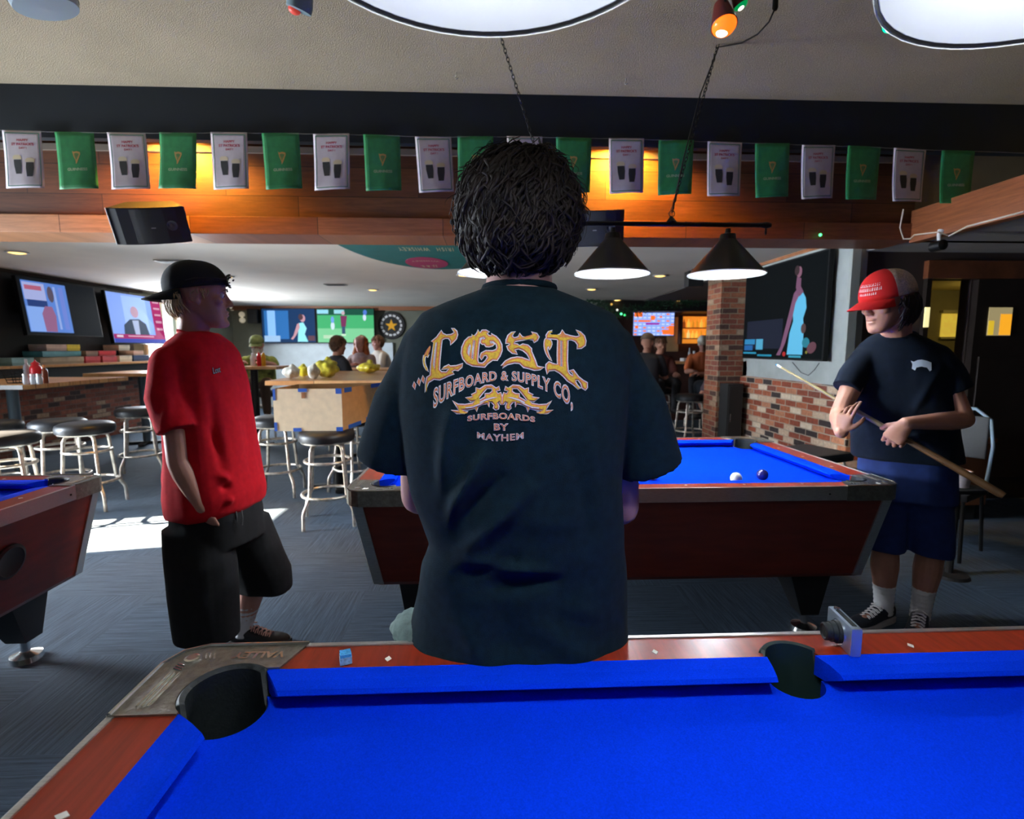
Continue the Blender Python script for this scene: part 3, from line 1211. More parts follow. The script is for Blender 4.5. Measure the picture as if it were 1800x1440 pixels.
# ---- party flags
M_fw = mat('white_flag_paper', (0.66, 0.60, 0.64), 0.7, nz=(30, 0.04))
M_fg = mat('green_flag_paper', (0.03, 0.27, 0.085), 0.55, nz=(25, 0.12))
M_red = mat('flag_red_ink', (0.55, 0.06, 0.10), 0.7)
M_grn = mat('flag_green_ink', (0.05, 0.22, 0.14), 0.7)
M_stout = mat('flag_stout_ink', (0.03, 0.03, 0.03), 0.7)
M_foam = mat('flag_foam_ink', (0.72, 0.62, 0.42), 0.7)
M_harp = mat('flag_gold_ink', (0.55, 0.34, 0.10), 0.6)
M_cream = mat('flag_cream_ink', (0.42, 0.55, 0.32), 0.7)
FW, FH = 0.250, 0.375
YF = 3.86


def refine(vf, step):
    """cut a flat mesh on a grid so that it can be draped"""
    vs, fs = vf
    bm = bmesh.new()
    q = [bm.verts.new((x, y, 0)) for x, y in vs]
    for f in fs:
        try:
            bm.faces.new([q[i] for i in f])
        except ValueError:
            pass
    if not vs:
        return vf
    bmesh.ops.triangulate(bm, faces=bm.faces[:])
    for ax in (0, 1):
        lo = min(v.co[ax] for v in bm.verts)
        hi = max(v.co[ax] for v in bm.verts)
        k = math.floor(lo / step) + 1
        while k * step < hi:
            co = [0, 0, 0]
            no = [0, 0, 0]
            co[ax] = k * step
            no[ax] = 1
            bmesh.ops.bisect_plane(bm, geom=bm.verts[:] + bm.edges[:] + bm.faces[:], dist=1e-7, plane_co=co, plane_no=no)
            k += 1
    bm.verts.index_update()
    out = ([(v.co.x, v.co.y) for v in bm.verts], [tuple(v.index for v in f.verts) for f in bm.faces])
    bm.free()
    return out


def flag(px, py, kind, idx):
    rnd = random.Random(idx * 7 + 3)
    p = PY(px, py, YF)
    curl = rnd.uniform(0.010, 0.03)
    lean = rnd.uniform(0.5, 1.3)
    tw = rnd.uniform(-0.02, 0.03)

    def surf(x, y, e=0.0):
        # x -.5...5 across, y 0 (top) .. -1 (bottom)
        yy = -y
        bend = -curl * yy * yy * lean * (0.6 + (0.5 - x)) - 0.006 * math.sin((x + 0.2) * 5) * yy
        return Vector((x * FW * (1 - 0.03 * yy) + tw * yy * 0.4, bend - e, y * FH + 0.03 * FH * (x * yy)))
    t = empty('party_flag', (p.x, p.y, p.z + FH / 2), 0)
    m = MB()
    m.grid(lambda u, v: surf(u - 0.5, -v), 9, 13)
    o = m.build('flag_paper', M_fw if kind == 'w' else M_fg, t, smooth=60)
    sd = o.modifiers.new('s', 'SOLIDIFY')
    sd.thickness = 0.0006
    e = 0.0014

    def shape(mb, loops, ee=e):
        vs, fs, _ = fill_loops(loops)
        add_flat(mb, refine((vs, fs), 0.11), lambda x, y: surf(x, y, ee))

    def txt(mb, s, cx, cy, wd, ht, sp=1.0):
        vs, fs = text_loops(s, 1.0, 0.030, sp)
        w0 = max(v[0] for v in vs) - min(v[0] for v in vs)
        h0 = max(v[1] for v in vs) - min(v[1] for v in vs)
        q = ([(x * wd / w0 + cx, y * ht / h0 + cy) for x, y in vs], fs)
        add_flat(mb, q, lambda x, y: surf(x, y, e))
    m = MB()
    if kind == 'w':
        b = lambda i, j: [(-i, -j), (i, -j), (i, -1 + j), (-i, -1 + j)]
        shape(m, [b(0.445, 0.035), b(0.425, 0.05)])
        m.build('border_line', M_grn, t)
        m = MB()
        txt(m, 'HAPPY', 0, -0.165, 0.30, 0.042)
        txt(m, "ST PATRICK'S", 0, -0.235, 0.58, 0.048)
        txt(m, 'DAY !', 0, -0.30, 0.20, 0.036)
        m.build('greeting_text', M_red, t)
        m = MB()
        for cx, cy, a in ((-0.15, -0.62, 0.16), (0.16, -0.67, -0.08)):
            m.mi = 0
            g = [(-0.10, 0.12), (0.10, 0.12), (0.105, 0.02), (0.075, -0.13), (-0.075, -0.13), (-0.105, 0.02)]
            shape(m, [[(cx + x - a * y * 0.6, cy + y) for x, y in g]])
            m.mi = 1
            g = [(-0.115, 0.125), (0.115, 0.125), (0.12, 0.17), (0.06, 0.20), (-0.06, 0.20), (-0.12, 0.17)]
            shape(m, [[(cx + x - a * y * 0.6, cy + y) for x, y in g]])
        m.build('stout_glasses', [M_stout, M_foam], t)
    else:
        # harp and name
        harp = [(-0.10, -0.33), (-0.06, -0.345), (0.02, -0.335), (0.10, -0.35), (0.105, -0.39), (0.06, -0.46), (0.0, -0.55),
                (-0.02, -0.56), (-0.025, -0.50), (-0.075, -0.42)]
        hole = [(-0.055, -0.375), (-0.045, -0.42), (-0.005, -0.49), (0.045, -0.425), (0.07, -0.38), (0.01, -0.365)]
        shape(m, [harp, hole])
        for k in range(3):
            x0 = -0.03 + 0.03 * k
            shape(m, [[(x0, -0.37), (x0 + 0.006, -0.37), (x0 + 0.004 - 0.008 * k, -0.46), (x0 - 0.002 - 0.008 * k, -0.46)]])
        m.build('harp_emblem', M_harp, t)
        m = MB()
        txt(m, 'GUINNESS', 0, -0.655, 0.52, 0.050)
        m.build('name_text', M_cream, t)
        m = MB()
        b = lambda i, j: [(-i, -j), (i, -j), (i, -1 + j), (-i, -1 + j)]
        shape(m, [b(0.44, 0.03), b(0.43, 0.037)])
        m.build('border_line', mat('flag_dark_green_ink', (0.02, 0.17, 0.05), 0.6), t)
    t.rotation_euler = (0, R(rnd.uniform(-1.5, 1.5)), R(rnd.uniform(-3, 3)))
    return t


FL = [43, 135, 226, 316, 405, 495, 584, 672, 762, 836, 922, 1008, 1100, 1187, 1272, 1355, 1436, 1516, 1596, 1680]
FY = [281, 283, 284, 284, 283, 284, 285, 287, 290, 289, 289, 291, 292, 295, 298, 300, 303, 305, 309, 312]
ordn = ['first', 'second', 'third', 'fourth', 'fifth', 'sixth', 'seventh', 'eighth', 'ninth', 'tenth']
iw = ig = 0
for i, (x, y) in enumerate(zip(FL, FY)):
    k = 'w' if i % 2 == 0 else 'g'
    f = flag(x, y, k, i)
    if k == 'w':
        lb = 'white flag with two dark beer glasses, %s white one from the left' % ordn[iw]
        iw += 1
    else:
        lb = 'green party flag with a golden harp, %s green one from the left' % ordn[ig]
        ig += 1
    tag(f, lb, 'flag', 'party flags strung under the black beam')
m = MB()
pts = []
for i, (x, y) in enumerate(zip(FL, FY)):
    q = PY(x, y, YF)
    if i:
        mid = (pts[-1] + Vector((q.x, YF, q.z + FH / 2))) / 2
        pts.append(mid + Vector((0, 0, -0.004)))
    pts.append(Vector((q.x, YF + 0.002, q.z + FH / 2)))
a = pts[0] - (pts[2] - pts[0]) * 3
m.tube([a] + pts + [pts[-1] + (pts[-1] - pts[-3]) * 1.5], 0.0016, 5)
tag(m.build('flag_string', mat('string', (0.25, 0.24, 0.22), 0.8)), 'thin string that carries the green and white party flags', 'string')

# ---- wall speakers on the planked beam
M_spk = mat('black_speaker', (0.012, 0.013, 0.015), 0.55)
M_grille = mat('dark_grille', (0.020, 0.024, 0.030), 0.6, bump=(500, 0.5))


def speaker(loc, rot, label):
    t = empty('wall_speaker', loc, 0, label, 'speaker', 'black speakers on the planked beam')
    t.rotation_euler = rot
    m = MB()
    # wedge cabinet; the front is bowed
    wf, wb, h, d = 0.235, 0.15, 0.125, 0.20
    rings = []
    for z in (-h, -h * 0.97, h * 0.97, h):
        k = 0.98 if abs(z) == h else 1.0
        rings.append([m.bm.verts.new((x * k, y, z)) for x, y in
                      [(-wf, 0.0), (-wf * 0.75, -0.022), (-wf * 0.4, -0.034), (0, -0.038), (wf * 0.4, -0.034), (wf * 0.75, -0.022), (wf, 0.0), (wb, d), (-wb, d)]])
    m.skin(rings, True)
    m.build('speaker_cabinet', M_spk, t)
    m = MB()
    m.grid(lambda u, v: Vector(((u - 0.5) * 2 * wf * 0.965, -0.0405 + 0.040 * (2 * u - 1) ** 2 * 0.94, (v - 0.5) * 2 * h * 0.93)), 15, 3)
    o = m.build('grille', M_grille, t)
    o.modifiers.new('s', 'SOLIDIFY').thickness = 0.003
    m = MB()
    m.tube([(-wf - 0.001, -0.003, -h), (-wf - 0.001, -0.003, h)], 0.0035, 6)
    m.build('edge_trim', mat('pale_edge', (0.6, 0.6, 0.58), 0.4), t)
    m = MB()
    m.lathe([(0.035, -0.002), (0.032, -0.006), (0.026, -0.003), (0.012, -0.002), (0.008, -0.007), (0.0, -0.008)], (wf * 0.58, -0.028, 0.0), n=28, axis=((1, 0, 0), (0, 0, 1), (0, 1, 0)))
    m.build('tweeter', mat('tweeter_grey', (0.06, 0.065, 0.075), 0.35), t, smooth=35)
    m = MB()
    m.box((0.02, -0.041, -0.012), (0.028, 0.002, 0.007))
    m.build('badge', mat('badge_grey', (0.35, 0.35, 0.36), 0.4), t)
    m = MB()
    m.box((0, d + 0.03, 0), (0.06, 0.08, 0.05))
    m.build('bracket', M_iron, t)
    return t


s1 = PY(265, 396, 3.98)
speaker((s1.x, 3.98, s1.z), (R(24), R(-7), R(20)), 'black wedge speaker on the planked beam at the left')
s2 = PY(1040, 402, 3.98)
speaker((s2.x, 3.98, s2.z), (R(14), R(-1), R(-8)), 'black speaker half hidden behind the curly head')

# ---- party spot lights and odd fittings on the high ceiling
def party_spot(px, py, Y, colr, label, house, s=0.06, aim=(0, -0.4, -1)):
    p = PY(px, py, Y)
    t = empty('party_light', p, 0, label, 'party light', 'coloured party lights')
    t.rotation_euler = Vector(aim).to_track_quat('-Z', 'Y').to_euler()
    m = MB()
    m.lathe([(0.0, s * 2.2), (s * 0.55, s * 2.1), (s * 0.75, s * 1.2), (s, 0.0), (s * 0.96, -s * 0.05), (s * 0.9, 0.01)], n=24)
    m.build('housing', house, t, smooth=40)
    m = MB()
    m.sph((0, 0, 0.0), (s * 0.92, s * 0.92, s * 0.6), u=20, v=12)
    m.build('coloured_lens', colr, t)
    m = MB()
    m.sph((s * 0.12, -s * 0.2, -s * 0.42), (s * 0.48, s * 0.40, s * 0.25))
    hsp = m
    m = MB()
    mi_ = t.rotation_euler.to_matrix().inverted()
    m.tube([mi_ @ Vector((0, 0, s * 1.5)), mi_ @ Vector((0, 0, CZ - p.z))], 0.006, 8)
    m.build('stem', M_iron, t)
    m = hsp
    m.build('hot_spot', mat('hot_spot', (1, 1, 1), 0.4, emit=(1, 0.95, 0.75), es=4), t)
    return t


M_redh = mat('red_housing', (0.16, 0.02, 0.015), 0.4)
party_spot(1273, 45, 2.6, mat('orange_lens', (1, 0.2, 0.02), 0.3, emit=(1.0, 0.17, 0.01), es=1.6), 'orange glowing party light in a red housing', M_redh)
party_spot(1302, 8, 2.62, mat('green_side_lens', (0.0, 0.4, 0.12), 0.3, emit=(0.0, 0.5, 0.12), es=0.5), 'dim green party light behind the orange one', M_redh, 0.035, aim=(0.5, 0, -1))
party_spot(1569, 42, 2.75, mat('green_lens', (0.0, 0.8, 0.35), 0.3, emit=(0.0, 0.85, 0.35), es=1.5), 'turquoise green party light by the right lamp shade', M_iron, 0.048)
light('green_glow', 'POINT', PY(1470, -60, 2.75), 7, (0.02, 1.0, 0.25), shadow_soft_size=0.03)
p = PZ(527, 8, 3.08)
t = empty('ceiling_sensor', p, 0, 'pale blue ceiling light fixture with a red tip at the top edge', 'fixture')
t.rotation_euler = (R(15), R(20), 0)
m = MB()
m.lathe([(0.0, 0.14), (0.040, 0.13), (0.060, 0.0), (0.058, -0.025), (0.0, -0.035)], n=20)
m.build('housing', mat('pale_blue_plastic', (0.25, 0.36, 0.42), 0.4), t, smooth=40)
m = MB()
m.sph((-0.015, -0.012, -0.030), (0.030, 0.026, 0.022))
m.build('red_tip', mat('red_tip', (0.8, 0.08, 0.05), 0.4, emit=(0.8, 0.08, 0.05), es=0.4), t)
p = PZ(77, 2, 3.10)
t = empty('dome_fixture', p, 0, 'white cylinder fixture with a dark band at the top left', 'fixture')
t.rotation_euler = (R(10), R(-12), 0)
m = MB()
m.lathe([(0.0, 0.10), (0.135, 0.10), (0.14, 0.0), (0.132, -0.03), (0.0, -0.035)], n=32)
m.build('housing', mat('white_blue_plastic', (0.42, 0.52, 0.58), 0.35), t, smooth=40)
m = MB()
for a in range(0, 360, 30):
    m.box((0.1375 * math.cos(R(a)), 0.1375 * math.sin(R(a)), 0.012), (0.008, 0.03, 0.03), rz=R(a))
m.build('dark_band', M_iron, t)

# ================================================================== PEOPLE
M_skin = mat('skin_fair', (0.56, 0.27, 0.20), 0.5, nz=(14, 0.08))
M_skin_pink = mat('skin_pink', (0.62, 0.33, 0.29), 0.5, nz=(14, 0.08))
M_skin_tan = mat('skin_tan', (0.50, 0.24, 0.16), 0.5, nz=(14, 0.08))
M_eye = mat('eye_white', (0.7, 0.68, 0.65), 0.2)
M_iris = mat('iris_dark', (0.03, 0.02, 0.015), 0.15)
M_blacktee = mat('washed_black_cotton', (0.005, 0.018, 0.028), 0.95, nz=(60, 0.22), bump=(700, 0.35), sheen=0.03, spec=0.15)
M_redtee = mat('red_cotton', (0.62, 0.008, 0.018), 0.9, nz=(40, 0.10), bump=(500, 0.25), sheen=0.03, spec=0.15)
M_navytee = mat('navy_black_cotton', (0.0045, 0.009, 0.018), 0.92, nz=(40, 0.2), bump=(500, 0.25), sheen=0.03, spec=0.15)
M_blackshort = mat('black_twill', (0.006, 0.0065, 0.008), 0.9, nz=(50, 0.3), bump=(600, 0.3))
M_navyshort = mat('navy_shorts', (0.010, 0.032, 0.16), 0.85, nz=(30, 0.15))
M_sock = mat('white_sock', (0.72, 0.72, 0.74), 0.9, bump=(300, 0.3))
M_shoe = mat('black_canvas_shoe', (0.014, 0.013, 0.015), 0.6)
M_sole = mat('pale_sole', (0.45, 0.42, 0.42), 0.6)
M_lace = mat('pale_laces', (0.62, 0.52, 0.50), 0.8)
M_hair = mat('dark_brown_hair', (0.010, 0.006, 0.005), 0.65, nz=(25, 0.5))
M_blond = mat('blond_hair', (0.52, 0.36, 0.18), 0.5, nz=(40, 0.3))


def frame(fwd, up=(0, 0, 1)):
    """3x3 matrix: local x = left of the person, y = backwards (-y is forward), z = up"""
    f = Vector(fwd).normalized()
    u = Vector(up)
    u = (u - f * u.dot(f)).normalized()
    x = u.cross(f)          # person's left
    return Matrix((x, -f, u)).transposed()


HEAD_TAB = [(-0.118, -0.084, -0.040, 0.020), (-0.110, -0.094, -0.028, 0.034), (-0.092, -0.0965, -0.005, 0.047),
            (-0.060, -0.0925, 0.035, 0.058), (-0.030, -0.0925, 0.066, 0.066), (0.0, -0.0885, 0.088, 0.071),
            (0.030, -0.0955, 0.100, 0.0755), (0.060, -0.0905, 0.102, 0.0765), (0.088, -0.0720, 0.086, 0.066),
            (0.108, -0.042, 0.055, 0.042), (0.117, -0.012, 0.025, 0.016)]


def add_head(mb, c, M, s=1.0, face=True):
    c = Vector(c)
    rings = []
    for z, f, b, w_ in HEAD_TAB:
        cy, ry = (f + b) / 2, (b - f) / 2
        rings.append(mb.ring(c + M @ (Vector((0, cy, z)) * s), M @ Vector((w_ * s, 0, 0)), M @ Vector((0, ry * s, 0)), 22, 2.25))
    mb.skin(rings, True)
    if not face:
        return

    def E(p, r, rot=None):
        q = M if rot is None else M @ rot
        mb.sph(c + M @ (Vector(p) * s), [k * s for k in r], rot=q, u=14, v=10)
    mb.cap_limb([c + M @ (Vector(p) * s) for p in ((0, -0.090, 0.012), (0, -0.099, -0.008), (0, -0.108, -0.026))], [0.0075 * s, 0.0085 * s, 0.0115 * s], 10)
    for sx in (-1, 1):
        E((sx * 0.011, -0.0985, -0.031), (0.0085, 0.010, 0.0075))
        E((sx * 0.042, -0.066, -0.020), (0.022, 0.020, 0.018))
        E((sx * 0.028, -0.0855, 0.0225), (0.022, 0.010, 0.0075))
        er = Matrix.Rotation(sx * 0.35, 3, 'Z')
        E((sx * 0.078, 0.008, -0.002), (0.0075, 0.019, 0.032), er)
        E((sx * 0.073, -0.002, -0.028), (0.009, 0.010, 0.012), er)
    E((0, -0.0935, -0.0565), (0.024, 0.010, 0.0050))
    E((0, -0.0925, -0.0680), (0.021, 0.010, 0.0060))
    E((0, -0.0900, -0.1000), (0.020, 0.0135, 0.0145))


def eye_sockets(c, M, s):
    """displacement that sinks eye sockets and the line of the mouth"""
    pts = [(c + M @ (Vector((sx * 0.031, -0.094, 0.004)) * s), 0.0145 * s, 0.011 * s) for sx in (-1, 1)]
    mo = c + M @ (Vector((0, -0.103, -0.0622)) * s)
    fwd = M @ Vector((0, -1, 0))

    def f(co):
        d = Vector((0, 0, 0))
        for p, r, a in pts:
            q = (co - p).length
            if q < r * 2.5:
                d -= fwd * a * math.exp(-(q / r) ** 2)
        q = M.transposed() @ (co - mo)
        if abs(q.x) < 0.03 * s and abs(q.z) < 0.01 and q.y < 0.03:
            d -= fwd * 0.004 * math.exp(-(q.z / 0.0025) ** 2) * math.exp(-(q.x / (0.021 * s)) ** 4)
        return d
    return f


def add_eyes(parent, c, M, s):
    for sx in (-1, 1):
        p = Vector(c) + M @ (Vector((sx * 0.031, -0.0775, 0.003)) * s)
        m = MB()
        m.sph(p, 0.0118 * s, u=20, v=14)
        m.mi = 1
        m.sph(p + M @ Vector((0, -0.0045, -0.001)) * s, 0.0082 * s, u=16, v=10)
        m.build('eye', [M_eye, M_iris], parent, smooth=180)
        # brow
        m = MB()
        b = [Vector(c) + M @ (Vector((sx * x, y, z)) * s) for x, y, z in ((0.014, -0.0975, 0.022), (0.030, -0.0985, 0.027), (0.047, -0.086, 0.022))]
        m.tube(b, [0.002, 0.0035, 0.0015], 6)
        m.build('eyebrow', M_hair, parent)


def add_hand(mb, wrist, d, n, side, curls, thumb=(0.5, 0.4), s=1.0, spread=0.10):
    """wrist position, d towards the knuckles, n out of the palm, side: +1/-1 on which side (d x n) the thumb sits"""
    w_ = Vector(wrist)
    d = Vector(d).normalized()
    n = Vector(n)
    n = (n - d * n.dot(d)).normalized()
    a = d.cross(n) * side            # towards the thumb
    # palm
    rings = []
    for t, wd, th in ((-0.012, 0.024, 0.018), (0.0, 0.027, 0.019), (0.03, 0.034, 0.017), (0.06, 0.040, 0.0155), (0.082, 0.041, 0.0135), (0.092, 0.036, 0.010)):
        rings.append(mb.ring(w_ + d * t * s + a * 0.002, a * wd * s, n * th * s, 14, 2.6))
    mb.skin(rings, True)
    mb.sph(w_ + d * 0.035 * s + a * 0.020 * s + n * 0.010 * s, (0.018 * s,) * 3, u=12, v=8)
    L = [(0.046, 0.027, 0.020), (0.050, 0.031, 0.021), (0.046, 0.029, 0.021), (0.036, 0.022, 0.018)]
    for i in range(4):
        off = (1.5 - i) * 0.0218
        base = w_ + d * (0.082 - 0.004 * abs(i - 1.2)) * s + a * off * s
        dirn = (d + a * (1.5 - i) * spread).normalized()
        ax = dirn.cross(n).normalized()
        pts = [base - dirn * 0.018 * s, base]
        c = curls[i]
        ang = 0
        for k in range(3):
            ang += c[k]
            v = dirn * math.cos(ang) + n * math.sin(ang)
            pts.append(pts[-1] + v * L[i][k] * s)
        r = 0.0080 * s if i < 3 else 0.0070 * s
        mb.cap_limb(pts, [r * 1.12, r * 1.1, r * 1.02, r * 0.95, r * 0.82], 9)
    tb = w_ + d * 0.022 * s + a * 0.022 * s
    v0 = (d * 0.62 + a * 0.78 + n * 0.25).normalized()
    v1 = (d * math.cos(thumb[0]) + a * 0.45 + n * math.sin(thumb[0])).normalized()
    v2 = (d * math.cos(thumb[0] + thumb[1]) - a * 0.15 + n * math.sin(thumb[0] + thumb[1])).normalized()
    p1 = tb + v0 * 0.040 * s
    p2 = p1 + v1 * 0.032 * s
    p3 = p2 + v2 * 0.025 * s
    mb.cap_limb([tb, p1, p2, p3], [0.0135 * s, 0.0115 * s, 0.010 * s, 0.0085 * s], 9)


def limb(mb, a, b, ra, rm, rb, bulge=0.35, n=14):
    a, b = Vector(a), Vector(b)
    pts = [a, a.lerp(b, 0.15), a.lerp(b, bulge), a.lerp(b, 0.7), b]
    rr = [ra, (ra + rm) / 2 * 1.02, rm, lerp(rm, rb, 0.62), rb]
    mb.cap_limb(pts, rr, n)


def add_body(mb, J, s=1.0, bare_feet=False):
    """J: joints (Vectors): neck, chest, pelvis, shoulder_l/r, elbow, wrist, hip, knee, ankle, toe"""
    limb(mb, J['pelvis'], J['chest'], 0.085 * s, 0.085 * s, 0.075 * s)
    mb.cap_limb([J['shoulder_l'] - Vector((0, 0, 0.03)), J['chest'] + Vector((0, 0, 0.03)), J['shoulder_r'] - Vector((0, 0, 0.03))], [0.036 * s, 0.06 * s, 0.036 * s], 14)
    mb.cap_limb([J['chest'] + Vector((0, 0, 0.03)), J['neck'], J['head_base']], [0.055 * s, 0.058 * s, 0.056 * s], 16)
    for k in 'lr':
        if 'elbow_' + k in J:
            limb(mb, J['shoulder_' + k] - Vector((0, 0, 0.03)), J['elbow_' + k], 0.034 * s, 0.048 * s, 0.041 * s, 0.5)
            limb(mb, J['elbow_' + k], J['wrist_' + k], 0.041 * s, 0.044 * s, 0.028 * s, 0.25)
        if 'knee_' + k in J:
            limb(mb, J['hip_' + k], J['knee_' + k], 0.088 * s, 0.085 * s, 0.058 * s)
            limb(mb, J['knee_' + k], J['ankle_' + k], 0.056 * s, 0.060 * s, 0.037 * s, 0.32)
            an, to = Vector(J['ankle_' + k]), Vector(J['toe_' + k])
            mb.cap_limb([an - (to - an).normalized() * 0.02 + Vector((0, 0, -0.035)), an.lerp(to, 0.45) + Vector((0, 0, -0.025)), an.lerp(to, 0.8)], [0.028 * s, 0.024 * s, 0.016 * s], 12)


def fabric_noise(co, n, amp=0.004, sc=7.0, aniso=(1, 1, 0.35)):
    p = Vector((co.x * aniso[0], co.y * aniso[1], co.z * aniso[2])) * sc
    return n * (amp * (noise.noise(p) + 0.5 * noise.noise(p * 2.3)))


def creases(lines):
    """lines: (p0, p1, width, depth) world segments; returns displacement"""
    L = [(Vector(a), Vector(b), w_, d) for a, b, w_, d in lines]

    def f(co, n):
        t = 0
        for a, b, w_, d in L:
            ab = b - a
            k = max(0, min(1, (co - a).dot(ab) / ab.length_squared))
            q = (co - (a + ab * k)).length
            if q < 3 * w_:
                t += 1.5 * d * math.exp(-(q / w_) ** 2) * (0.35 + 0.65 * math.sin(PI * min(1, max(0, k * 0.9 + 0.05))))
        return n * t
    return f


def shoe(parent, ankle, toe, mats, s=1.0, laces=True):
    an, to = Vector(ankle), Vector(toe)
    d = Vector((to.x - an.x, to.y - an.y, 0)).normalized()
    x = Vector((-d.y, d.x, 0))
    L = 0.285 * s
    heel = Vector((an.x, an.y, 0)) - d * 0.065 * s

    def ring(mb, t, w_, z0, z1, n=16, p=2.6):
        return mb.ring(heel + d * (t * L) + Vector((0, 0, (z0 + z1) / 2)), x * w_, Vector((0, 0, (z1 - z0) / 2)), n, p)
    m = MB()
    m.skin([ring(m, t, w_ * s, 0.018, h * s) for t, w_, h in
            ((0.0, 0.018, 0.055), (0.02, 0.028, 0.085), (0.10, 0.034, 0.102), (0.24, 0.037, 0.100), (0.36, 0.038, 0.088), (0.5, 0.042, 0.070),
             (0.66, 0.046, 0.056), (0.82, 0.046, 0.050), (0.93, 0.038, 0.042), (1.0, 0.016, 0.034))], True)
    o = m.build('shoe', mats[0], parent)
    remesh(o, 0.006, 4)
    m = MB()
    out = [(t, w_ * s) for t, w_ in ((-0.01, 0.016), (0.02, 0.029), (0.12, 0.037), (0.36, 0.040), (0.5, 0.044), (0.7, 0.049), (0.85, 0.048), (0.95, 0.040), (1.02, 0.018))]
    pts = [heel + d * (t * L) + x * w_ for t, w_ in out] + [heel + d * (t * L) - x * w_ for t, w_ in reversed(out)]
    m.prism([[(p.x, p.y) for p in pts]], 0.001, 0.026)
    so = m.build('sole', mats[1], o)
    if laces:
        m = MB()
        for k in range(5):
            t = 0.40 + 0.065 * k
            h = lerp(0.086, 0.056, k / 4) * s + 0.003
            c = heel + d * (t * L) + Vector((0, 0, h))
            m.tube([c - x * 0.026 * s - Vector((0, 0, 0.010)), c - x * 0.012 * s, c + d * 0.010 + x * 0.012 * s, c + d * 0.012 + x * 0.026 * s - Vector((0, 0, 0.010))], 0.0032, 6)
            m.tube([c + x * 0.026 * s - Vector((0, 0, 0.010)), c + x * 0.012 * s, c + d * 0.010 - x * 0.012 * s, c + d * 0.012 - x * 0.026 * s - Vector((0, 0, 0.010))], 0.0032, 6)
        m.tube([heel + d * (0.40 * L) + Vector((0, 0, 0.095)) + x * 0.03, heel + d * (0.36 * L) + Vector((0, 0, 0.108)), heel + d * (0.40 * L) + Vector((0, 0, 0.095)) - x * 0.03], 0.004, 6)
        m.build('laces', mats[2], o, smooth=60)
    return o


def sock(parent, knee, ankle, t0, m_, toe=None, r0=0.049, r1=0.043):
    kn, an = Vector(knee), Vector(ankle)
    mb = MB()
    top = kn.lerp(an, t0)
    pts = [top, top.lerp(an, 0.02), top.lerp(an, 0.5), an + Vector((0, 0, 0.0)), an + Vector((0, 0, -0.04))]
    mb.tube(pts, [r0 * 0.99, r0 + 0.002, (r0 + r1) / 2, r1, r1 * 1.02], 20)
    if toe is not None:
        to = Vector(toe)
        mb.cap_limb([an + Vector((0, 0, -0.03)), an.lerp(to, 0.4) + Vector((0, 0, -0.016)), an.lerp(to, 0.7) + Vector((0, 0, -0.008))], [0.034, 0.026, 0.016], 12)
    o = mb.build('sock', m_, parent)
    remesh(o, 0.006, 3, lambda co, n: co + n * 0.0012 * math.sin(co.z * 260))
    return o


def relative(root):
    """children were built in world coordinates: move them into the frame of the Empty"""
    inv = Matrix.LocRotScale(root.location, root.rotation_euler, None).inverted()
    for ch in root.children:
        if ch.type == 'MESH':
            ch.data.transform(inv)
            for g in ch.children:
                if g.type == 'MESH':
                    g.data.transform(inv)


def hair_locks(mb, c, M, radii, n, length, rad, seed, cover, wave=0.012, droop=1.0, lift=0.004, seg=8, keep=None):
    """curly locks lying on an ellipsoid; cover(theta, z) chooses the roots"""
    rnd = random.Random(seed)
    c = Vector(c)
    k = 0
    tries = 0
    while k < n and tries < n * 20:
        tries += 1
        v = Vector((rnd.gauss(0, 1), rnd.gauss(0, 1), rnd.gauss(0, 1))).normalized()
        if not cover(v):
            continue
        k += 1
        L = length * rnd.uniform(0.6, 1.35)
        ph = rnd.uniform(0, 2 * PI)
        tw = rnd.uniform(0.6, 1.5)
        swirl = rnd.uniform(-0.9, 0.9)
        pts = []
        p = v.copy()
        out = rnd.uniform(0.0, 1.0) ** 2
        for i in range(seg):
            t = i / (seg - 1)
            e = Vector((p.x * radii[0], p.y * radii[1], p.z * radii[2]))
            nn = Vector((p.x / radii[0], p.y / radii[1], p.z / radii[2])).normalized()
            side = nn.cross(Vector((0, 0, 1)))
            if side.length < 1e-3:
                side = Vector((1, 0, 0))
            side.normalize()
            a = ph + t * tw * 5
            q = e + nn * (lift + wave * 0.45 * (1 + math.sin(a * 1.3)) + out * 0.016 * t) + side * (wave * math.sin(a))
            pts.append(c + M @ q)
            dn = (Vector((0, 0, -1)) - nn * (-nn.z)).normalized() if abs(nn.z) < 0.999 else side
            step = (dn * droop + side * swirl * 0.8 + side * 0.5 * math.sin(a)).normalized() * (L / seg)
            e2 = e + step
            p = Vector((e2.x / radii[0], e2.y / radii[1], e2.z / radii[2])).normalized()
        if keep and not all(keep(q) for q in pts):
            continue
        r = rad * rnd.uniform(0.6, 1.3)
        mb.tube(pts, [r * 0.7] + [r] * (seg - 4) + [r * 0.8, r * 0.5, r * 0.15], 5)


# ------------------------------------------------------------------ the man in front (back to the camera)
YB = 1.08


def CP(px, py, Y=YB):
    return PY(px, py, Y)


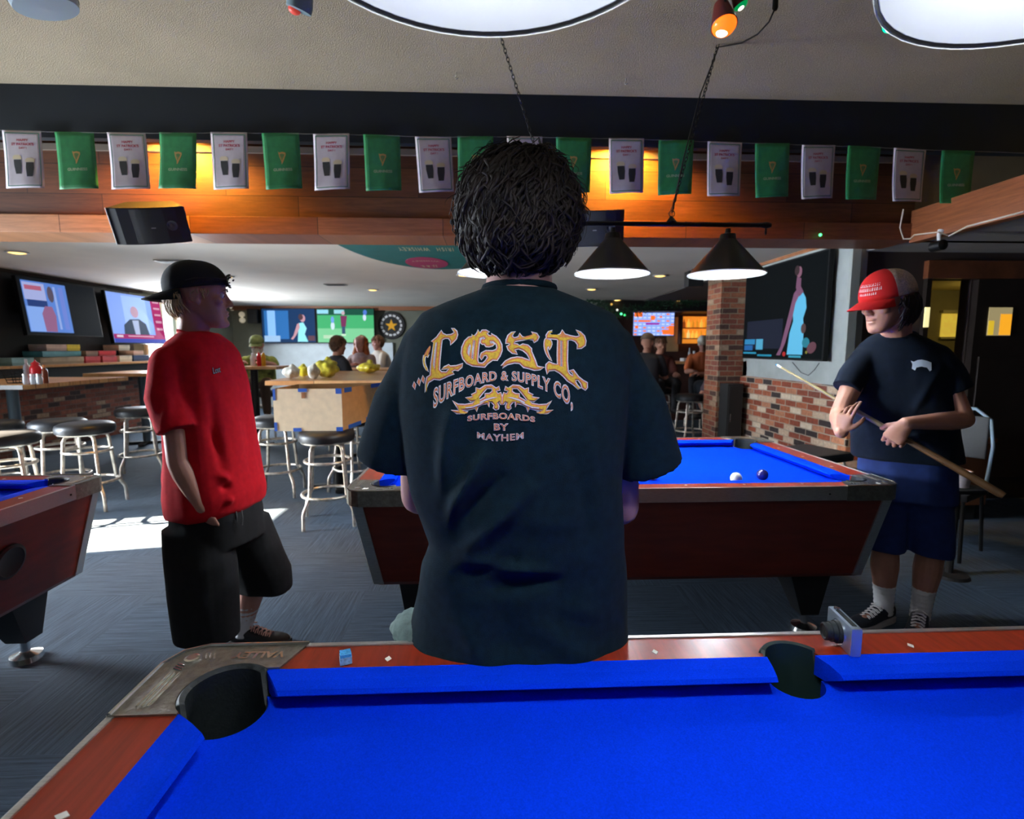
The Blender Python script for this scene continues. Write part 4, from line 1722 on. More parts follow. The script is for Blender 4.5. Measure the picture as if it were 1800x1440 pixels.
man = empty('person', (0.0, 1.08, 0.0), 0,
            'person seen from behind in a black T-shirt with flame lettering, leaning on the near table', 'person')
hc = CP(912, 386, 1.09)
Mh = frame((0.10, 1, -0.12))
J = dict(head_base=CP(915, 470, 1.10), neck=CP(912, 505, 1.10), chest=CP(905, 640, 1.12), pelvis=Vector((0.03, 1.11, 0.93)),
         shoulder_l=CP(742, 585, 1.11), shoulder_r=CP(1080, 585, 1.11),
         elbow_l=CP(736, 872, 1.17), elbow_r=CP(1092, 892, 1.17), wrist_l=CP(800, 880, 1.42), wrist_r=CP(1010, 900, 1.42),
         hip_l=Vector((-0.05, 1.15, 0.90)), hip_r=Vector((0.17, 1.15, 0.90)), knee_l=Vector((-0.05, 1.36, 0.50)), knee_r=Vector((0.18, 1.36, 0.50)),
         ankle_l=Vector((-0.07, 1.42, 0.09)), ankle_r=Vector((0.20, 1.42, 0.09)), toe_l=Vector((-0.09, 1.58, 0.04)), toe_r=Vector((0.22, 1.58, 0.04)))
m = MB()
add_body(m, J, 1.0)
m.cap_limb([J['chest'] + Vector((0, 0, 0.05)), J['neck'], J['head_base']], [0.06, 0.070, 0.066], 18)
add_head(m, hc, Mh, 1.04)
curl = [(0.5, 0.6, 0.4)] * 4
add_hand(m, J['wrist_l'], (0.5, 0.8, 0.1), (0.7, -0.3, -0.5), 1, curl)
add_hand(m, J['wrist_r'], (-0.5, 0.8, 0.1), (-0.7, -0.3, -0.5), -1, curl)
b = m.build('body', M_skin_pink, man)
remesh(b, 0.006, 5)

# shirt
rows = [(506, 853, 972, 0.060, 1.10), (511, 846, 980, 0.070, 1.10), (519, 822, 1002, 0.078, 1.10), (533, 782, 1036, 0.092, 1.10), (552, 742, 1078, 0.108, 1.10), (585, 718, 1098, 0.120, 1.10), (640, 706, 1106, 0.126, 1.095),
        (720, 704, 1100, 0.127, 1.09), (800, 712, 1092, 0.125, 1.09), (860, 726, 1087, 0.122, 1.09), (905, 740, 1087, 0.118, 1.09),
        (948, 754, 1091, 0.119, 1.09), (985, 738, 1094, 0.126, 1.10), (1030, 730, 1096, 0.135, 1.11), (1075, 722, 1098, 0.142, 1.115),
        (1110, 714, 1099, 0.158, 1.116), (1135, 722, 1097, 0.168, 1.116)]
m = MB()
rings = []
for y, xl, xr, dep, yc in rows:
    a, b_ = CP(xl, y, yc), CP(xr, y, yc)
    c = (a + b_) / 2
    rings.append(m.ring(c, Vector(((b_.x - a.x) / 2, 0, 0)), Vector((0, dep, 0)), 40, 2.5 if y > 560 else 2.2))
# the hem drops at the back to the rail
last = rings[-1]
c0 = sum((v.co for v in last), Vector()) / len(last)
hem = []
for v in last:
    back = max(0.0, -(v.co.y - c0.y) / 0.150)
    fx = 1 - min(1, abs(v.co.x - c0.x) / 0.22) ** 2
    z = lerp(v.co.z - 0.005, 0.817, back * fx ** 0.6)
    hem.append(m.bm.verts.new((v.co.x * 1.0, v.co.y - 0.006 * back, min(v.co.z - 0.004, z))))
rings.append(hem)
m.skin(rings, True)
# shoulders and sleeves
for (s0, s1, s2, r0, r1, r2) in ((CP(757, 618, 1.10), CP(712, 710, 1.12), CP(682, 812, 1.14), 0.062, 0.068, 0.070),
                                 (CP(1066, 622, 1.10), CP(1112, 710, 1.12), CP(1140, 818, 1.14), 0.062, 0.070, 0.075)):
    m.sph(s0, 0.064)
    m.tube([s0, s0.lerp(s1, 0.5), s1, s1.lerp(s2, 0.5), s2], [r0, r0 * 1.02, r1, (r1 + r2) / 2, r2], 24)
# collar roll
ct = CP(914, 509, 1.10)
t = bmesh.new()
sh = m.build('t_shirt', M_blacktee, man)


def seg(x0, y0, x1, y1, w_, d, Y=0.972):
    return (PY(x0, y0, Y), PY(x1, y1, Y), w_, d)


cr = creases([seg(760, 958, 850, 800, 0.014, 0.020), seg(775, 960, 880, 840, 0.012, -0.012), seg(752, 950, 800, 700, 0.016, 0.012), seg(800, 990, 930, 860, 0.018, 0.012),
              seg(745, 985, 980, 1010, 0.014, 0.010), seg(740, 1040, 900, 990, 0.016, -0.012), seg(830, 1040, 980, 1020, 0.02, -0.010),
              seg(735, 1080, 790, 985, 0.016, 0.008), seg(1030, 1060, 1090, 1010, 0.016, 0.010), seg(1000, 1075, 1085, 1090, 0.018, 0.009),
              seg(1075, 1000, 1040, 1060, 0.014, -0.008), seg(700, 640, 715, 830, 0.010, -0.012), seg(722, 640, 740, 850, 0.012, 0.007),
              seg(1115, 700, 1100, 760, 0.010, -0.020), seg(1095, 690, 1080, 850, 0.010, -0.012), seg(1075, 680, 1070, 850, 0.014, 0.007),
              seg(790, 1090, 860, 1165, 0.022, 0.007), seg(950, 1110, 1040, 1165, 0.025, 0.007), seg(880, 1060, 900, 1160, 0.03, -0.006),
              seg(1130, 640, 1165, 790, 0.012, 0.006), seg(1145, 700, 1120, 800, 0.010, -0.008), seg(665, 640, 650, 790, 0.012, 0.006),
              seg(690, 690, 675, 800, 0.009, -0.008), seg(775, 740, 800, 930, 0.018, 0.005), seg(1060, 560, 1100, 700, 0.02, 0.004),
              seg(860, 905, 1000, 930, 0.03, 0.004), seg(780, 560, 720, 640, 0.02, 0.004), seg(1040, 760, 1075, 960, 0.016, 0.006),
              seg(1010, 800, 1050, 980, 0.016, -0.004)])


def tee_disp(co, n):
    # the print area stays calm, the lower part is livelier
    k = 0.35 if co.z > 1.22 else min(1.0, 0.35 + (1.22 - co.z) * 6)
    return co + fabric_noise(co, n, 0.006 * k, 9.0, (1, 1, 0.6)) + fabric_noise(co + Vector((3, 1, 0)), n, 0.010 * (k - 0.3), 5.0, (1, 1, 0.5)) + cr(co, n)


remesh(sh, 0.006, 5, tee_disp)
# collar
m = MB()
pts = []
cc = CP(913, 509, 1.10)
for i in range(28):
    a = 2 * PI * i / 28
    pts.append(Vector((cc.x + 0.071 * math.cos(a), 1.102 + 0.064 * math.sin(a), cc.z + 0.001 + 0.006 * math.sin(a) * -1)))
m.tube(pts, 0.0080, 8, closed=True)
m.build('collar', M_blacktee, sh, smooth=60)

# back print, traced on a flat sheet and laid over the shirt
_dg = bpy.context.evaluated_depsgraph_get()
bvh = BVHTree.FromObject(sh, _dg)


def on_back(px, py, e):
    p = PY(px, py, 0.96)
    h, n_, i_, d_ = bvh.ray_cast(Vector((p.x, 0.80, p.z)), Vector((0, 1, 0)), 0.5)
    if h is None:
        return Vector((p.x, 0.97 - e, p.z))
    return Vector((h.x, h.y - e, h.z))


def catmull(pts, k=3):
    out = []
    n = len(pts)
    for i in range(n):
        p0, p1, p2, p3 = pts[i - 1], pts[i], pts[(i + 1) % n], pts[(i + 2) % n]
        for j in range(k):
            t = j / k
            out.append(tuple(0.5 * ((2 * b) + (-a + c) * t + (2 * a - 5 * b + 4 * c - d) * t * t + (-a + 3 * b - 3 * c + d) * t ** 3)
                             for a, b, c, d in zip(p0, p1, p2, p3)))
    return out


def grow(pts, d):
    """offset a closed outline outward by d"""
    n = len(pts)
    area = sum(pts[i][0] * pts[(i + 1) % n][1] - pts[(i + 1) % n][0] * pts[i][1] for i in range(n))
    sg = 1 if area > 0 else -1
    out = []
    for i in range(n):
        a, b, c = Vector(pts[i - 1]), Vector(pts[i]), Vector(pts[(i + 1) % n])
        t = (c - a)
        if t.length < 1e-9:
            out.append(tuple(b))
            continue
        t.normalize()
        nn = Vector((t.y, -t.x)) * sg
        out.append(tuple(b + nn * d))
    return out


PLN, PLN2 = MB(), MB()
PW, PR_, PO, PYE = MB(), MB(), MB(), MB()      # white, red, orange, yellow layers


def shape(loops, smooth=2, wht=1.5, ylw=-2.9):
    """loops in photo pixels: outer outline then holes (holes show the cloth)"""
    lp = [catmull(l, smooth) if smooth > 1 else l for l in loops]
    for mb, d, e in ((PW, wht, 0.0012), (PR_, -0.3, 0.0018), (PO, -1.5, 0.0024), (PYE, ylw, 0.0030)):
        if d is None:
            continue
        q = [grow(l, d if i == 0 else -d) for i, l in enumerate(lp)]
        vs, fs, _ = fill_loops(q)
        add_flat(mb, refine((vs, fs), 9.0), lambda x, y, e=e: on_back(x, y, e))


def A(ox, oy, sc, pts):
    return [(ox + x / sc, oy + y / sc) for x, y in pts]


a1 = lambda pts: A(710, 565, 10, pts)
a2 = lambda pts: A(870, 565, 10, pts)
# L
shape([a1([(440, 350), (540, 270), (590, 200), (622, 150), (655, 205), (720, 235), (810, 225), (870, 190), (850, 150), (815, 110), (865, 120), (910, 165), (925, 230), (905, 300), (850, 360), (800, 410),
           (800, 340), (760, 290), (690, 290), (640, 320), (630, 400), (605, 700), (600, 860), (640, 900), (730, 900), (780, 840), (730, 840), (640, 850), (690, 810), (775, 770), (800, 795), (900, 790), (1030, 750), (1010, 810), (940, 870),
           (880, 860), (830, 890), (870, 930), (760, 970), (700, 1000), (610, 1040), (500, 1030), (400, 1090), (370, 1160), (340, 1280), (345, 1100), (370, 1000), (430, 960), (440, 750), (490, 370)]),
       a1([(510, 380), (540, 360), (500, 900), (475, 910)])], 1)
shape([a1([(490, 380), (505, 370), (470, 940), (440, 930), (455, 700)])], 1, None, None)
shape([a1([(420, 420), (425, 500), (370, 640), (350, 590), (320, 660), (330, 760), (390, 900), (310, 800), (290, 690), (300, 600), (350, 500)])])
for cx, cy in ((118, 1160), (210, 1090), (292, 1040)):
    shape([a1([(cx - 5, cy - 70), (cx + 30, cy - 15), (cx + 12, cy + 72), (cx - 35, cy + 10)])], 1, 1.0, None)
# O
shape([a1([(1190, 262), (1130, 275), (1060, 340), (1012, 450), (1000, 560), (1030, 660), (1100, 740), (1200, 785), (1300, 795), (1420, 805), (1470, 745), (1560, 680), (1640, 685), (1690, 610), (1727, 510), (1722, 410),
           (1680, 325), (1620, 262), (1530, 212), (1548, 252), (1490, 245), (1460, 205), (1502, 182), (1440, 147), (1370, 150), (1345, 190), (1315, 190), (1300, 140), (1280, 200), (1240, 250), (1200, 250), (1195, 220)]),
       a1([(1228, 320), (1240, 340), (1222, 500), (1205, 675), (1188, 650), (1195, 480)]),
       a1([(1160, 400), (1166, 440), (1152, 520), (1138, 615), (1115, 560), (1125, 460)]),
       a1([(1335, 290), (1400, 270), (1425, 300), (1400, 310), (1375, 300), (1350, 330), (1345, 370), (1375, 400), (1415, 400), (1440, 440), (1500, 445), (1560, 425), (1590, 400), (1560, 380), (1525, 385), (1515, 350), (1570, 350), (1625, 400), (1640, 460),
           (1620, 500), (1560, 520), (1440, 518), (1360, 560), (1335, 630), (1362, 675), (1385, 640), (1400, 605), (1450, 595), (1470, 640), (1430, 700), (1380, 742), (1310, 735), (1292, 680), (1305, 500), (1318, 380)])], 1)
# S
shape([a2([(370, 180), (300, 190), (240, 240), (205, 320), (200, 390), (230, 380), (270, 400), (240, 430), (215, 430), (240, 500), (310, 560), (400, 575), (370, 530), (350, 500), (420, 480), (500, 510), (570, 570), (610, 640), (620, 690),
           (560, 670), (480, 640), (400, 630), (290, 650), (190, 700), (110, 790), (170, 760), (130, 820), (220, 760), (350, 730), (440, 740), (510, 810), (600, 830), (700, 860), (800, 850), (870, 810), (790, 805), (750, 790), (720, 700), (680, 600), (650, 530),
           (650, 480), (590, 420), (500, 400), (440, 430), (400, 400), (340, 390), (360, 350), (460, 330), (600, 310), (680, 320), (700, 370), (760, 330), (790, 270), (750, 210), (650, 185), (690, 220), (670, 270), (570, 290), (490, 270), (445, 210), (420, 270), (350, 290), (310, 260), (325, 210)]),
       ], 1)
# T
shape([a2([(1040, 155), (960, 180), (920, 240), (925, 300), (1000, 300), (1110, 310), (1130, 330), (1115, 600), (1115, 760), (1040, 750), (960, 715), (910, 760), (905, 830), (930, 930), (960, 870), (1060, 860), (1150, 910), (1220, 970), (1290, 1050),
           (1400, 1120), (1490, 1200), (1530, 1190), (1470, 1130), (1440, 1080), (1440, 1040), (1490, 1040), (1540, 1110), (1560, 1180), (1620, 1220), (1655, 1180), (1655, 1090), (1580, 1050), (1490, 980), (1430, 900), (1400, 860), (1330, 870),
           (1390, 920), (1390, 970), (1330, 930), (1300, 880), (1290, 700), (1310, 330), (1380, 320), (1450, 350), (1490, 410), (1480, 480), (1560, 470), (1630, 420), (1645, 340), (1620, 250), (1550, 180), (1465, 145), (1510, 200), (1530, 250), (1470, 270), (1360, 250),
           (1260, 220), (1213, 145), (1180, 215), (1110, 250), (1020, 245), (985, 215), (1000, 180)]),
       a2([(1180, 330), (1200, 340), (1190, 800), (1170, 790)])], 1)
shape([a2([(905, 300), (950, 310), (1000, 330), (1020, 400), (970, 500), (960, 440), (935, 480), (960, 590), (1010, 700), (940, 620), (890, 500), (880, 380)])], 2, 1.2, -1.6)
# moustache shaped tribal flame, two mirrored halves
bx = lambda pts: A(740, 650, 6.207, pts)
half = [(888, 385), (870, 380), (850, 350), (835, 365), (850, 400), (845, 430), (815, 440), (790, 420), (800, 390), (775, 360), (745, 350), (740, 410), (725, 370), (660, 385), (620, 410), (605, 460), (590, 425), (520, 440), (430, 445), (430, 465), (515, 465),
        (470, 485), (390, 480), (330, 445), (410, 450), (390, 405), (345, 340), (400, 380), (480, 385), (560, 370), (590, 340), (540, 350), (485, 310), (560, 300), (550, 275), (600, 250), (600, 200), (640, 215), (700, 175), (770, 170), (820, 205), (850, 185),
        (860, 225), (820, 235), (840, 265), (870, 250), (886, 300)]
holes = [[(775, 205), (720, 205), (680, 250), (640, 300), (600, 350), (640, 335), (700, 300), (700, 265), (745, 262), (778, 240)]]
cxm = 887
lines_ = [[(640, 352), (700, 322), (780, 300), (835, 302), (780, 315), (700, 340), (645, 368)], [(480, 415), (560, 405), (640, 372), (700, 352), (640, 385), (560, 418), (490, 425)]]
for mir in (False, True):
    mm = (lambda q: [(2 * cxm - x, y) for x, y in reversed(q)]) if mir else (lambda q: q)
    shape([bx(mm(half))] + [bx(mm(h)) for h in holes], 1, 1.3, -2.6)
    for ln in lines_:
        q = bx(mm(ln))
        vs, fs, _ = fill_loops([grow(q, 0.9)])
        add_flat(PYE, ([], []), None) if False else None
        for mb, d, e in ((PLN, 0.9, 0.0034), (PLN2, 0.0, 0.0038)):
            vs, fs, _ = fill_loops([grow(q, d)])
            add_flat(mb, refine((vs, fs), 9.0), lambda x, y, e=e: on_back(x, y, e))


def arc_text(s, xs, top, bot, wscale=1.0, slab=True, off=(0.052, 0.002)):
    """letters squeezed between two curves; xs = (x0, x1); top, bot functions of x give pixel rows"""
    for mb, o_, e in ((PW, off[0], 0.0012), (PR_, off[1], 0.0020), (PO, off[1] - 0.016, 0.0026)):
        vs, fs = text_loops(s, 1.0, o_, 1.12)
        v0, f0 = text_loops(s, 1.0, 0.0, 1.12)
        x0 = min(v[0] for v in v0)
        x1 = max(v[0] for v in v0)
        y0, y1 = -0.36, 0.36

        def fn(x, y, e=e):
            u = (x - x0) / (x1 - x0)
            px = lerp(xs[0], xs[1], u)
            v = (y - y0) / (y1 - y0)
            py = lerp(bot(px), top(px), v)
            return on_back(px, py, e)
        add_flat(mb, refine((vs, fs), 0.30), fn)


def quad(pts):
    (x0, y0), (x1, y1), (x2, y2) = pts

    def f(x):
        return (y0 * (x - x1) * (x - x2) / ((x0 - x1) * (x0 - x2)) + y1 * (x - x0) * (x - x2) / ((x1 - x0) * (x1 - x2)) +
                y2 * (x - x0) * (x - x1) / ((x2 - x0) * (x2 - x1)))
    return f


arc_text('SURFBOARD & SUPPLY CO,', (760, 1008), quad([(760, 688), (885, 654), (1008, 686)]), quad([(760, 722), (885, 670), (1008, 720)]))
arc_text('SURFBOARDS', (822, 940), quad([(822, 733), (881, 727), (940, 734)]), quad([(822, 742), (881, 738), (940, 743)]))
arc_text('BY', (869, 892), lambda x: 746, lambda x: 758)
arc_text('MAYHEM', (839, 920), quad([(839, 761), (880, 765), (920, 761)]), quad([(839, 772), (880, 777), (920, 772)]), off=(0.036, -0.014))
PWm = mat('print_white', (0.80, 0.80, 0.92), 0.8, nz=(300, 0.15))
PRm = mat('print_red', (0.80, 0.22, 0.17), 0.8, nz=(300, 0.15))
POm = mat('print_orange', (0.80, 0.27, 0.09), 0.8, nz=(300, 0.15))
PYm = mat('print_yellow', (0.95, 0.55, 0.05), 0.8, nz=(250, 0.2))
for mb, mm, nm in ((PW, PWm, 'print_outline'), (PR_, PRm, 'print_red_layer'), (PO, POm, 'print_orange_layer'), (PYE, PYm, 'print_flame_fill'),
                   (PLN, PRm, 'print_inner_line'), (PLN2, PWm, 'print_inner_highlight')):
    mb.build(nm, mm, sh, weld=False)

# hair
hcc = CP(912, 374, 1.085)
m = MB()
Mi = Matrix.Identity(3)
m.sph(hcc + Vector((0, 0, 0.004)), (0.112, 0.112, 0.112), u=32, v=20)
m.sph(hcc + Vector((-0.006, -0.012, -0.050)), (0.100, 0.095, 0.075), u=24, v=16)
hb = m.build('hair', M_hair, man)
remesh(hb, 0.008, 6, lambda co, n: co + n * (0.010 * noise.noise(co * 28) + 0.004 * noise.noise(co * 70)))
m = MB()
cov = lambda v: not (v.y > 0.25 and v.z < 0.35) and v.z > -0.55
hair_locks(m, hcc + Vector((0, 0, 0.0)), Mi, (0.113, 0.112, 0.115), 1500, 0.085, 0.0034, 5, cov, wave=0.011, lift=-0.002)
hair_locks(m, hcc + Vector((-0.004, -0.010, -0.044)), Mi, (0.103, 0.098, 0.078), 520, 0.06, 0.0030, 9,
           lambda v: v.y < 0.4 and v.z < 0.3 and v.z > -0.8, wave=0.010, lift=0.0)
hair_locks(m, hcc, Mi, (0.116, 0.114, 0.118), 220, 0.07, 0.0009, 12, cov, wave=0.014, lift=0.006)
m.build('hair_locks', mat('dark_brown_locks', (0.016, 0.008, 0.0055), 0.6, nz=(30, 0.6)), hb, smooth=80)

# shorts, socks and shoes of the man in front
m = MB()
m.sph((0.055, 1.15, 0.88), (0.185, 0.145, 0.11), u=24, v=14)
m.cap_limb([J['hip_l'] + Vector((-0.02, 0.02, -0.01)), J['knee_l'] + Vector((0, 0, 0.06))], [0.095, 0.085], 16)
m.cap_limb([J['hip_r'] + Vector((0.0, 0.02, -0.01)), J['knee_r'] + Vector((0, 0, 0.06))], [0.10, 0.09], 16)
m.sph(CP(722, 1136, 1.06) + Vector((0.02, 0.06, 0.012)), (0.075, 0.075, 0.032))
o = m.build('shorts', mat('grey_green_twill', (0.17, 0.25, 0.24), 0.85, nz=(60, 0.2), bump=(500, 0.3)), man)
remesh(o, 0.008, 5, lambda co, n: co + n * 0.002 * math.sin(co.x * 500))
for k in 'lr':
    sock(man, J['knee_' + k], J['ankle_' + k], 0.55, M_sock, J['toe_' + k])
    shoe(man, J['ankle_' + k], J['toe_' + k], (M_shoe, M_sole, M_lace))
relative(man)

# ------------------------------------------------------------------ caps
def cap(parent, c, M, s, mats, tilt=0.0, brim=True, mesh_back=False, h=0.098, tuck=0.0, name='cap', lift=0.028, rx=0.088, ry=0.112):
    """baseball cap; local -y is where the brim points"""
    c = Vector(c)
    T = Matrix.Rotation(tilt, 3, 'X')

    def P(v):
        return c + M @ (T @ (Vector(v) * s))
    m = MB()
    nu, nv = 40, 12
    grid = []
    for j in range(nv):
        ph = (j / (nv - 1)) * PI / 2 * 0.985
        row = []
        for i in range(nu):
            a = 2 * PI * i / nu
            cr_ = math.cos(ph) ** 0.82
            front = (1 + math.cos(a)) / 2
            row.append(m.bm.verts.new(P((rx * math.sin(a) * cr_, -ry * math.cos(a) * cr_, lift + h * math.sin(ph) ** 0.92 * (1 + 0.05 * front)))))
        grid.append(row)
    for j in range(nv - 1):
        for i in range(nu):
            m.mi = 0
            if mesh_back and not (i < 8 or i >= nu - 8):
                m.mi = 1
            m._f((grid[j][i], grid[j][(i + 1) % nu], grid[j + 1][(i + 1) % nu], grid[j + 1][i]))
    m.mi = 0
    m._f(list(reversed(grid[-1])))
    o = m.build(name, mats[:2] if mesh_back else mats[0], parent, smooth=60)
    sd = o.modifiers.new('s', 'SOLIDIFY')
    sd.thickness = 0.003
    sd.offset = 1
    m = MB()
    m.sph(P((0, 0, lift + h * 1.01)), 0.007 * s, u=10, v=6)
    m.build('cap_button', mats[0], o)
    if brim:
        m = MB()
        top, bot = [], []
        n = 17
        for i in range(n):
            a = lerp(-1.12, 1.12, i / (n - 1))
            row_t = []
            for k in range(5):
                t = k / 4
                ext = 0.072 * math.cos(a * 1.05) ** 0.7 if abs(a) < 1.11 else 0.0
                x = rx * 1.0 * math.sin(a) * (1 + 0.02 * t)
                y = -ry * 1.0 * math.cos(a) - ext * t
                z = lift + 0.004 - 0.26 * abs(x) ** 1.0 * (0.4 + 0.6 * t) * abs(x) / rx - 0.020 * t
                row_t.append(P((x, y, z)))
            top.append(row_t)
        vt = [[m.bm.verts.new(p) for p in r] for r in top]
        up = (M @ (T @ Vector((0, 0, 1)))).normalized()
        vb = [[m.bm.verts.new(p - up * 0.003) for p in r] for r in top]
        for i in range(n - 1):
            for k in range(4):
                m._f((vt[i][k], vt[i + 1][k], vt[i + 1][k + 1], vt[i][k + 1]))
                m._f((vb[i][k + 1], vb[i + 1][k + 1], vb[i + 1][k], vb[i][k]))
            m._f((vt[i][4], vt[i + 1][4], vb[i + 1][4], vb[i][4]))
        m.build('brim', mats[0], o, smooth=50)
    return o, P


# ------------------------------------------------------------------ man in the red T-shirt
YR = 2.35


def RP(px, py, Y=YR):
    return PY(px, py, Y)


man = empty('person', (-1.32, 2.35, 0), 0, 'standing person in a red T-shirt, long black shorts and a backwards black cap', 'person')
fR = Vector((0.98, -0.2, 0))
LR = Vector((0.2, 0.98, 0))
hs = 1.13
hc = RP(348, 520, 2.33)
Mh = frame((0.90, 0.40, -0.03))
J = dict(head_base=RP(338, 570, 2.34), neck=RP(338, 598, 2.35), chest=RP(348, 660, 2.35), pelvis=RP(372, 880, 2.36),
         shoulder_r=RP(296, 632, 2.18), shoulder_l=RP(398, 626, 2.52),
         elbow_r=RP(313, 812, 2.14), wrist_r=RP(354, 893, 2.15), elbow_l=RP(408, 800, 2.50), wrist_l=RP(425, 880, 2.45),
         hip_r=RP(350, 900, 2.28), hip_l=RP(405, 895, 2.44), knee_r=RP(362, 1050, 2.20), knee_l=RP(452, 1000, 2.44),
         ankle_r=Vector((-1.20, 2.22, 0.085)), toe_r=Vector((-1.05, 2.12, 0.04)),
         ankle_l=PY(428, 1098, 2.45), toe_l=PY(485, 1118, 2.44))
J['ankle_l'].z = 0.085
J['toe_l'].z = 0.035
m = MB()
add_body(m, J, 1.0)
m.cap_limb([J['chest'], J['neck'], J['head_base'] + Vector((0.01, 0, 0.01)), hc + Vector((-0.025, -0.012, -0.02))], [0.05, 0.062, 0.062, 0.062], 18)
add_head(m, hc, Mh, hs)
add_hand(m, J['wrist_r'], (0.20, 0.36, -1), (0.2, 1.0, 0.3), -1, [(0.15, 0.3, 0.3)] * 4, thumb=(0.2, 0.2), spread=0.0)
b = m.build('body', M_skin, man)
es = eye_sockets(hc, Mh, hs)
remesh(b, 0.0048, 3, lambda co, n: co + (es(co) if co.z > 1.4 else Vector((0, 0, 0))))
add_eyes(man, hc, Mh, hs)
# T-shirt
m = MB()
rings = []
for y, xl, xr, a_, b_, p_ in ((584, 316, 384, 0.075, 0.072, 2.1), (590, 306, 396, 0.105, 0.080, 2.1), (602, 296, 408, 0.150, 0.098, 2.2), (622, 290, 418, 0.185, 0.115, 2.3),
                              (660, 290, 430, 0.200, 0.128, 2.3), (720, 290, 445, 0.205, 0.138, 2.3), (780, 290, 457, 0.212, 0.148, 2.3),
                              (830, 291, 466, 0.222, 0.160, 2.3), (862, 294, 470, 0.230, 0.170, 2.3), (884, 302, 464, 0.228, 0.168, 2.3), (895, 306, 452, 0.215, 0.155, 2.3)):
    c = RP((xl + xr) / 2, y)
    rings.append(m.ring(c, LR * a_, -fR * b_, 36, p_))
m.skin(rings, True)
for (s0, s1, s2, r0, r1) in ((RP(296, 638, 2.20), RP(289, 700, 2.15), RP(310, 758, 2.13), 0.072, 0.074), (RP(392, 634, 2.49), RP(404, 700, 2.52), RP(410, 765, 2.52), 0.068, 0.072)):
    m.sph(s0, 0.070)
    m.tube([s0, s0.lerp(s1, 0.5), s1, s1.lerp(s2, 0.5), s2], [r0, r0, (r0 + r1) / 2, r1, r1], 24)
sh = m.build('t_shirt', M_redtee, man)


def rs(x0, y0, x1, y1, w_, d, Y=2.2):
    return (RP(x0, y0, Y), RP(x1, y1, Y), w_, d)


crr = creases([rs(300, 640, 292, 760, 0.02, 0.012, 2.08), rs(318, 640, 330, 780, 0.018, -0.016), rs(340, 650, 362, 800, 0.022, 0.012), rs(372, 660, 392, 830, 0.022, -0.012),
               rs(400, 650, 425, 830, 0.02, 0.010), rs(375, 830, 460, 870, 0.018, 0.016), rs(370, 862, 450, 845, 0.016, -0.014), rs(385, 885, 440, 870, 0.014, 0.012),
               rs(360, 740, 430, 860, 0.02, -0.010), rs(415, 700, 450, 860, 0.02, 0.010), rs(290, 820, 300, 890, 0.016, 0.010, 2.25), rs(345, 610, 380, 640, 0.02, 0.006)])
remesh(sh, 0.007, 5, lambda co, n: co + fabric_noise(co, n, 0.009, 6.5, (1, 1, 0.45)) + crr(co, n))
cc = RP(349, 587, 2.345)
m = MB()
m.tube([cc + LR * (0.074 * math.cos(t)) + fR * (0.071 * math.sin(t)) + Vector((0, 0, -0.016 * math.sin(t))) for t in [i * PI / 14 for i in range(28)]], 0.009, 8, closed=True)
m.build('collar', M_redtee, sh, smooth=60)
# small chest lettering
bvh = BVHTree.FromObject(sh, bpy.context.evaluated_depsgraph_get())


def on_shirt(p, d, e):
    h, n_, i_, q = bvh.ray_cast(Vector(p) - Vector(d) * 0.6, Vector(d), 1.2)
    return (h - Vector(d) * e) if h is not None else Vector(p)


base = RP(395, 652, 2.2)
m = MB()
for off, e, mi in ((0.06, 0.0018, 0), (-0.01, 0.0028, 1)):
    vs, fs = text_loops('Lost', 1.0, off)
    m.mi = mi
    add_flat(m, refine((vs, fs), 0.3), lambda x, y, e=e: on_shirt(base + (LR * 0.9 + Vector((0, 0, 0.12))) * (x * 0.026) + Vector((0, 0, 1)) * (y * 0.036), (-0.75, 0.66, 0), e))
m.build('chest_print', [mat('print_black', (0.02, 0.015, 0.02), 0.8), PWm], sh, weld=False)
# cap worn backwards
M_capk = mat('black_cap_cloth', (0.010, 0.012, 0.014), 0.85, bump=(300, 0.2))
Mc = frame((-0.90, -0.40, 0.0))
cp_, P = cap(man, hc + Vector((0.0, 0, 0.004)), Mc, hs, [M_capk], tilt=R(9), h=0.100, lift=0.022, rx=0.086, ry=0.109)
# hair under the cap, behind the ear
m = MB()
hh = hc + Vector((0.004, 0, -0.012))
hair_locks(m, hh, Mh, (0.082 * hs, 0.106 * hs, 0.10 * hs), 420, 0.080, 0.0042, 4, lambda v: v.y > 0.52 and -0.15 < v.z < 0.25, wave=0.004, droop=1.6, lift=0.0)
hair_locks(m, hh, Mh, (0.082 * hs, 0.106 * hs, 0.10 * hs), 60, 0.03, 0.0030, 8, lambda v: -0.30 < v.y < 0.2 and 0.22 < v.z < 0.40, wave=0.003, droop=1.6, lift=0.0)
m.build('hair', M_blond, man, smooth=80)
# shorts
m = MB()
pel = RP(378, 880, 2.36)
ha = [(RP(380, 868), LR * 0.185, fR * 0.150), (RP(384, 900), LR * 0.200, fR * 0.165), (RP(388, 945), LR * 0.205, fR * 0.170)]
m.skin([m.ring(c, a, -b, 30, 2.4) for c, a, b in ha], True)
for pts in (((345, 925, 2.26, 0.120, 0.150), (352, 985, 2.22, 0.128, 0.155), (358, 1050, 2.20, 0.130, 0.152), (364, 1121, 2.19, 0.118, 0.140)),
            ((428, 905, 2.47, 0.110, 0.130), (440, 950, 2.48, 0.120, 0.145), (455, 1000, 2.48, 0.125, 0.160), (461, 1034, 2.48, 0.118, 0.150))):
    rg = []
    for px, py, Y, a, b_ in pts:
        rg.append(m.ring(RP(px, py, Y), LR * a * 0.92, -fR * b_ * 0.92, 24, 2.3))
    m.skin(rg, True)
m.cap_limb([RP(372, 925, 2.32), RP(420, 925, 2.42)], [0.13, 0.12], 16)
o = m.build('shorts', M_blackshort, man)
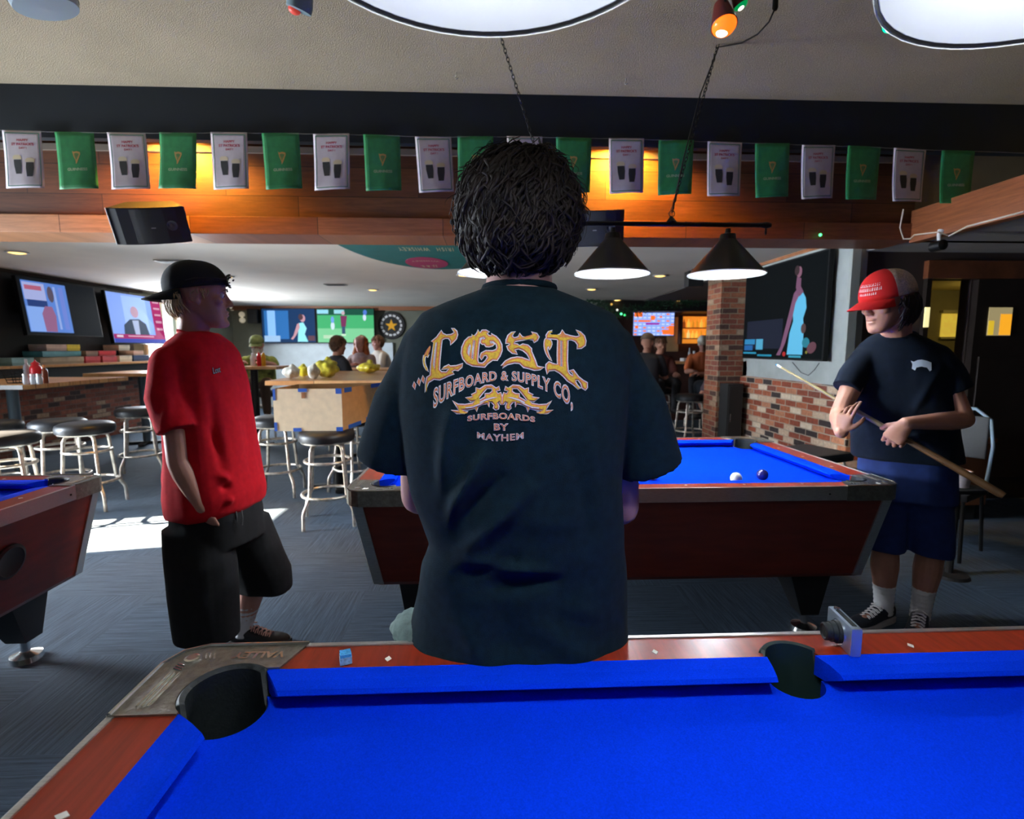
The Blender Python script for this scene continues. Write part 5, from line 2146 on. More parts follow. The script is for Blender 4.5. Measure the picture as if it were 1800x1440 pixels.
remesh(o, 0.008, 6, lambda co, n: co + fabric_noise(co, n, 0.010, 6.0, (1, 1, 0.4)))
m = MB()
for k in range(2):
    a = RP(415 + k * 10, 897, 2.235)
    m.tube([a, a + Vector((0.004, -0.004, -0.03)), a + Vector((0.0, -0.002, -0.065))], 0.0025, 5)
m.build('drawstring', mat('grey_cord', (0.2, 0.2, 0.2), 0.8), o)
sock(man, J['knee_l'], J['ankle_l'], 0.56, M_sock, J['toe_l'], 0.047, 0.041)
sock(man, J['knee_r'], J['ankle_r'], 0.56, M_sock, J['toe_r'], 0.047, 0.041)
lace2 = mat('pink_white_laces', (0.75, 0.50, 0.42), 0.8)
shoe(man, J['ankle_l'], J['toe_l'], (M_shoe, M_shoe, lace2))
shoe(man, J['ankle_r'], J['toe_r'], (M_shoe, M_shoe, lace2))
relative(man)
# sunglasses resting on the cap
sg = empty('sunglasses', hc, 0, 'dark sunglasses pushed up on the backwards black cap', 'sunglasses')
m = MB()
Pf = lambda v: hc + Mh @ (Vector(v) * hs)
m = MB()
for sx in (-1, 1):
    pts = [Pf((sx * (0.036 + 0.027 * math.cos(a)), -0.109 + 0.012 * abs(math.cos(a)), 0.062 + 0.020 * math.sin(a))) for a in [i * PI / 8 for i in range(16)]]
    m.tube(pts, 0.0035, 6, closed=True)
m.tube([Pf((-0.010, -0.118, 0.066)), Pf((0, -0.121, 0.069)), Pf((0.010, -0.118, 0.066))], 0.003, 6)
m.build('frame', M_shoe, sg, smooth=60)
for sx in (-1, 1):
    m = MB()
    m.poly([Pf((sx * (0.036 + 0.027 * math.cos(a)), -0.109 + 0.012 * abs(math.cos(a)), 0.062 + 0.020 * math.sin(a))) for a in [i * PI / 8 for i in range(16)]])
    m.build('lens', mat('amber_lens', (0.10, 0.03, 0.01), 0.3), sg)
    m = MB()
    m.tube([Pf((sx * 0.064, -0.106, 0.064)), Pf((sx * 0.088, -0.070, 0.060)), Pf((sx * 0.096, 0.0, 0.054)), Pf((sx * 0.092, 0.030, 0.044))], 0.0032, 6)
    m.build('temple_arm', M_shoe, sg, smooth=60)
relative(sg)

# ------------------------------------------------------------------ man with the cue
YG = 2.5


def GP(px, py, Y=YG):
    return PY(px, py, Y)


man = empty('person', (2.0, 2.5, 0), 0, 'person in a dark T-shirt and red cap with pale back, holding a pool cue', 'person')
fG = Vector((-0.58, -0.815, 0))
LG = Vector((0.815, -0.58, 0))
hs = 1.13
hc = GP(1562, 532, 2.46)
Mh = frame((-0.95, -0.12, -0.19))
cueA = PY(1364, 641, 2.85)
cueB = PY(1765, 872, 2.02)


def cue_at(px):
    best, bt = None, 9
    for i in range(401):
        t = i / 400
        p = cueA.lerp(cueB, t)
        d = p - EYE
        x = 900 + FPX * d.dot(_Rt) / d.dot(_F)
        if abs(x - px) < bt:
            bt, best = abs(x - px), p
    return best


cd = (cueB - cueA).normalized()
gp = cue_at(1580)
up_c = Vector((0, 0, 1)) - cd * cd.z
up_c.normalize()
# gripping hand: the back of the hand is towards the camera, fingers wrap under the cue
toCam = (EYE - gp).normalized()
hd = Vector((-0.45, 0.05, -0.88))
hd = (hd - cd * hd.dot(cd)).normalized()
hn = hd.cross(cd).normalized()
if hn.dot(toCam) > 0:
    hn = -hn
wr_l = gp - hd * 0.062 - hn * 0.034
J = dict(head_base=GP(1574, 572, 2.47), neck=GP(1576, 597, 2.50), chest=GP(1580, 655, 2.50), pelvis=GP(1592, 820, 2.53),
         shoulder_r=GP(1518, 622, 2.56), shoulder_l=GP(1646, 618, 2.42),
         elbow_r=GP(1476, 728, 2.50), wrist_r=GP(1479, 760, 2.30), elbow_l=GP(1694, 738, 2.34), wrist_l=wr_l,
         hip_r=GP(1562, 850, 2.56), hip_l=GP(1622, 850, 2.50), knee_r=GP(1556, 965, 2.52), knee_l=GP(1636, 970, 2.46),
         ankle_r=PY(1553, 1066, 2.52), toe_r=PY(1512, 1090, 2.46), ankle_l=PY(1617, 1085, 2.46), toe_l=PY(1612, 1100, 2.34))
for k in ('ankle_r', 'ankle_l'):
    J[k].z = 0.088
for k in ('toe_r', 'toe_l'):
    J[k].z = 0.04
m = MB()
add_body(m, J, 1.04)
m.cap_limb([J['chest'], J['neck'], J['head_base'], hc + Vector((0.03, 0.0, -0.02))], [0.05, 0.062, 0.066, 0.066], 18)
add_head(m, hc, Mh, hs)
hand_s = 1.12
add_hand(m, J['wrist_l'], hd, hn, 1 if (hd.cross(hn)).dot(-cd) > 0 else -1, [(0.95, 1.35, 0.9), (1.0, 1.35, 0.9), (1.05, 1.35, 0.9), (1.1, 1.3, 0.9)], thumb=(0.9, 0.9), s=hand_s, spread=0.02)
add_hand(m, J['wrist_r'], (-0.02, -0.20, 1.0), (0.85, 0.30, 0.1), -1, [(0.05, 0.15, 0.1), (0.45, 0.55, 0.3), (0.70, 0.65, 0.4), (0.95, 0.75, 0.5)], thumb=(0.6, 0.4), s=0.95, spread=0.16)
b = m.build('body', M_skin_tan, man)
es2 = eye_sockets(hc, Mh, hs)
remesh(b, 0.0042, 3, lambda co, n: co + (es2(co) if co.z > 1.4 else Vector((0, 0, 0))))
add_eyes(man, hc, Mh, hs)
m = MB()
rings = []
for y, cx, a_, b_, p_ in ((586, 1577, 0.080, 0.078, 2.1), (592, 1578, 0.115, 0.085, 2.1), (604, 1580, 0.160, 0.100, 2.2), (622, 1582, 0.195, 0.118, 2.3), (660, 1584, 0.212, 0.132, 2.3),
                          (700, 1585, 0.216, 0.140, 2.3), (745, 1587, 0.220, 0.150, 2.3), (780, 1590, 0.228, 0.158, 2.3), (806, 1592, 0.232, 0.160, 2.3)):
    rings.append(m.ring(GP(cx, y, 2.51), LG * a_, -fG * b_, 36, p_))
m.skin(rings, True)
for (s0, s1, s2, r0, r1) in ((GP(1521, 632, 2.56), GP(1500, 660, 2.55), GP(1486, 684, 2.53), 0.070, 0.066), (GP(1645, 630, 2.42), GP(1668, 660, 2.40), GP(1682, 688, 2.38), 0.072, 0.072)):
    m.sph(s0, 0.070)
    m.tube([s0, s0.lerp(s1, 0.5), s1, s1.lerp(s2, 0.5), s2], [r0, r0, (r0 + r1) / 2, r1, r1], 24)
sh = m.build('t_shirt', M_navytee, man)


def gs(x0, y0, x1, y1, w_, d, Y=2.36):
    return (GP(x0, y0, Y), GP(x1, y1, Y), w_, d)


crg = creases([gs(1535, 620, 1540, 740, 0.02, -0.012), gs(1520, 630, 1520, 720, 0.016, 0.008), gs(1550, 620, 1556, 730, 0.02, 0.008), gs(1640, 660, 1600, 740, 0.02, 0.008),
               gs(1520, 780, 1640, 760, 0.02, 0.010), gs(1530, 800, 1660, 790, 0.018, -0.008), gs(1650, 720, 1640, 790, 0.02, 0.008)])
remesh(sh, 0.007, 5, lambda co, n: co + fabric_noise(co, n, 0.008, 6.5, (1, 1, 0.5)) + crg(co, n))
cc = GP(1577, 589, 2.505)
m = MB()
m.tube([cc + LG * (0.078 * math.cos(t)) + fG * (0.078 * math.sin(t)) + Vector((0, 0, -0.020 * math.sin(t))) for t in [i * PI / 14 for i in range(28)]], 0.009, 8, closed=True)
m.build('collar', M_navytee, sh, smooth=60)
bvh = BVHTree.FromObject(sh, bpy.context.evaluated_depsgraph_get())
m = MB()


def emb(loop):
    vs, fs, _ = fill_loops([loop])
    add_flat(m, refine((vs, fs), 6), lambda x, y: on_shirt(GP(x, y, 2.4), (0.38 * 0.6, 0.97, 0), 0.002))


emb([(1599, 634), (1603, 636), (1608, 633), (1614, 632), (1621, 634), (1628, 637), (1627, 650), (1624, 652), (1621, 646), (1613, 644), (1606, 646), (1604, 651), (1600, 648), (1601, 640)])
m.build('chest_emblem', mat('emblem_white', (0.65, 0.75, 0.85), 0.8), sh, weld=False)
M_capr = mat('red_cap_cloth', (0.72, 0.012, 0.012), 0.8, bump=(300, 0.2))
M_capm = mat('beige_cap_mesh', (0.72, 0.56, 0.42), 0.85, nz=(120, 0.25), bump=(260, 0.5))
cp_, P = cap(man, hc + Vector((0, 0, 0.004)), Mh, hs, [M_capr, M_capm], tilt=R(3), mesh_back=True, h=0.108, lift=0.024, rx=0.088, ry=0.113)
# white stitching on the red front
m = MB()


def capfront(u, v):
    """u across (-1..1), v up (0..1) on the front panel"""
    a = u * 0.60 + 0.15
    ph = v * PI / 2
    cr_ = math.cos(ph) ** 0.82
    return P((0.0905 * math.sin(a) * cr_, -0.1165 * math.cos(a) * cr_, 0.024 + 0.108 * math.sin(ph) ** 0.92 * 1.05))


for row, (v0, v1, uw) in enumerate(((0.33, 0.40, 0.85), (0.22, 0.30, 0.95), (0.13, 0.18, 0.7))):
    k = -uw
    rr = random.Random(row)
    while k < uw:
        wd = rr.uniform(0.07, 0.14)
        pts = [capfront(k, v0), capfront(k + wd * 0.7, v0), capfront(k + wd * 0.8, v1), capfront(k + 0.05, v1)]
        m.poly(pts)
        k += wd + 0.03
m.poly([capfront(-0.35, 0.45), capfront(0.35, 0.45), capfront(0.16, 0.55), capfront(0.0, 0.60), capfront(-0.16, 0.54)])
m.build('cap_stitching', mat('white_thread', (0.8, 0.72, 0.72), 0.8), cp_, weld=False)
m = MB()
hair_locks(m, hc + Vector((0, 0, -0.012)), Mh, (0.088 * hs, 0.112 * hs, 0.105 * hs), 900, 0.115, 0.0046, 4, lambda v: v.y > 0.05 and -0.25 < v.z < 0.30, wave=0.006, droop=1.5, lift=0.002)
hair_locks(m, hc + Vector((0, 0, -0.012)), Mh, (0.084 * hs, 0.106 * hs, 0.10 * hs), 120, 0.05, 0.0036, 6, lambda v: -0.30 < v.y < 0.1 and 0.12 < v.z < 0.34, wave=0.004, droop=1.5, lift=0.002)
m.build('hair', M_hair, man, smooth=80)
m = MB()
rg = [m.ring(GP(1593, y, 2.52), LG * a, -fG * b_, 30, 2.3) for y, a, b_ in ((800, 0.205, 0.145), (830, 0.210, 0.150), (875, 0.210, 0.150))]
m.skin(rg, True)
for pts in (((1562, 855, 2.56, 0.115, 0.125), (1558, 910, 2.55, 0.104, 0.115), (1555, 962, 2.54, 0.092, 0.105)), ((1625, 855, 2.48, 0.115, 0.125), (1632, 910, 2.47, 0.104, 0.115), (1637, 972, 2.46, 0.092, 0.105))):
    m.skin([m.ring(GP(px, py, Y), LG * a, -fG * b_, 24, 2.3) for px, py, Y, a, b_ in pts], True)
o = m.build('shorts', M_navyshort, man)
remesh(o, 0.008, 6, lambda co, n: co + fabric_noise(co, n, 0.008, 6.0, (1, 1, 0.4)))
for k in 'lr':
    sock(man, J['knee_' + k], J['ankle_' + k], 0.60, M_sock, J['toe_' + k], 0.050, 0.044)
    shoe(man, J['ankle_' + k], J['toe_' + k], (mat('navy_shoe', (0.015, 0.022, 0.035), 0.6), M_sole, mat('white_laces', (0.8, 0.78, 0.78), 0.8)), 1.05)
relative(man)
# the cue
cue = empty('pool_cue', cueA, 0, 'long pool cue held slanting by the person in the red cap', 'cue')
m = MB()
m.tube([cueA.lerp(cueB, t) for t in (0.03, 0.3, 0.62)], [0.0062, 0.0085, 0.0125], 14)
m.build('shaft', mat('maple_shaft', (0.34, 0.27, 0.12), 0.35, nz=(20, 0.15)), cue, smooth=50)
m = MB()
m.tube([cueA.lerp(cueB, t) for t in (0.62, 0.8, 0.985, 1.0)], [0.0125, 0.0145, 0.0165, 0.013], 14)
m.build('butt', mat('dark_butt', (0.10, 0.05, 0.02), 0.3, nz=(20, 0.4)), cue, smooth=50)
m = MB()
m.tube([cueA.lerp(cueB, t) for t in (0.008, 0.03)], [0.0065, 0.0066], 12)
m.build('ferrule', mat('white_ferrule', (0.8, 0.8, 0.76), 0.4), cue, smooth=50)
m = MB()
m.tube([cueA.lerp(cueB, t) for t in (0.0, 0.008)], [0.0045, 0.0062], 12)
m.build('tip', mat('blue_tip', (0.05, 0.25, 0.5), 0.8), cue, smooth=50)
relative(cue)

# ================================================================== STOOLS, HIGH TABLES, THINGS ON THEM
M_vinyl = mat('black_vinyl', (0.010, 0.012, 0.016), 0.45, nz=(8, 0.2))
M_tube = mat('worn_chrome_tube', (0.72, 0.66, 0.58), 0.32, 0.8, nz=(26, 0.35))
M_post = mat('blue_grey_post', (0.09, 0.13, 0.17), 0.45, 0.3)


def make_stool(label):
    t = empty('bar_stool', (0, 0, 0), 0, label, 'bar stool', 'round black bar stools with worn tube legs')
    m = MB()
    m.lathe([(0.0, 0.778), (0.12, 0.776), (0.185, 0.770), (0.214, 0.752), (0.222, 0.725), (0.216, 0.690), (0.19, 0.676), (0.0, 0.676)], n=32)
    s = m.build('seat', M_vinyl, t, smooth=50)
    m = MB()
    m.lathe([(0.200, 0.684), (0.203, 0.680), (0.200, 0.672), (0.130, 0.670), (0.130, 0.676), (0.19, 0.678)], n=32)
    m.build('seat_band', M_tube, s, smooth=40)
    for k in range(4):
        a = k * PI / 2 + PI / 4
        d = Vector((math.cos(a), math.sin(a), 0))
        m = MB()
        pts = [d * 0.06 + Vector((0, 0, 0.660)), d * 0.125 + Vector((0, 0, 0.660)), d * 0.155 + Vector((0, 0, 0.648)), d * 0.168 + Vector((0, 0, 0.615)),
               d * 0.198 + Vector((0, 0, 0.265)), d * 0.204 + Vector((0, 0, 0.240)), d * 0.258 + Vector((0, 0, 0.150)), d * 0.266 + Vector((0, 0, 0.125)), d * 0.272 + Vector((0, 0, 0.0))]
        m.tube(pts, 0.0145, 10)
        m.build('leg', M_tube, t, smooth=60)
    for r_, z_ in ((0.176, 0.52), (0.208, 0.245)):
        m = MB()
        m.tube([Vector((r_ * math.cos(i * PI / 16), r_ * math.sin(i * PI / 16), z_)) for i in range(32)], 0.013, 8, closed=True)
        m.build('foot_ring', M_tube, t, smooth=60)
    return t


stool0 = None
STOOLS = [((150, 750), 10, 'black stool in front of the left high table, nearest of the pair there'),
          ((102, 744), 40, 'black stool just left behind another one, before the left high table'),
          ((8, 768), 25, 'black stool cut by the left edge of the photo'),
          ((-14, 748), 0, 'black stool at the far left edge, behind the nearer one'),
          ((243, 722), 30, 'dark stool by the brick wall, beside the back of the red T-shirt'),
          ((485, 738), 5, 'black stool right of the red T-shirt, left of the cardboard box'),
          ((574, 763), 15, 'black stool right under the cardboard box'),
          ((622, 736), 50, 'stool behind the cardboard box, partly hidden by the black T-shirt')]
spos = []
for (px, py), a, lb in STOOLS:
    p = PZ(px, py, 0.735)
    if stool0 is None:
        stool0 = make_stool(lb)
        o = stool0
    else:
        o = dup(stool0)
        o['label'] = lb
    o.location = (p.x, p.y, 0)
    o.rotation_euler = (0, 0, R(a))
    spos.append((p.x, p.y))


def pedestal(parent, x, y, zt, post=0.05, base=0.30, m_=None):
    m_ = m_ or M_post
    m = MB()
    m.cyl((x, y, 0.03), (x, y, zt), post, n=24)
    m.build('post', m_, parent, smooth=40)
    m = MB()
    for a in (0.3, 0.3 + PI / 2):
        d = Vector((math.cos(a), math.sin(a), 0)) * base
        m.box((x, y, 0.025), (2 * base, 0.075, 0.035), rz=a, bev=0.01)
    m.build('base', M_iron, parent)
    m = MB()
    m.lathe([(0.0, zt - 0.012), (0.16, zt - 0.012), (0.16, zt), (0.0, zt)], (x, y, 0), n=20)
    m.build('top_plate', M_iron, parent)


# left high table
t = empty('high_table', (-5.0, 5.85, 0), 0, 'honey coloured high table at the left edge with ketchup and shakers on it', 'high table', 'wooden high tables')
m = MB()
m.box((0, 0.03, 1.058), (1.16, 1.46, 0.045), bev=0.006)
m.build('tabletop', M_woodtop, t)
pedestal(t, 0.02, -0.18, 1.036)
# second one behind it
t2 = empty('high_table', (-5.15, 8.0, 0), 0, 'small high table against the brick wainscot, behind the red T-shirt', 'high table', 'wooden high tables')
m = MB()
m.box((0, 0, 1.058), (0.95, 1.0, 0.045), bev=0.006)
m.build('tabletop', M_woodtop, t2)
pedestal(t2, 0, 0, 1.036)
# centre table
t3 = empty('high_table', (-1.05, 6.18, 0), 0, 'long high wooden table with yellow bags on it, behind the cardboard box', 'high table', 'wooden high tables')
m = MB()
m.box((0, 0, 1.098), (2.18, 2.2, 0.045), bev=0.008)
m.build('tabletop', M_woodtop, t3)
pedestal(t3, -0.52, -0.80, 1.076, m_=M_iron)
pedestal(t3, -0.52, 0.80, 1.076, m_=M_iron)

# ---- cardboard box with blue tape standing on the stool
bp_ = PY(560, 718, spos[6][1] - 0.16)
bx0 = PY(482, 718, 4.18).x
bx1 = PY(602, 718, 4.18).x
sx_, sy_ = spos[6]
zb = 0.777
cb = empty('cardboard_box', ((bx0 + bx1) / 2 + 0.0, 4.18 + 0.22, zb), 0, 'open cardboard box with blue tape standing on a black bar stool', 'box')
hw, hd_, hh_ = (bx1 - bx0) / 2, 0.23, 0.335
M_card = mat('daylit_cardboard', (0.80, 0.66, 0.46), 0.85, nz=(18, 0.07))  # front panel only: its daylight is put into the paler colour
M_card2 = mat('brown_cardboard', (0.42, 0.26, 0.12), 0.85, nz=(18, 0.1))
M_tape = mat('blue_tape', (0.015, 0.10, 0.50), 0.6)
m = MB()
th = 0.006
m.box((0, -hd_, hh_ / 2), (2 * hw, th, hh_))
m.build('front_panel', M_card, cb)
m = MB()
# right flank splays outwards as in the photo
for sgn in (1,):
    v = [Vector((hw, -hd_, 0)), Vector((hw + 0.17, hd_ + 0.25, 0.03)), Vector((hw + 0.17, hd_ + 0.25, hh_ + 0.0)), Vector((hw, -hd_, hh_))]
    a = [m.bm.verts.new(p) for p in v]
    b_ = [m.bm.verts.new(p + Vector((-0.006, 0.002, 0))) for p in v]
    m.skin([a, b_], True)
m.build('side_panel', M_card2, cb)
m = MB()
m.box((-hw + th / 2, 0.05, hh_ / 2), (th, 2 * hd_ + 0.09, hh_))
m.build('side_panel', M_card2, cb)
m = MB()
m.box((0.0, 0.0, 0.004), (2 * hw, 2 * hd_, 0.006))
m.build('bottom_panel', M_card2, cb)
m = MB()
v = [Vector((-hw, hd_ + 0.10, 0)), Vector((hw + 0.15, hd_ + 0.24, 0)), Vector((hw + 0.15, hd_ + 0.24, hh_)), Vector((-hw, hd_ + 0.10, hh_))]
m.skin([[m.bm.verts.new(p) for p in v], [m.bm.verts.new(p + Vector((0, 0.006, 0))) for p in v]], True)
m.build('back_panel', M_card2, cb)
e = -hd_ - 0.005


def tp(x0, x1, z0, z1, y=None):
    mm_ = MB()
    mm_.span((x0, (y or e) - 0.0008, z0), (x1, (y or e) + 0.0008, z1))
    mm_.build('tape_strip', M_tape, cb)


tp(-0.07, 0.0, hh_ - 0.025, hh_ + 0.003)
tp(hw - 0.045, hw + 0.002, hh_ - 0.04, hh_ + 0.003)
tp(-0.12, -0.055, -0.003, 0.025)
tp(hw - 0.05, hw + 0.002, -0.003, 0.03)
tp(-hw, -hw + 0.022, 0.0, 0.07)
tp(-hw, -hw + 0.02, hh_ - 0.09, hh_)
for (t0, t1, z0, z1) in ((0.12, 0.42, -0.005, 0.03), (0.55, 0.98, 0.005, 0.04), (0.06, 0.22, hh_ - 0.035, hh_ + 0.003), (0.7, 0.98, hh_ - 0.035, hh_ + 0.003), (0.90, 0.98, 0.10, 0.24)):
    mm_ = MB()
    f = lambda t, z: Vector((hw + 0.17 * t + 0.002, -hd_ + (2 * hd_ + 0.25) * t, z + 0.03 * t * (1 - z / hh_)))
    a = [mm_.bm.verts.new(p) for p in (f(t0, z0), f(t1, z0), f(t1, z1), f(t0, z1))]
    mm_.skin([a, [mm_.bm.verts.new(v.co + Vector((-0.003, 0.001, 0))) for v in a]], True)
    mm_.build('tape_strip', M_tape if z0 < 0.05 or z1 > 0.3 else M_sock, cb)
tq = MB()
tq.span((-0.045, e - 0.001, hh_ - 0.075), (-0.015, e + 0.001, hh_ - 0.028))
tq.build('brown_sticker', M_trimwood, cb)

# ---- yellow bags on the centre table
M_bagw = mat('clear_bag_white', (0.75, 0.74, 0.66), 0.3, nz=(30, 0.3))
M_bagy = mat('yellow_bag', (0.78, 0.60, 0.05), 0.3, nz=(22, 0.45))
M_bagg = mat('green_yellow_bag', (0.66, 0.58, 0.06), 0.3, nz=(16, 0.5))


def bag(px, py, Y, r, seed, m_, label, name='snack_bag', zt=1.1205, cat='bag'):
    p = PY(px, py, Y)
    m = MB()
    rnd = random.Random(seed)
    m.sph((0, 0, r[2] * 0.8), r, u=20, v=14)
    for k in range(7):
        a = rnd.uniform(0, 2 * PI)
        q = rnd.uniform(0.3, 0.8)
        m.sph((r[0] * q * math.cos(a), r[1] * q * math.sin(a), r[2] * rnd.uniform(0.5, 1.35)), [x * rnd.uniform(0.35, 0.55) for x in r], u=12, v=8)
    m.cap_limb([(0, 0, r[2] * 1.4), (r[0] * 0.15, 0, r[2] * 1.85)], [r[0] * 0.22, r[0] * 0.30], 10)
    o = m.build(name, m_)
    remesh(o, 0.012, 2, lambda co, n: co + n * 0.010 * noise.noise(co * 22 + Vector((seed, 0, 0))))
    mz = min(v.co.z for v in o.data.vertices)
    o.location = (p.x, Y, zt - mz)
    tag(o, label, cat)
    return o


bag(512, 655, 5.45, (0.085, 0.08, 0.060), 1, M_bagw, 'pale yellow plastic bag on the long table, left of the others')
bag(532, 655, 5.72, (0.065, 0.07, 0.062), 2, M_bagy, 'small yellow bag second from the left on the long table')
bag(551, 655, 5.35, (0.060, 0.06, 0.070), 3, M_bagw, 'white crumpled bag beside the big yellow sack')
bag(575, 650, 5.6, (0.105, 0.10, 0.095), 5, M_bagg, 'big yellow green sack on the long table, largest of the bags')
bag(648, 655, 6.6, (0.14, 0.12, 0.060), 6, M_bagy, 'yellow bag beside the curly haired person')


# ---- condiments
def bottle(x, y, z, r, h, body, capm, label, name, cat='bottle', neck=0.35, kind='nozzle', group=None):
    t = empty(name, (x, y, z), 0, label, cat, group)
    m = MB()
    m.lathe([(0.0, 0.0), (r * 0.95, 0.0), (r, 0.01), (r, h * 0.62), (r * 0.85, h * 0.72), (r * neck, h * 0.82), (r * neck, h * 0.86), (0.0, h * 0.86)], n=20)
    m.build('bottle_body', body, t, smooth=40)
    m = MB()
    if kind == 'nozzle':
        m.lathe([(0.0, h * 0.80), (r * 0.8, h * 0.80), (r * 0.6, h * 0.86), (r * 0.22, h * 0.92), (r * 0.10, h), (0.0, h)], n=16)
    else:
        m.lathe([(0.0, h * 0.84), (r * neck * 1.15, h * 0.84), (r * neck * 1.15, h), (0.0, h)], n=16)
    m.build('bottle_cap', capm, t, smooth=40)
    return t


M_ket = mat('ketchup_red', (0.75, 0.02, 0.03), 0.35)
M_mus = mat('mustard_yellow', (0.85, 0.42, 0.02), 0.35)
M_wht = mat('white_plastic', (0.75, 0.76, 0.78), 0.4)
M_glassy = mat('shaker_glass', (0.55, 0.58, 0.62), 0.15, 0.0, coat=0.5)
M_steel = mat('steel_cap', (0.55, 0.55, 0.55), 0.3, 0.9)
TT = 1.081


def onL(px, Y):
    return PY(px, 660, Y).x


bottle(onL(64, 5.42), 5.42, TT, 0.048, 0.235, M_ket, M_ket, 'red squeeze bottle on the left high table', 'ketchup_bottle')
bottle(onL(79, 5.42), 5.42, TT, 0.026, 0.185, mat('sauce_brown', (0.22, 0.05, 0.02), 0.2), mat('orange_cap', (0.8, 0.25, 0.05), 0.4), 'orange capped sauce bottle right of the red squeeze bottle', 'sauce_bottle', kind='cap')
bottle(onL(48, 5.46), 5.46, TT, 0.028, 0.24, M_glassy, M_wht, 'tall pale bottle left of the red squeeze bottle', 'clear_bottle', kind='cap')
for px, lb in ((44, 'salt shaker before the wire basket, first from the left'), (57, 'glass shaker in front of the red squeeze bottle'), (68, 'glass shaker with metal cap, right front of the condiments')):
    bottle(onL(px, 5.28), 5.28, TT, 0.024, 0.10, M_glassy, M_steel, lb, 'salt_shaker', 'shaker', 0.8, 'cap', 'shakers on the left table')
t = empty('wire_basket', (onL(40, 5.42) - 0.08, 5.45, TT), 0, 'black wire basket on the left high table', 'basket')
m = MB()
for z, s in ((0.004, 0.060), (0.035, 0.066), (0.065, 0.072), (0.095, 0.078), (0.125, 0.088)):
    m.tube([(-s, -s * 0.8, z), (s, -s * 0.8, z), (s, s * 0.8, z), (-s, s * 0.8, z)], 0.0035, 5, closed=True)
for sx in (-1, 0, 1):
    for sy in (-1, 1):
        m.tube([(sx * 0.058, sy * 0.047, 0.004), (sx * 0.086, sy * 0.069, 0.125)], 0.003, 5)
m.build('basket_frame', M_iron, t)

# table with the bearded guest, its bottles
GT = 1.17
t4 = empty('high_table', (PY(453, 640, 7.8).x, 7.78, 0), 0, 'high table where the person in the green cap sits', 'high table', 'wooden high tables')
m = MB()
m.box((0.06, 0, GT - 0.02), (0.62, 0.5, 0.04), bev=0.006)
m.build('tabletop', M_woodtop, t4)
pedestal(t4, -0.05, 0, GT - 0.04, base=0.22, m_=M_iron)
x0 = PY(455, 640, 7.75).x
bottle(x0 + 0.005, 7.75, GT + 0.001, 0.030, 0.21, M_ket, M_ket, 'dark red bottle on the table of the green capped person', 'ketchup_bottle')
bottle(x0 + 0.07, 7.75, GT + 0.001, 0.030, 0.21, M_mus, M_mus, 'mustard yellow bottle on the table of the green capped person', 'mustard_bottle')
bottle(x0 - 0.085, 7.75, GT + 0.001, 0.032, 0.19, M_wht, M_wht, 'white bottle left of the dark red bottle', 'cream_bottle', kind='cap')

# table of the woman and the boy
t5 = empty('high_table', (PY(640, 648, 8.4).x + 0.3, 8.35, 0), 0, 'table where the curly haired person sits', 'high table', 'wooden high tables')
m = MB()
m.box((0, 0, 1.09), (1.2, 0.8, 0.045), bev=0.008)
m.build('tabletop', M_woodtop, t5)
pedestal(t5, 0, 0, 1.07, m_=M_iron)

# ---- board game boxes on the left ledge
LX = XL + 0.17
GAMES = [(0, 44, 628, 637, (0.20, 0.36, 0.38), 'teal and pink game box at the left end of the ledge'), (55, 132, 622, 634, (0.34, 0.28, 0.20), 'long beige game box at the bottom of the ledge pile'),
         (52, 131, 614, 622, (0.05, 0.20, 0.24), 'long teal game box in the middle of the ledge pile'), (65, 102, 599, 614, (0.48, 0.36, 0.32), 'pale pink box on top of the ledge pile'),
         (103, 126, 605, 614, (0.62, 0.50, 0.04), 'yellow box on top of the ledge pile'), (134, 163, 622, 634, (0.40, 0.03, 0.04), 'red box low on the ledge, left of two'),
         (164, 193, 622, 633, (0.36, 0.03, 0.04), 'red box low on the ledge, right of two'), (136, 158, 612, 622, (0.22, 0.14, 0.11), 'brown box lying on the red boxes'), (160, 190, 613, 622, (0.50, 0.03, 0.04), 'bright red box lying on the red boxes'),
         (196, 220, 622, 639, (0.55, 0.48, 0.38), 'white paper box at the right of the ledge'), (194, 216, 603, 622, (0.48, 0.43, 0.33), 'beige tilted box on the white paper box'),
         (221, 250, 622, 633, (0.02, 0.04, 0.10), 'dark blue box at the right end of the ledge'), (221, 240, 614, 622, (0.45, 0.28, 0.22), 'pink box on the dark blue box')]
for k, (xa, xb, ya, yb, c, lb) in enumerate(GAMES):
    A_ = PX(xa, ya, LX)
    B_ = PX(xb, yb, LX)
    ym = (A_.y + B_.y) / 2
    k_ = FPX / ym
    zc = 1.43
    z1 = 1.43 + (612 - ya) / k_
    z0 = 1.43 + (612 - yb) / k_
    if yb > 627:
        z0 = 1.207
        z1 = max(z1, z0 + 0.04)
    elif ya >= 610:
        z0 = 1.207 + 0.105
        z1 = z0 + 0.075
    else:
        z0 = 1.207 + 0.185
        z1 = z0 + 0.09
    if yb > 627:
        z1 = 1.207 + 0.10
    t = empty('game_box', (LX, ym, z0), R(random.Random(k).uniform(-4, 4)), lb, 'game box', 'board games on the ledge')
    hx, hy = 0.12, (B_.y - A_.y) / 2 * 0.97
    m = MB()
    m.span((-hx, -hy, 0.0), (hx, hy, (z1 - z0) * 0.98))
    mm1 = mat('game_%d' % k, c, 0.6)
    m.build('box_base', mm1, t)
    m = MB()
    m.span((-hx - 0.003, -hy - 0.003, (z1 - z0) * 0.35), (hx + 0.003, hy + 0.003, (z1 - z0) * 0.985), bev=0.002)
    m.build('box_lid', mat('game_lid_%d' % k, tuple(min(1, v * 1.25) for v in c), 0.5, nz=(9, 0.25)), t)

# ================================================================== SCREENS
M_tv = mat('tv_black', (0.006, 0.006, 0.007), 0.5, spec=0.2)
_em = {}


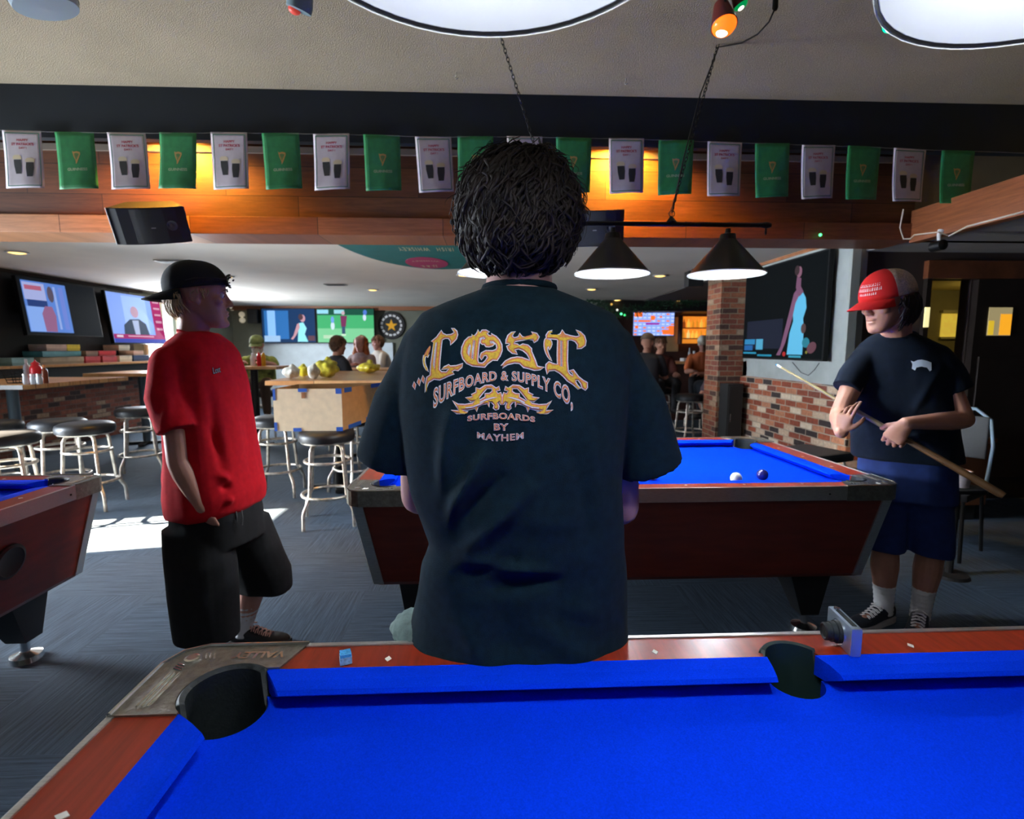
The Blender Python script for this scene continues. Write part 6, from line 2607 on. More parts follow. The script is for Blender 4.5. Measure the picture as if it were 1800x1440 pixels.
def E(c, s=1.0):
    k = (c, s)
    if k not in _em:
        _em[k] = mat('screen_%d' % len(_em), tuple(v * 0.2 for v in c), 0.7, emit=c, es=s, spec=0.1)
    return _em[k]


def tv(loc, rz, w_, h, label, pic, tilt=0.0, depth=0.05, bez=0.018, mount=True):
    """screen faces local -y; pic = list of (colour, strength, polygon in 0..1 x 0..1)"""
    t = empty('television', loc, 0, label, 'television')
    t.rotation_euler = (tilt, 0, rz)
    m = MB()
    m.box((0, depth / 2, 0), (w_ + 2 * bez, depth, h + 2 * bez), bev=0.004)
    m.build('tv_casing', M_tv, t)
    m = MB()
    mats = []
    for i, (c, s, pg) in enumerate(pic):
        m.mi = i
        mats.append(E(c, s))
        m.poly([((x - 0.5) * w_, -0.0012 - 0.0009 * i, (y - 0.5) * h) for x, y in pg])
    for i, f in enumerate(m.bm.faces):
        if f.normal.y > 0:
            f.normal_flip()
    me_o = m.build('screen_picture', mats, t, weld=False)
    if mount:
        m = MB()
        m.box((0, depth + 0.075, 0), (0.3, 0.17, 0.3))
        m.build('wall_mount', M_iron, t)
    return t


def rc(x0, y0, x1, y1):
    return [(x0, y0), (x1, y0), (x1, y1), (x0, y1)]


def el(cx, cy, rx, ry, n=14, a=0.0):
    return [(cx + rx * math.cos(t) * math.cos(a) - ry * math.sin(t) * math.sin(a), cy + rx * math.cos(t) * math.sin(a) + ry * math.sin(t) * math.cos(a)) for t in [2 * PI * i / n for i in range(n)]]


# big screen on the right wall (faces -x). local x runs along -Y world
Y0, Y1 = 4.93, 6.55
t = tv((3.21, (Y0 + Y1) / 2, 1.835), -PI / 2, Y1 - Y0 - 0.04, 1.03, 'large screen on the grey right wall showing a woman in a pale blue dress',
       [((0.0015, 0.003, 0.004), 1, rc(0, 0, 1, 1)),
        ((0.012, 0.015, 0.03), 1, rc(0.05, 0.1, 0.55, 0.42)),
        ((0.12, 0.48, 0.75), 0.9, [(0.62, 0.04), (0.80, 0.04), (0.80, 0.30), (0.785, 0.40), (0.815, 0.50), (0.80, 0.60), (0.765, 0.66), (0.735, 0.72), (0.715, 0.71), (0.725, 0.64), (0.69, 0.58), (0.665, 0.48), (0.675, 0.38), (0.64, 0.26)]),
        ((0.22, 0.10, 0.18), 0.8, [(0.71, 0.71), (0.665, 0.66), (0.61, 0.42), (0.54, 0.12), (0.49, 0.03), (0.54, 0.03), (0.595, 0.16), (0.665, 0.42), (0.69, 0.56), (0.725, 0.63)]),
        ((0.20, 0.09, 0.16), 0.8, [(0.685, 0.72), (0.69, 0.82), (0.74, 0.80), (0.74, 0.72), (0.775, 0.66), (0.73, 0.62), (0.70, 0.66)]),
        ((0.26, 0.12, 0.18), 0.8, el(0.715, 0.865, 0.030, 0.055)),
        ((0.05, 0.03, 0.035), 0.8, el(0.69, 0.885, 0.028, 0.050)),
        ((0.10, 0.06, 0.06), 0.8, el(0.80, 0.30, 0.028, 0.05)),
        ((0.03, 0.22, 0.30), 0.8, el(0.835, 0.16, 0.04, 0.05)),
        ((0.14, 0.06, 0.08), 0.8, el(0.90, 0.11, 0.045, 0.06, a=-0.5)),
        ((0.03, 0.22, 0.45), 0.9, rc(0.03, 0.15, 0.19, 0.21)), ((0.02, 0.12, 0.35), 0.9, rc(0.03, 0.08, 0.16, 0.14)), ((0.08, 0.35, 0.55), 0.9, rc(0.21, 0.09, 0.31, 0.21)),
        ((0.03, 0.28, 0.45), 0.9, rc(0.02, 0.04, 0.22, 0.06)), ((0.02, 0.25, 0.40), 0.9, rc(0.24, 0.015, 0.44, 0.035)),
        ((0.45, 0.03, 0.03), 0.8, el(0.60, 0.045, 0.02, 0.025)), ((0.30, 0.28, 0.05), 0.6, el(0.855, 0.065, 0.012, 0.015)), ((0.05, 0.35, 0.5), 0.8, rc(0.66, 0.01, 0.80, 0.03))])
# left wall screens (face +x): local x runs along +Y world
a0, a1_ = PX(34, 500, -6.1), PX(166, 500, -6.1)
tv((-6.09, (a0.y + a1_.y) / 2, 1.985), PI / 2, a1_.y - a0.y, 0.74, 'wall screen at the far left, half lit in blue, half dark',
   [((0.004, 0.006, 0.009), 1, rc(0, 0, 1, 1)), ((0.10, 0.22, 0.62), 1.0, rc(0.03, 0.04, 0.58, 0.96)), ((0.22, 0.38, 0.80), 1.0, rc(0.04, 0.05, 0.28, 0.5)),
    ((0.35, 0.40, 0.70), 1.0, rc(0.04, 0.62, 0.30, 0.93)), ((0.45, 0.12, 0.20), 0.9, rc(0.06, 0.80, 0.26, 0.88)), ((0.02, 0.05, 0.20), 0.9, rc(0.06, 0.50, 0.30, 0.62)),
    ((0.30, 0.13, 0.26), 0.9, [(0.22, 0.05), (0.36, 0.05), (0.38, 0.35), (0.35, 0.52), (0.26, 0.52), (0.21, 0.38)]), ((0.10, 0.08, 0.12), 0.9, el(0.36, 0.75, 0.04, 0.15)),
    ((0.30, 0.42, 0.80), 0.9, rc(0.40, 0.1, 0.43, 0.9)), ((0.16, 0.24, 0.68), 0.9, rc(0.47, 0.1, 0.53, 0.9))], tilt=R(-6))
a0, a1_ = PX(187, 500, -6.1), PX(279, 500, -6.1)
tv((-6.09, (a0.y + a1_.y) / 2, 1.93), PI / 2, a1_.y - a0.y, 0.82, 'wall screen with a news presenter and a magenta caption band',
   [((0.22, 0.36, 0.85), 1.0, rc(0, 0, 1, 1)), ((0.32, 0.48, 0.92), 1.0, rc(0.25, 0.2, 0.70, 0.96)), ((0.02, 0.04, 0.08), 1.0, [(0.20, 0.17), (0.22, 0.36), (0.34, 0.48), (0.52, 0.50), (0.64, 0.40), (0.68, 0.17)]),
    ((0.35, 0.42, 0.62), 1.0, [(0.40, 0.17), (0.38, 0.46), (0.50, 0.47), (0.49, 0.17)]), ((0.42, 0.26, 0.36), 1.0, el(0.45, 0.64, 0.075, 0.12)), ((0.30, 0.01, 0.10), 1.0, rc(0.80, 0, 1.0, 1.0)),
    ((0.32, 0.01, 0.12), 1.0, rc(0, 0.08, 1.0, 0.17)), ((0.03, 0.05, 0.35), 1.0, rc(0, 0, 1.0, 0.08)), ((0.65, 0.50, 0.60), 1.0, rc(0.05, 0.105, 0.16, 0.15)), ((0.60, 0.30, 0.42), 1.0, rc(0.25, 0.12, 0.75, 0.145)),
    ((0.50, 0.25, 0.36), 1.0, rc(0.84, 0.88, 0.97, 0.93)), ((0.50, 0.25, 0.36), 1.0, rc(0.84, 0.74, 0.97, 0.78)), ((0.50, 0.25, 0.36), 1.0, rc(0.84, 0.60, 0.97, 0.64)), ((0.50, 0.25, 0.36), 1.0, rc(0.84, 0.44, 0.97, 0.49)),
    ((0.50, 0.25, 0.36), 1.0, rc(0.84, 0.28, 0.97, 0.33))], tilt=R(-6))
# far wall pair
YT = 13.10
p0, p1, p2 = PY(458, 543, YT), PY(556.5, 602, YT), PY(658, 602, YT)
hz = p0.z - p1.z
tv(((p0.x + p1.x) / 2, YT, (p0.z + p1.z) / 2), 0, p1.x - p0.x - 0.04, hz, 'far wall screen showing a woman in a pale blue dress, left of the green one',
   [((0.01, 0.04, 0.12), 1, rc(0, 0, 1, 1)), ((0.03, 0.16, 0.45), 1.0, rc(0.04, 0.1, 0.5, 0.95)), ((0.25, 0.50, 0.90), 1.1, rc(0.10, 0.2, 0.25, 0.95)), ((0.35, 0.55, 0.80), 1.0, rc(0.03, 0.02, 0.33, 0.20)),
    ((0.28, 0.72, 0.80), 1.1, [(0.66, 0.02), (0.86, 0.02), (0.80, 0.25), (0.84, 0.42), (0.78, 0.60), (0.70, 0.58), (0.68, 0.40)]), ((0.55, 0.30, 0.35), 1.0, [(0.70, 0.58), (0.66, 0.55), (0.58, 0.20), (0.53, 0.10), (0.57, 0.08), (0.64, 0.22), (0.71, 0.45)]),
    ((0.55, 0.30, 0.36), 1.0, el(0.77, 0.72, 0.05, 0.11)), ((0.08, 0.04, 0.05), 1.0, el(0.735, 0.76, 0.045, 0.09)), ((0.12, 0.06, 0.08), 1.0, rc(0.86, 0.05, 0.99, 0.2))])
tv(((p1.x + p2.x) / 2 + 0.02, YT, (p1.z + p2.z) / 2 + hz / 2), 0, p2.x - p1.x - 0.04, hz, 'far wall screen showing players on bright green grass',
   [((0.06, 0.42, 0.16), 1, rc(0, 0, 1, 1)), ((0.20, 0.58, 0.30), 1.0, rc(0, 0, 1, 0.42)), ((0.01, 0.08, 0.05), 1.0, rc(0, 0.82, 1, 1)), ((0.30, 0.65, 0.80), 1.0, rc(0.0, 0.86, 0.2, 0.98)), ((0.30, 0.62, 0.70), 1.0, rc(0.3, 0.86, 0.48, 0.98)),
    ((0.18, 0.03, 0.10), 1.0, [(0.42, 0.46), (0.50, 0.46), (0.53, 0.80), (0.41, 0.80)]), ((0.04, 0.08, 0.15), 1.0, rc(0.43, 0.26, 0.49, 0.48)), ((0.55, 0.40, 0.45), 1.0, el(0.46, 0.88, 0.03, 0.06)), ((0.60, 0.75, 0.85), 1.0, el(0.27, 0.50, 0.035, 0.12)),
    ((0.16, 0.35, 0.75), 1.0, el(0.27, 0.68, 0.03, 0.10)), ((0.60, 0.72, 0.90), 1.0, el(0.84, 0.75, 0.03, 0.1)), ((0.08, 0.18, 0.60), 1.0, el(0.85, 0.90, 0.035, 0.08)), ((0.45, 0.65, 0.45), 1.0, rc(0.1, 0.12, 0.3, 0.22)), ((0.6, 0.75, 0.6), 1.0, rc(0.42, 0.20, 0.5, 0.25))])
# pale lower part of the far wall
struct('wall_far_lower', MB().span((-5.72, 13.24, 0), (-2.4, 13.302, 1.56)), mat('pale_blue_paint', (0.62, 0.70, 0.74), 0.8, nz=(5, 0.08)))
# scoreboard screen by the bar
q0, q1 = PY(1114, 549, 11.8), PY(1184, 590, 11.8)
pic = [((0.25, 0.40, 0.95), 1.1, rc(0, 0, 1, 1))]
rr = random.Random(2)
for i in range(9):
    for j in range(7):
        pic.append(((0.55, 0.65, 0.98) if rr.random() < 0.8 else (0.95, 0.22, 0.04), 1.1, rc(i / 9 + 0.012, j / 7 + 0.02, i / 9 + 0.088, j / 7 + 0.085)))
for a in (rc(0, 0.80, 0.2, 0.98), rc(0.1, 0.58, 0.38, 0.66), rc(0.40, 0.66, 0.50, 0.85), rc(0.62, 0.76, 0.68, 0.84), rc(0.70, 0.05, 0.98, 0.25), rc(0.85, 0.25, 0.98, 0.42), rc(0.02, 0.30, 0.1, 0.42)):
    pic.append(((0.95, 0.18, 0.03), 1.1, a))
pic.append(((0.30, 0.02, 0.35), 1.1, rc(0.28, 0.46, 0.62, 0.54)))
tv(((q0.x + q1.x) / 2, 11.8, (q0.z + q1.z) / 2), 0, q1.x - q0.x, q0.z - q1.z, 'bright blue and orange score screen beside the bar', pic)

# ================================================================== BAR CORNER, CEILING, FAR THINGS
M_barwall = mat('bar_wall', (0.060, 0.022, 0.016), 0.7, nz=(5, 0.25))
struct('wall_bar', MB().span((2.6, 12.3, 0), (8, 12.4, LZ)), M_barwall)
struct('wall_bar_side', MB().span((2.6, 12.25, 1.45), (2.98, 12.31, 2.15)).span((4.18, 12.25, 1.35), (4.45, 12.31, 2.15)), mat('warm_tan_panel', (0.55, 0.36, 0.18), 0.7, nz=(5, 0.12)))
struct('trim_13', MB().span((2.5, 11.3, 2.22), (8, 12.3, LZ)), M_black)
# back bar shelf with glowing bottles
sh_ = empty('bar_shelf', (4.95, 12.05, 0), 0, 'lit shelf of bottles behind the bar', 'shelf')
m = MB()
for z in (1.66, 1.90):
    m.box((0, 0, z - 0.012), (1.1, 0.22, 0.022))
m.build('shelf_board', M_trimwood, sh_)
for x in (-0.54, 0.54):
    m = MB()
    m.box((x, 0, 1.85), (0.03, 0.24, 0.66))
    m.build('side_board', M_barwall, sh_)
m = MB()
m.box((0, 0.11, 1.85), (1.06, 0.01, 0.62))
m.build('lit_backing', mat('amber_backing', (0.6, 0.25, 0.04), 0.5, emit=(0.95, 0.30, 0.03), es=0.8, nz=(9, 0.5)), sh_)
rr = random.Random(11)
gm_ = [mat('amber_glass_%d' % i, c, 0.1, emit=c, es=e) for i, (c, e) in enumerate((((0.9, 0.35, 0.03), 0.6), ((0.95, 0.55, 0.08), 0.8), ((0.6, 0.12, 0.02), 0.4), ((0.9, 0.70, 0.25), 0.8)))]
bt0 = None
for z in (1.662, 1.902):
    for i in range(10):
        x = -0.47 + i * 0.104 + rr.uniform(-0.012, 0.012)
        if bt0 is None:
            m = MB()
            m.lathe([(0.0, 0.0), (0.034, 0.0), (0.036, 0.01), (0.036, 0.11), (0.014, 0.145), (0.012, 0.19), (0.0, 0.19)], n=12)
            bt0 = m.build('liquor_bottle', gm_[0], smooth=40)
            o = bt0
        else:
            o = bt0.copy()
            o.data = bt0.data.copy()
            o.data.materials[0] = gm_[rr.randrange(4)]
            COL.objects.link(o)
        o.location = (4.95 + x, 12.02, z)
        o.scale = (1, 1, rr.uniform(0.85, 1.1))
        tag(o, 'amber lit liquor bottle standing on the shelf behind the bar', 'bottle', 'bottles on the lit bar shelf')
# bar counter
bc = empty('bar_counter', (4.2, 10.2, 0), 0, 'wooden bar counter at the brick pillar, with glasses on it', 'bar counter')
m = MB()
m.box((0, 0, 1.15), (2.5, 0.5, 0.05), bev=0.006)
m.build('counter_top', M_woodtop, bc)
m = MB()
m.box((0, 0.12, 0.56), (2.4, 0.2, 1.12))
m.build('counter_front', M_barwall, bc)
for k, (px, h, r, mm_, nm, lb) in enumerate(((1202, 0.10, 0.05, M_sock, 'napkin_stack', 'white napkins on the bar counter, left end'), (1211, 0.26, 0.026, M_glassy, 'water_bottle', 'slim clear bottle on the bar counter beside the napkins'),
                                            (1219, 0.2, 0.024, M_glassy, 'tall_glass', 'tall narrow glass left of the yellow drinks'), (1231, 0.2, 0.035, M_mus, 'beer_glass', 'glass of yellow beer on the bar counter, left one'),
                                            (1239, 0.14, 0.033, M_wht, 'drinking_glass', 'short pale glass right of the yellow beer'))):
    p = PY(px, 642, 10.1)
    m = MB()
    if nm == 'napkin_stack':
        m.box((0, 0, 0.03), (0.11, 0.11, 0.06), rz=0.4, bev=0.01)
    else:
        m.lathe([(0.0, 0.0), (r * 0.8, 0.0), (r, h * 0.6), (r * (0.5 if nm == 'water_bottle' else 1.0), h * 0.8), (r * (0.4 if nm == 'water_bottle' else 1.02), h), (0.0, h * 0.97)], n=16)
    o = m.build(nm, mm_, smooth=40)
    o.location = (p.x, 10.1, 1.176)
    tag(o, lb, 'drink')
# garland with small lights
g = empty('garland', PY(1085, 545, 10.6), 0, 'green garland with small lights hung before the bar', 'garland')
m = MB()
rr = random.Random(4)
base = [PY(1030, 520, 10.6), PY(1060, 535, 10.6), PY(1085, 550, 10.6), PY(1110, 548, 10.6), PY(1150, 536, 10.6), PY(1200, 533, 10.6), PY(1248, 528, 10.6)]
for i in range(900):
    k = rr.uniform(0, len(base) - 1.001)
    p = base[int(k)].lerp(base[int(k) + 1], k - int(k)) + Vector((rr.gauss(0, 0.05), rr.gauss(0, 0.05), rr.gauss(0, 0.06)))
    p.z = min(p.z, 2.37)
    d = Vector((rr.gauss(0, 1), rr.gauss(0, 1), rr.gauss(0, 1))).normalized() * 0.06
    s = d.cross(Vector((0, 1, 0.3))).normalized() * 0.010
    m.poly([p - s, p + d * 0.5 - s * 0.3, p + d, p + s])
gg = m.build('garland_leaves', mat('garland_green', (0.015, 0.07, 0.03), 0.6), g, weld=False)
gg['kind'] = 'stuff'
for px, py, c, e in ((1092, 552, (0.1, 1.0, 0.35), 2.5), (1098, 554, (0.05, 0.7, 0.2), 1.5), (1085, 545, (0.9, 0.9, 0.8), 1.0), (1075, 535, (0.9, 0.5, 0.1), 0.9)):
    m = MB()
    m.sph(PY(px, py, 10.5), 0.022, u=10, v=8)
    m.build('fairy_light', mat('fairy_%d' % px, c, 0.4, emit=c, es=e), g)
relative(g)

# recessed ceiling lights
dl0 = None
M_glow = mat('warm_downlight', (1, 0.8, 0.4), 0.5, emit=(1.0, 0.62, 0.16), es=3.0)
DLS = [(30, 443, 'at the left edge, above the half lit screen'), (398, 486, 'just right of the black backwards cap'), (655, 509, 'above the green lit far screen'), (815, 483, 'left of the curly head, under the teal banner'),
       (1160, 484, 'between the two cone lamps'), (1040, 508, 'right of the neck of the man in front'), (1085, 527, 'small one further back, right of the first shoulder'), (1193, 528, 'dim one over the bar, left of the pillar'), (560, 543, 'farthest one near the far wall')]
for px, py, lb in DLS:
    p = PZ(px, py, LZ)
    if dl0 is None:
        dl0 = empty('ceiling_downlight', (0, 0, 0), 0, '', 'ceiling light', 'warm recessed lights of the low ceiling')
        m = MB()
        m.lathe([(0.075, -0.001), (0.10, -0.001), (0.105, -0.010), (0.078, -0.014), (0.075, -0.004)], n=28)
        m.build('trim_ring', M_wht, dl0, smooth=40)
        m = MB()
        m.lathe([(0.0, -0.022), (0.04, -0.020), (0.076, -0.006)], n=28)
        m.build('glowing_disc', M_glow, dl0, smooth=60)
        o = dl0
    else:
        o = dup(dl0)
    o['label'] = 'warm recessed ceiling light ' + lb
    o.location = (p.x, p.y, LZ)
for x, y, e in ((-4.8, 6.0, 14), (-3.6, 7.9, 14), (-1.9, 9.6, 14), (-0.3, 7.6, 14), (2.3, 7.5, 10), (1.8, 9.4, 10)):
    light('downlight', 'SPOT', (x, y, LZ - 0.03), e, (1.0, 0.74, 0.42), aim=(x, y, 0), spot_size=R(120), spot_blend=0.6, shadow_soft_size=0.07)
# ceiling vents
for k, (px, py, lb) in enumerate(((303, 459, 'slim dark ceiling vent over the screens at the left'), (590, 500, 'slim dark ceiling vent left of a recessed light'))):
    p = PZ(px, py, LZ)
    t = empty('ceiling_vent', (p.x, p.y, LZ), 0, lb, 'vent', 'ceiling vents')
    m = MB()
    m.box((0, 0, -0.006), (0.34, 0.18, 0.010), bev=0.003)
    m.build('vent_frame', mat('vent_grey', (0.35, 0.34, 0.32), 0.6), t)
    m = MB()
    for j in range(5):
        m.box((0, -0.06 + j * 0.03, -0.013), (0.28, 0.010, 0.006))
    m.build('vent_slats', mat('vent_dark', (0.12, 0.12, 0.12), 0.6), t)
# projector-like round fixture and camera by the pillar
p = PZ(1212, 470, LZ)
t = empty('ceiling_speaker', (p.x, p.y - 0.1, LZ), 0, 'dark box speaker under the low ceiling beside the brick pillar', 'speaker')
m = MB()
m.box((0.12, 0.25, -0.13), (0.20, 0.16, 0.20), bev=0.01)
m.build('speaker_cabinet', M_spk, t)
m = MB()
m.box((0.12, 0.25, -0.015), (0.05, 0.05, 0.03))
m.build('bracket', M_iron, t)

# teal whiskey banner flat on the low ceiling
M_teal = mat('teal_banner', (0.005, 0.17, 0.17), 0.6, nz=(6, 0.1))
bn = empty('ceiling_banner', (-0.60, 5.05, LZ - 0.004), 0, 'half round teal banner lying flat under the ceiling, lettered in cream', 'banner')
m = MB()
half_ = [(0.90 * math.cos(a), 1.92 * math.sin(a)) for a in [PI * i / 30 for i in range(31)]]
m.prism([[(-x, y) for x, y in reversed(half_)]], -0.004, 0.0)
m.build('banner_cloth', M_teal, bn)
M_gold = mat('banner_cream', (0.62, 0.58, 0.36), 0.6)
for wd_, x_ in (('IRISH', 0.150), ('WHISKEY', -0.170)):
    m = MB()
    add_flat(m, text_loops(wd_, 0.16, 0.002, 1.35), lambda x, y, x_=x_: Vector((x_ - x * 0.37, 0.52 + y * 1.7, -0.0055)))
    m.build('banner_word', M_gold, bn)
m = MB()
m.tube([(-0.90, 0.0, -0.003), (0.90, 0.0, -0.003)], 0.008, 6)
m.build('banner_edge', M_gold, bn)
m = MB()
cx_, cy_ = -0.14, 1.42
m.prism([[(cx_ + 0.25 * math.cos(a), cy_ + 0.42 * math.sin(a)) for a in [PI * (i / 20) - PI for i in range(41)]]], -0.0065, -0.0045)
mb_o = m.build('banner_seal', mat('seal_magenta', (0.45, 0.03, 0.14), 0.6), bn)
m = MB()
vs, fs = text_loops('CO', 0.2, 0.004, 1.2)
vs2, fs2 = text_loops('J.J. & S.', 0.16, 0.003, 1.0)
add_flat(m, (vs2, fs2), lambda x, y: Vector((cx_ - x * 0.45, cy_ + 0.22 + y * 1.2, -0.0078)))
vs3, fs3 = text_loops('WHISKEY', 0.1, 0.001, 1.1)
add_flat(m, (vs3, fs3), lambda x, y: Vector((cx_ - x * 0.72, cy_ - 0.18 - 0.8 * x * x * -1 * 0.9 + y * 1.1, -0.0078)))
m.build('seal_letters', M_gold, bn)

# round sign on the far wall
p = PY(688, 572, 13.26)
t = empty('round_sign', p, 0, 'round black sign with a white ring and yellow mark on the far wall', 'sign')
m = MB()
m.lathe([(0.0, 0.0), (0.33, 0.0), (0.345, 0.03), (0.0, 0.03)], n=40, axis=((1, 0, 0), (0, 0, 1), (0, 1, 0)))
m.build('sign_disc', M_black, t)
m = MB()
for a in range(0, 360, 24):
    m.box((0.24 * math.cos(R(a)), -0.004, 0.24 * math.sin(R(a))), (0.05, 0.006, 0.07), rot=Matrix.Rotation(-R(a), 3, 'Y'))
m.build('sign_ring', M_wht, t)
m = MB()
m.prism([[(0.0, 0.15), (0.04, 0.04), (0.15, 0.04), (0.06, -0.03), (0.09, -0.13), (0, -0.07), (-0.09, -0.13), (-0.06, -0.03), (-0.15, 0.04), (-0.04, 0.04)]], 0, 0.006, Matrix.Rotation(PI / 2, 4, 'X'))
m.build('sign_star', M_mus, t)
# small fixtures: white spheres and black box at the left of the far screens
for px, py, lb in ((408, 541, 'pale round wall lamp by the far left corner'), (425, 553, 'upper of two pale lamp globes left of the far screens'), (426, 563, 'lower of two pale lamp globes left of the far screens')):
    o = MB().sph((0, 0, 0), 0.07, u=16, v=10).build('lamp_globe', mat('frosted_globe', (0.75, 0.72, 0.62), 0.4, emit=(0.8, 0.7, 0.5), es=0.3), smooth=180)
    o.location = PY(px, py, 13.24)
    tag(o, lb, 'lamp', 'pale lamp globes by the far wall')
t = empty('wall_speaker', PY(446, 556, 13.12), 0, 'black box speaker left of the far wall screens', 'speaker')
m = MB()
m.box((0, 0, 0), (0.24, 0.2, 0.34), bev=0.02)
m.build('speaker_cabinet', M_spk, t)
m = MB()
m.box((0, 0.14, 0), (0.06, 0.1, 0.06))
m.build('bracket', M_iron, t)

# ================================================================== DARK RIGHT CORNER
t = empty('storage_bench', (3.78, 4.28, 0), 0, 'dark brown wooden chest by the right doorway', 'chest')
m = MB()
m.box((0, 0, 0.40), (0.62, 0.5, 0.52), bev=0.01)
M_chest = mat('chest_brown', (0.13, 0.045, 0.018), 0.5, nz=(5, 0.3))
m.build('chest_body', M_chest, t)
m = MB()
m.box((0, -0.005, 0.685), (0.66, 0.54, 0.035), bev=0.008)
m.build('chest_lid', M_chest, t)
m = MB()
m.box((0, 0.02, 0.07), (0.56, 0.42, 0.14))
m.build('plinth', M_black, t)
p = PY(1690, 815, 3.15)
t = empty('side_chair', (p.x + 0.20, 3.50, 0), R(-60), 'dark chair with a pale blue curved back edge behind the cue', 'chair')
m = MB()
m.box((0, 0, 0.44), (0.42, 0.40, 0.05), bev=0.015)
m.build('seat', M_vinyl, t)
m = MB()
m.tube([(-0.19, 0.19, 0.46), (-0.20, 0.22, 0.75), (-0.17, 0.24, 0.93), (-0.08, 0.25, 1.0), (0.08, 0.25, 1.0), (0.17, 0.24, 0.93), (0.20, 0.22, 0.75), (0.19, 0.19, 0.46)], 0.012, 8)
m.build('back_frame', mat('pale_blue_edge', (0.25, 0.38, 0.50), 0.4), t, smooth=60)
m = MB()
m.box((0, 0.235, 0.80), (0.33, 0.02, 0.30), bev=0.008)
m.build('backrest', M_vinyl, t)
for sx in (-1, 1):
    for sy in (-1, 1):
        MB().tube([(sx * 0.18, sy * 0.17, 0.42), (sx * 0.20, sy * 0.20, 0.0)], 0.012, 8).build('leg', M_iron, t, smooth=60)
p = PY(1689, 797, 3.05)
t = empty('paper_cup', (p.x, 3.05, 0.58), 0, 'white paper tub with a brown rim in the dark right corner', 'tub')
m = MB()
m.lathe([(0.0, 0.0), (0.056, 0.0), (0.064, 0.095), (0.060, 0.095), (0.052, 0.01), (0.0, 0.01)], n=28)
m.build('cup_wall', mat('paper_white', (0.72, 0.66, 0.72), 0.7, nz=(60, 0.1)), t, smooth=40)
m = MB()
m.tube([(0.066 * math.cos(a), 0.066 * math.sin(a), 0.097) for a in [i * PI / 14 for i in range(28)]], 0.004, 6, closed=True)
m.build('cup_rim', M_trimwood, t, smooth=60)
# small table under it
t = empty('side_table', (p.x + 0.0, 3.05, 0), 0, 'small black side table carrying the white tub', 'side table')
m = MB()
m.box((0, 0, 0.565), (0.20, 0.20, 0.025), bev=0.005)
m.build('tabletop', M_black, t)
m = MB()
m.cyl((0, 0, 0.0), (0, 0, 0.555), 0.02, n=14)
m.build('post', M_black, t)
m = MB()
m.lathe([(0.0, 0.0), (0.11, 0.0), (0.10, 0.018), (0.0, 0.022)], n=24)
m.build('base', M_black, t)
# black chair seat peeping over the far right corner of the middle table
t = empty('black_chair', (2.52, 3.95, 0), R(20), 'black seat showing between the brick half wall and the man with the cue', 'chair')
m = MB()
m.box((0, 0, 0.60), (0.44, 0.42, 0.07), bev=0.025)
m.build('seat', M_vinyl, t)
for sx in (-1, 1):
    for sy in (-1, 1):
        MB().tube([(sx * 0.17, sy * 0.16, 0.58), (sx * 0.20, sy * 0.19, 0.0)], 0.012, 8).build('leg', M_tube, t, smooth=60)
# added black box that stands for the dark opening in the pillar foot
t = empty('dark_opening', (3.04, 6.53, 0), 0, 'narrow black box standing for the dark opening in the brick pillar', 'cabinet')
m = MB()
m.box((0.06, 0.04, 0.49), (0.20, 0.24, 0.98), bev=0.008)
m.build('opening_box', M_black, t)
m = MB()
m.box((0.06, -0.085, 0.52), (0.17, 0.012, 0.86), bev=0.003)
dd = m.build('opening_front', M_black, t)
m = MB()
m.cyl((0.0, -0.095, 0.5), (0.0, -0.095, 0.60), 0.005, n=8)
m.build('handle', M_chrome, dd)
# string lights along the soffit
m = MB()
pts = [PY(1588, 368, 4.0), PY(1582, 400, 4.0), PY(1588, 420, 4.0), PY(1600, 420, 3.9), PY(1607, 413, 3.85), PY(1650, 408, 3.6), PY(1668, 415, 3.6), PY(1700, 398, 3.3), PY(1800, 372, 2.9)]
m.tube(pts, 0.005, 6)
tag(m.build('white_cable', mat('cable_white', (0.6, 0.52, 0.42), 0.6), smooth=60), 'white cable drooping at the corner of the wooden soffit', 'cable')
t = empty('security_camera', PY(1650, 432, 3.9), 0, 'small black camera with a white bracket under the right soffit', 'security camera')
m = MB()
m.lathe([(0.0, -0.05), (0.038, -0.04), (0.04, 0.05), (0.0, 0.05)], n=20, axis='Y')
m.build('camera_body', M_iron, t, smooth=40)
m = MB()
m.tube([(0, 0, 0.03), (-0.005, 0.0, 0.075), (0.01, 0, 0.11)], [0.012, 0.014, 0.024], 10)
m.build('bracket', M_wht, t, smooth=60)
# hanging wire below the big screen
m = MB()
m.tube([PX(1393, 637, 3.26), PX(1408, 655, 3.255), PX(1421, 660, 3.255), PX(1432, 650, 3.255), PX(1440, 638, 3.26)], 0.004, 5)
tag(m.build('loose_cable', M_iron, smooth=60), 'dark loose cable hanging under the big right screen', 'cable')
# tiny green lamp under the beam
o = MB().sph((0, 0, 0), 0.012, u=10, v=8).build('fairy_bulb', mat('fairy_green', (0.1, 1, 0.3), 0.4, emit=(0.1, 1, 0.3), es=2.5), smooth=180)
o.location = PY(1442, 413, 4.15)
tag(o, 'tiny green fairy light under the wooden beam near the big screen', 'fairy light')

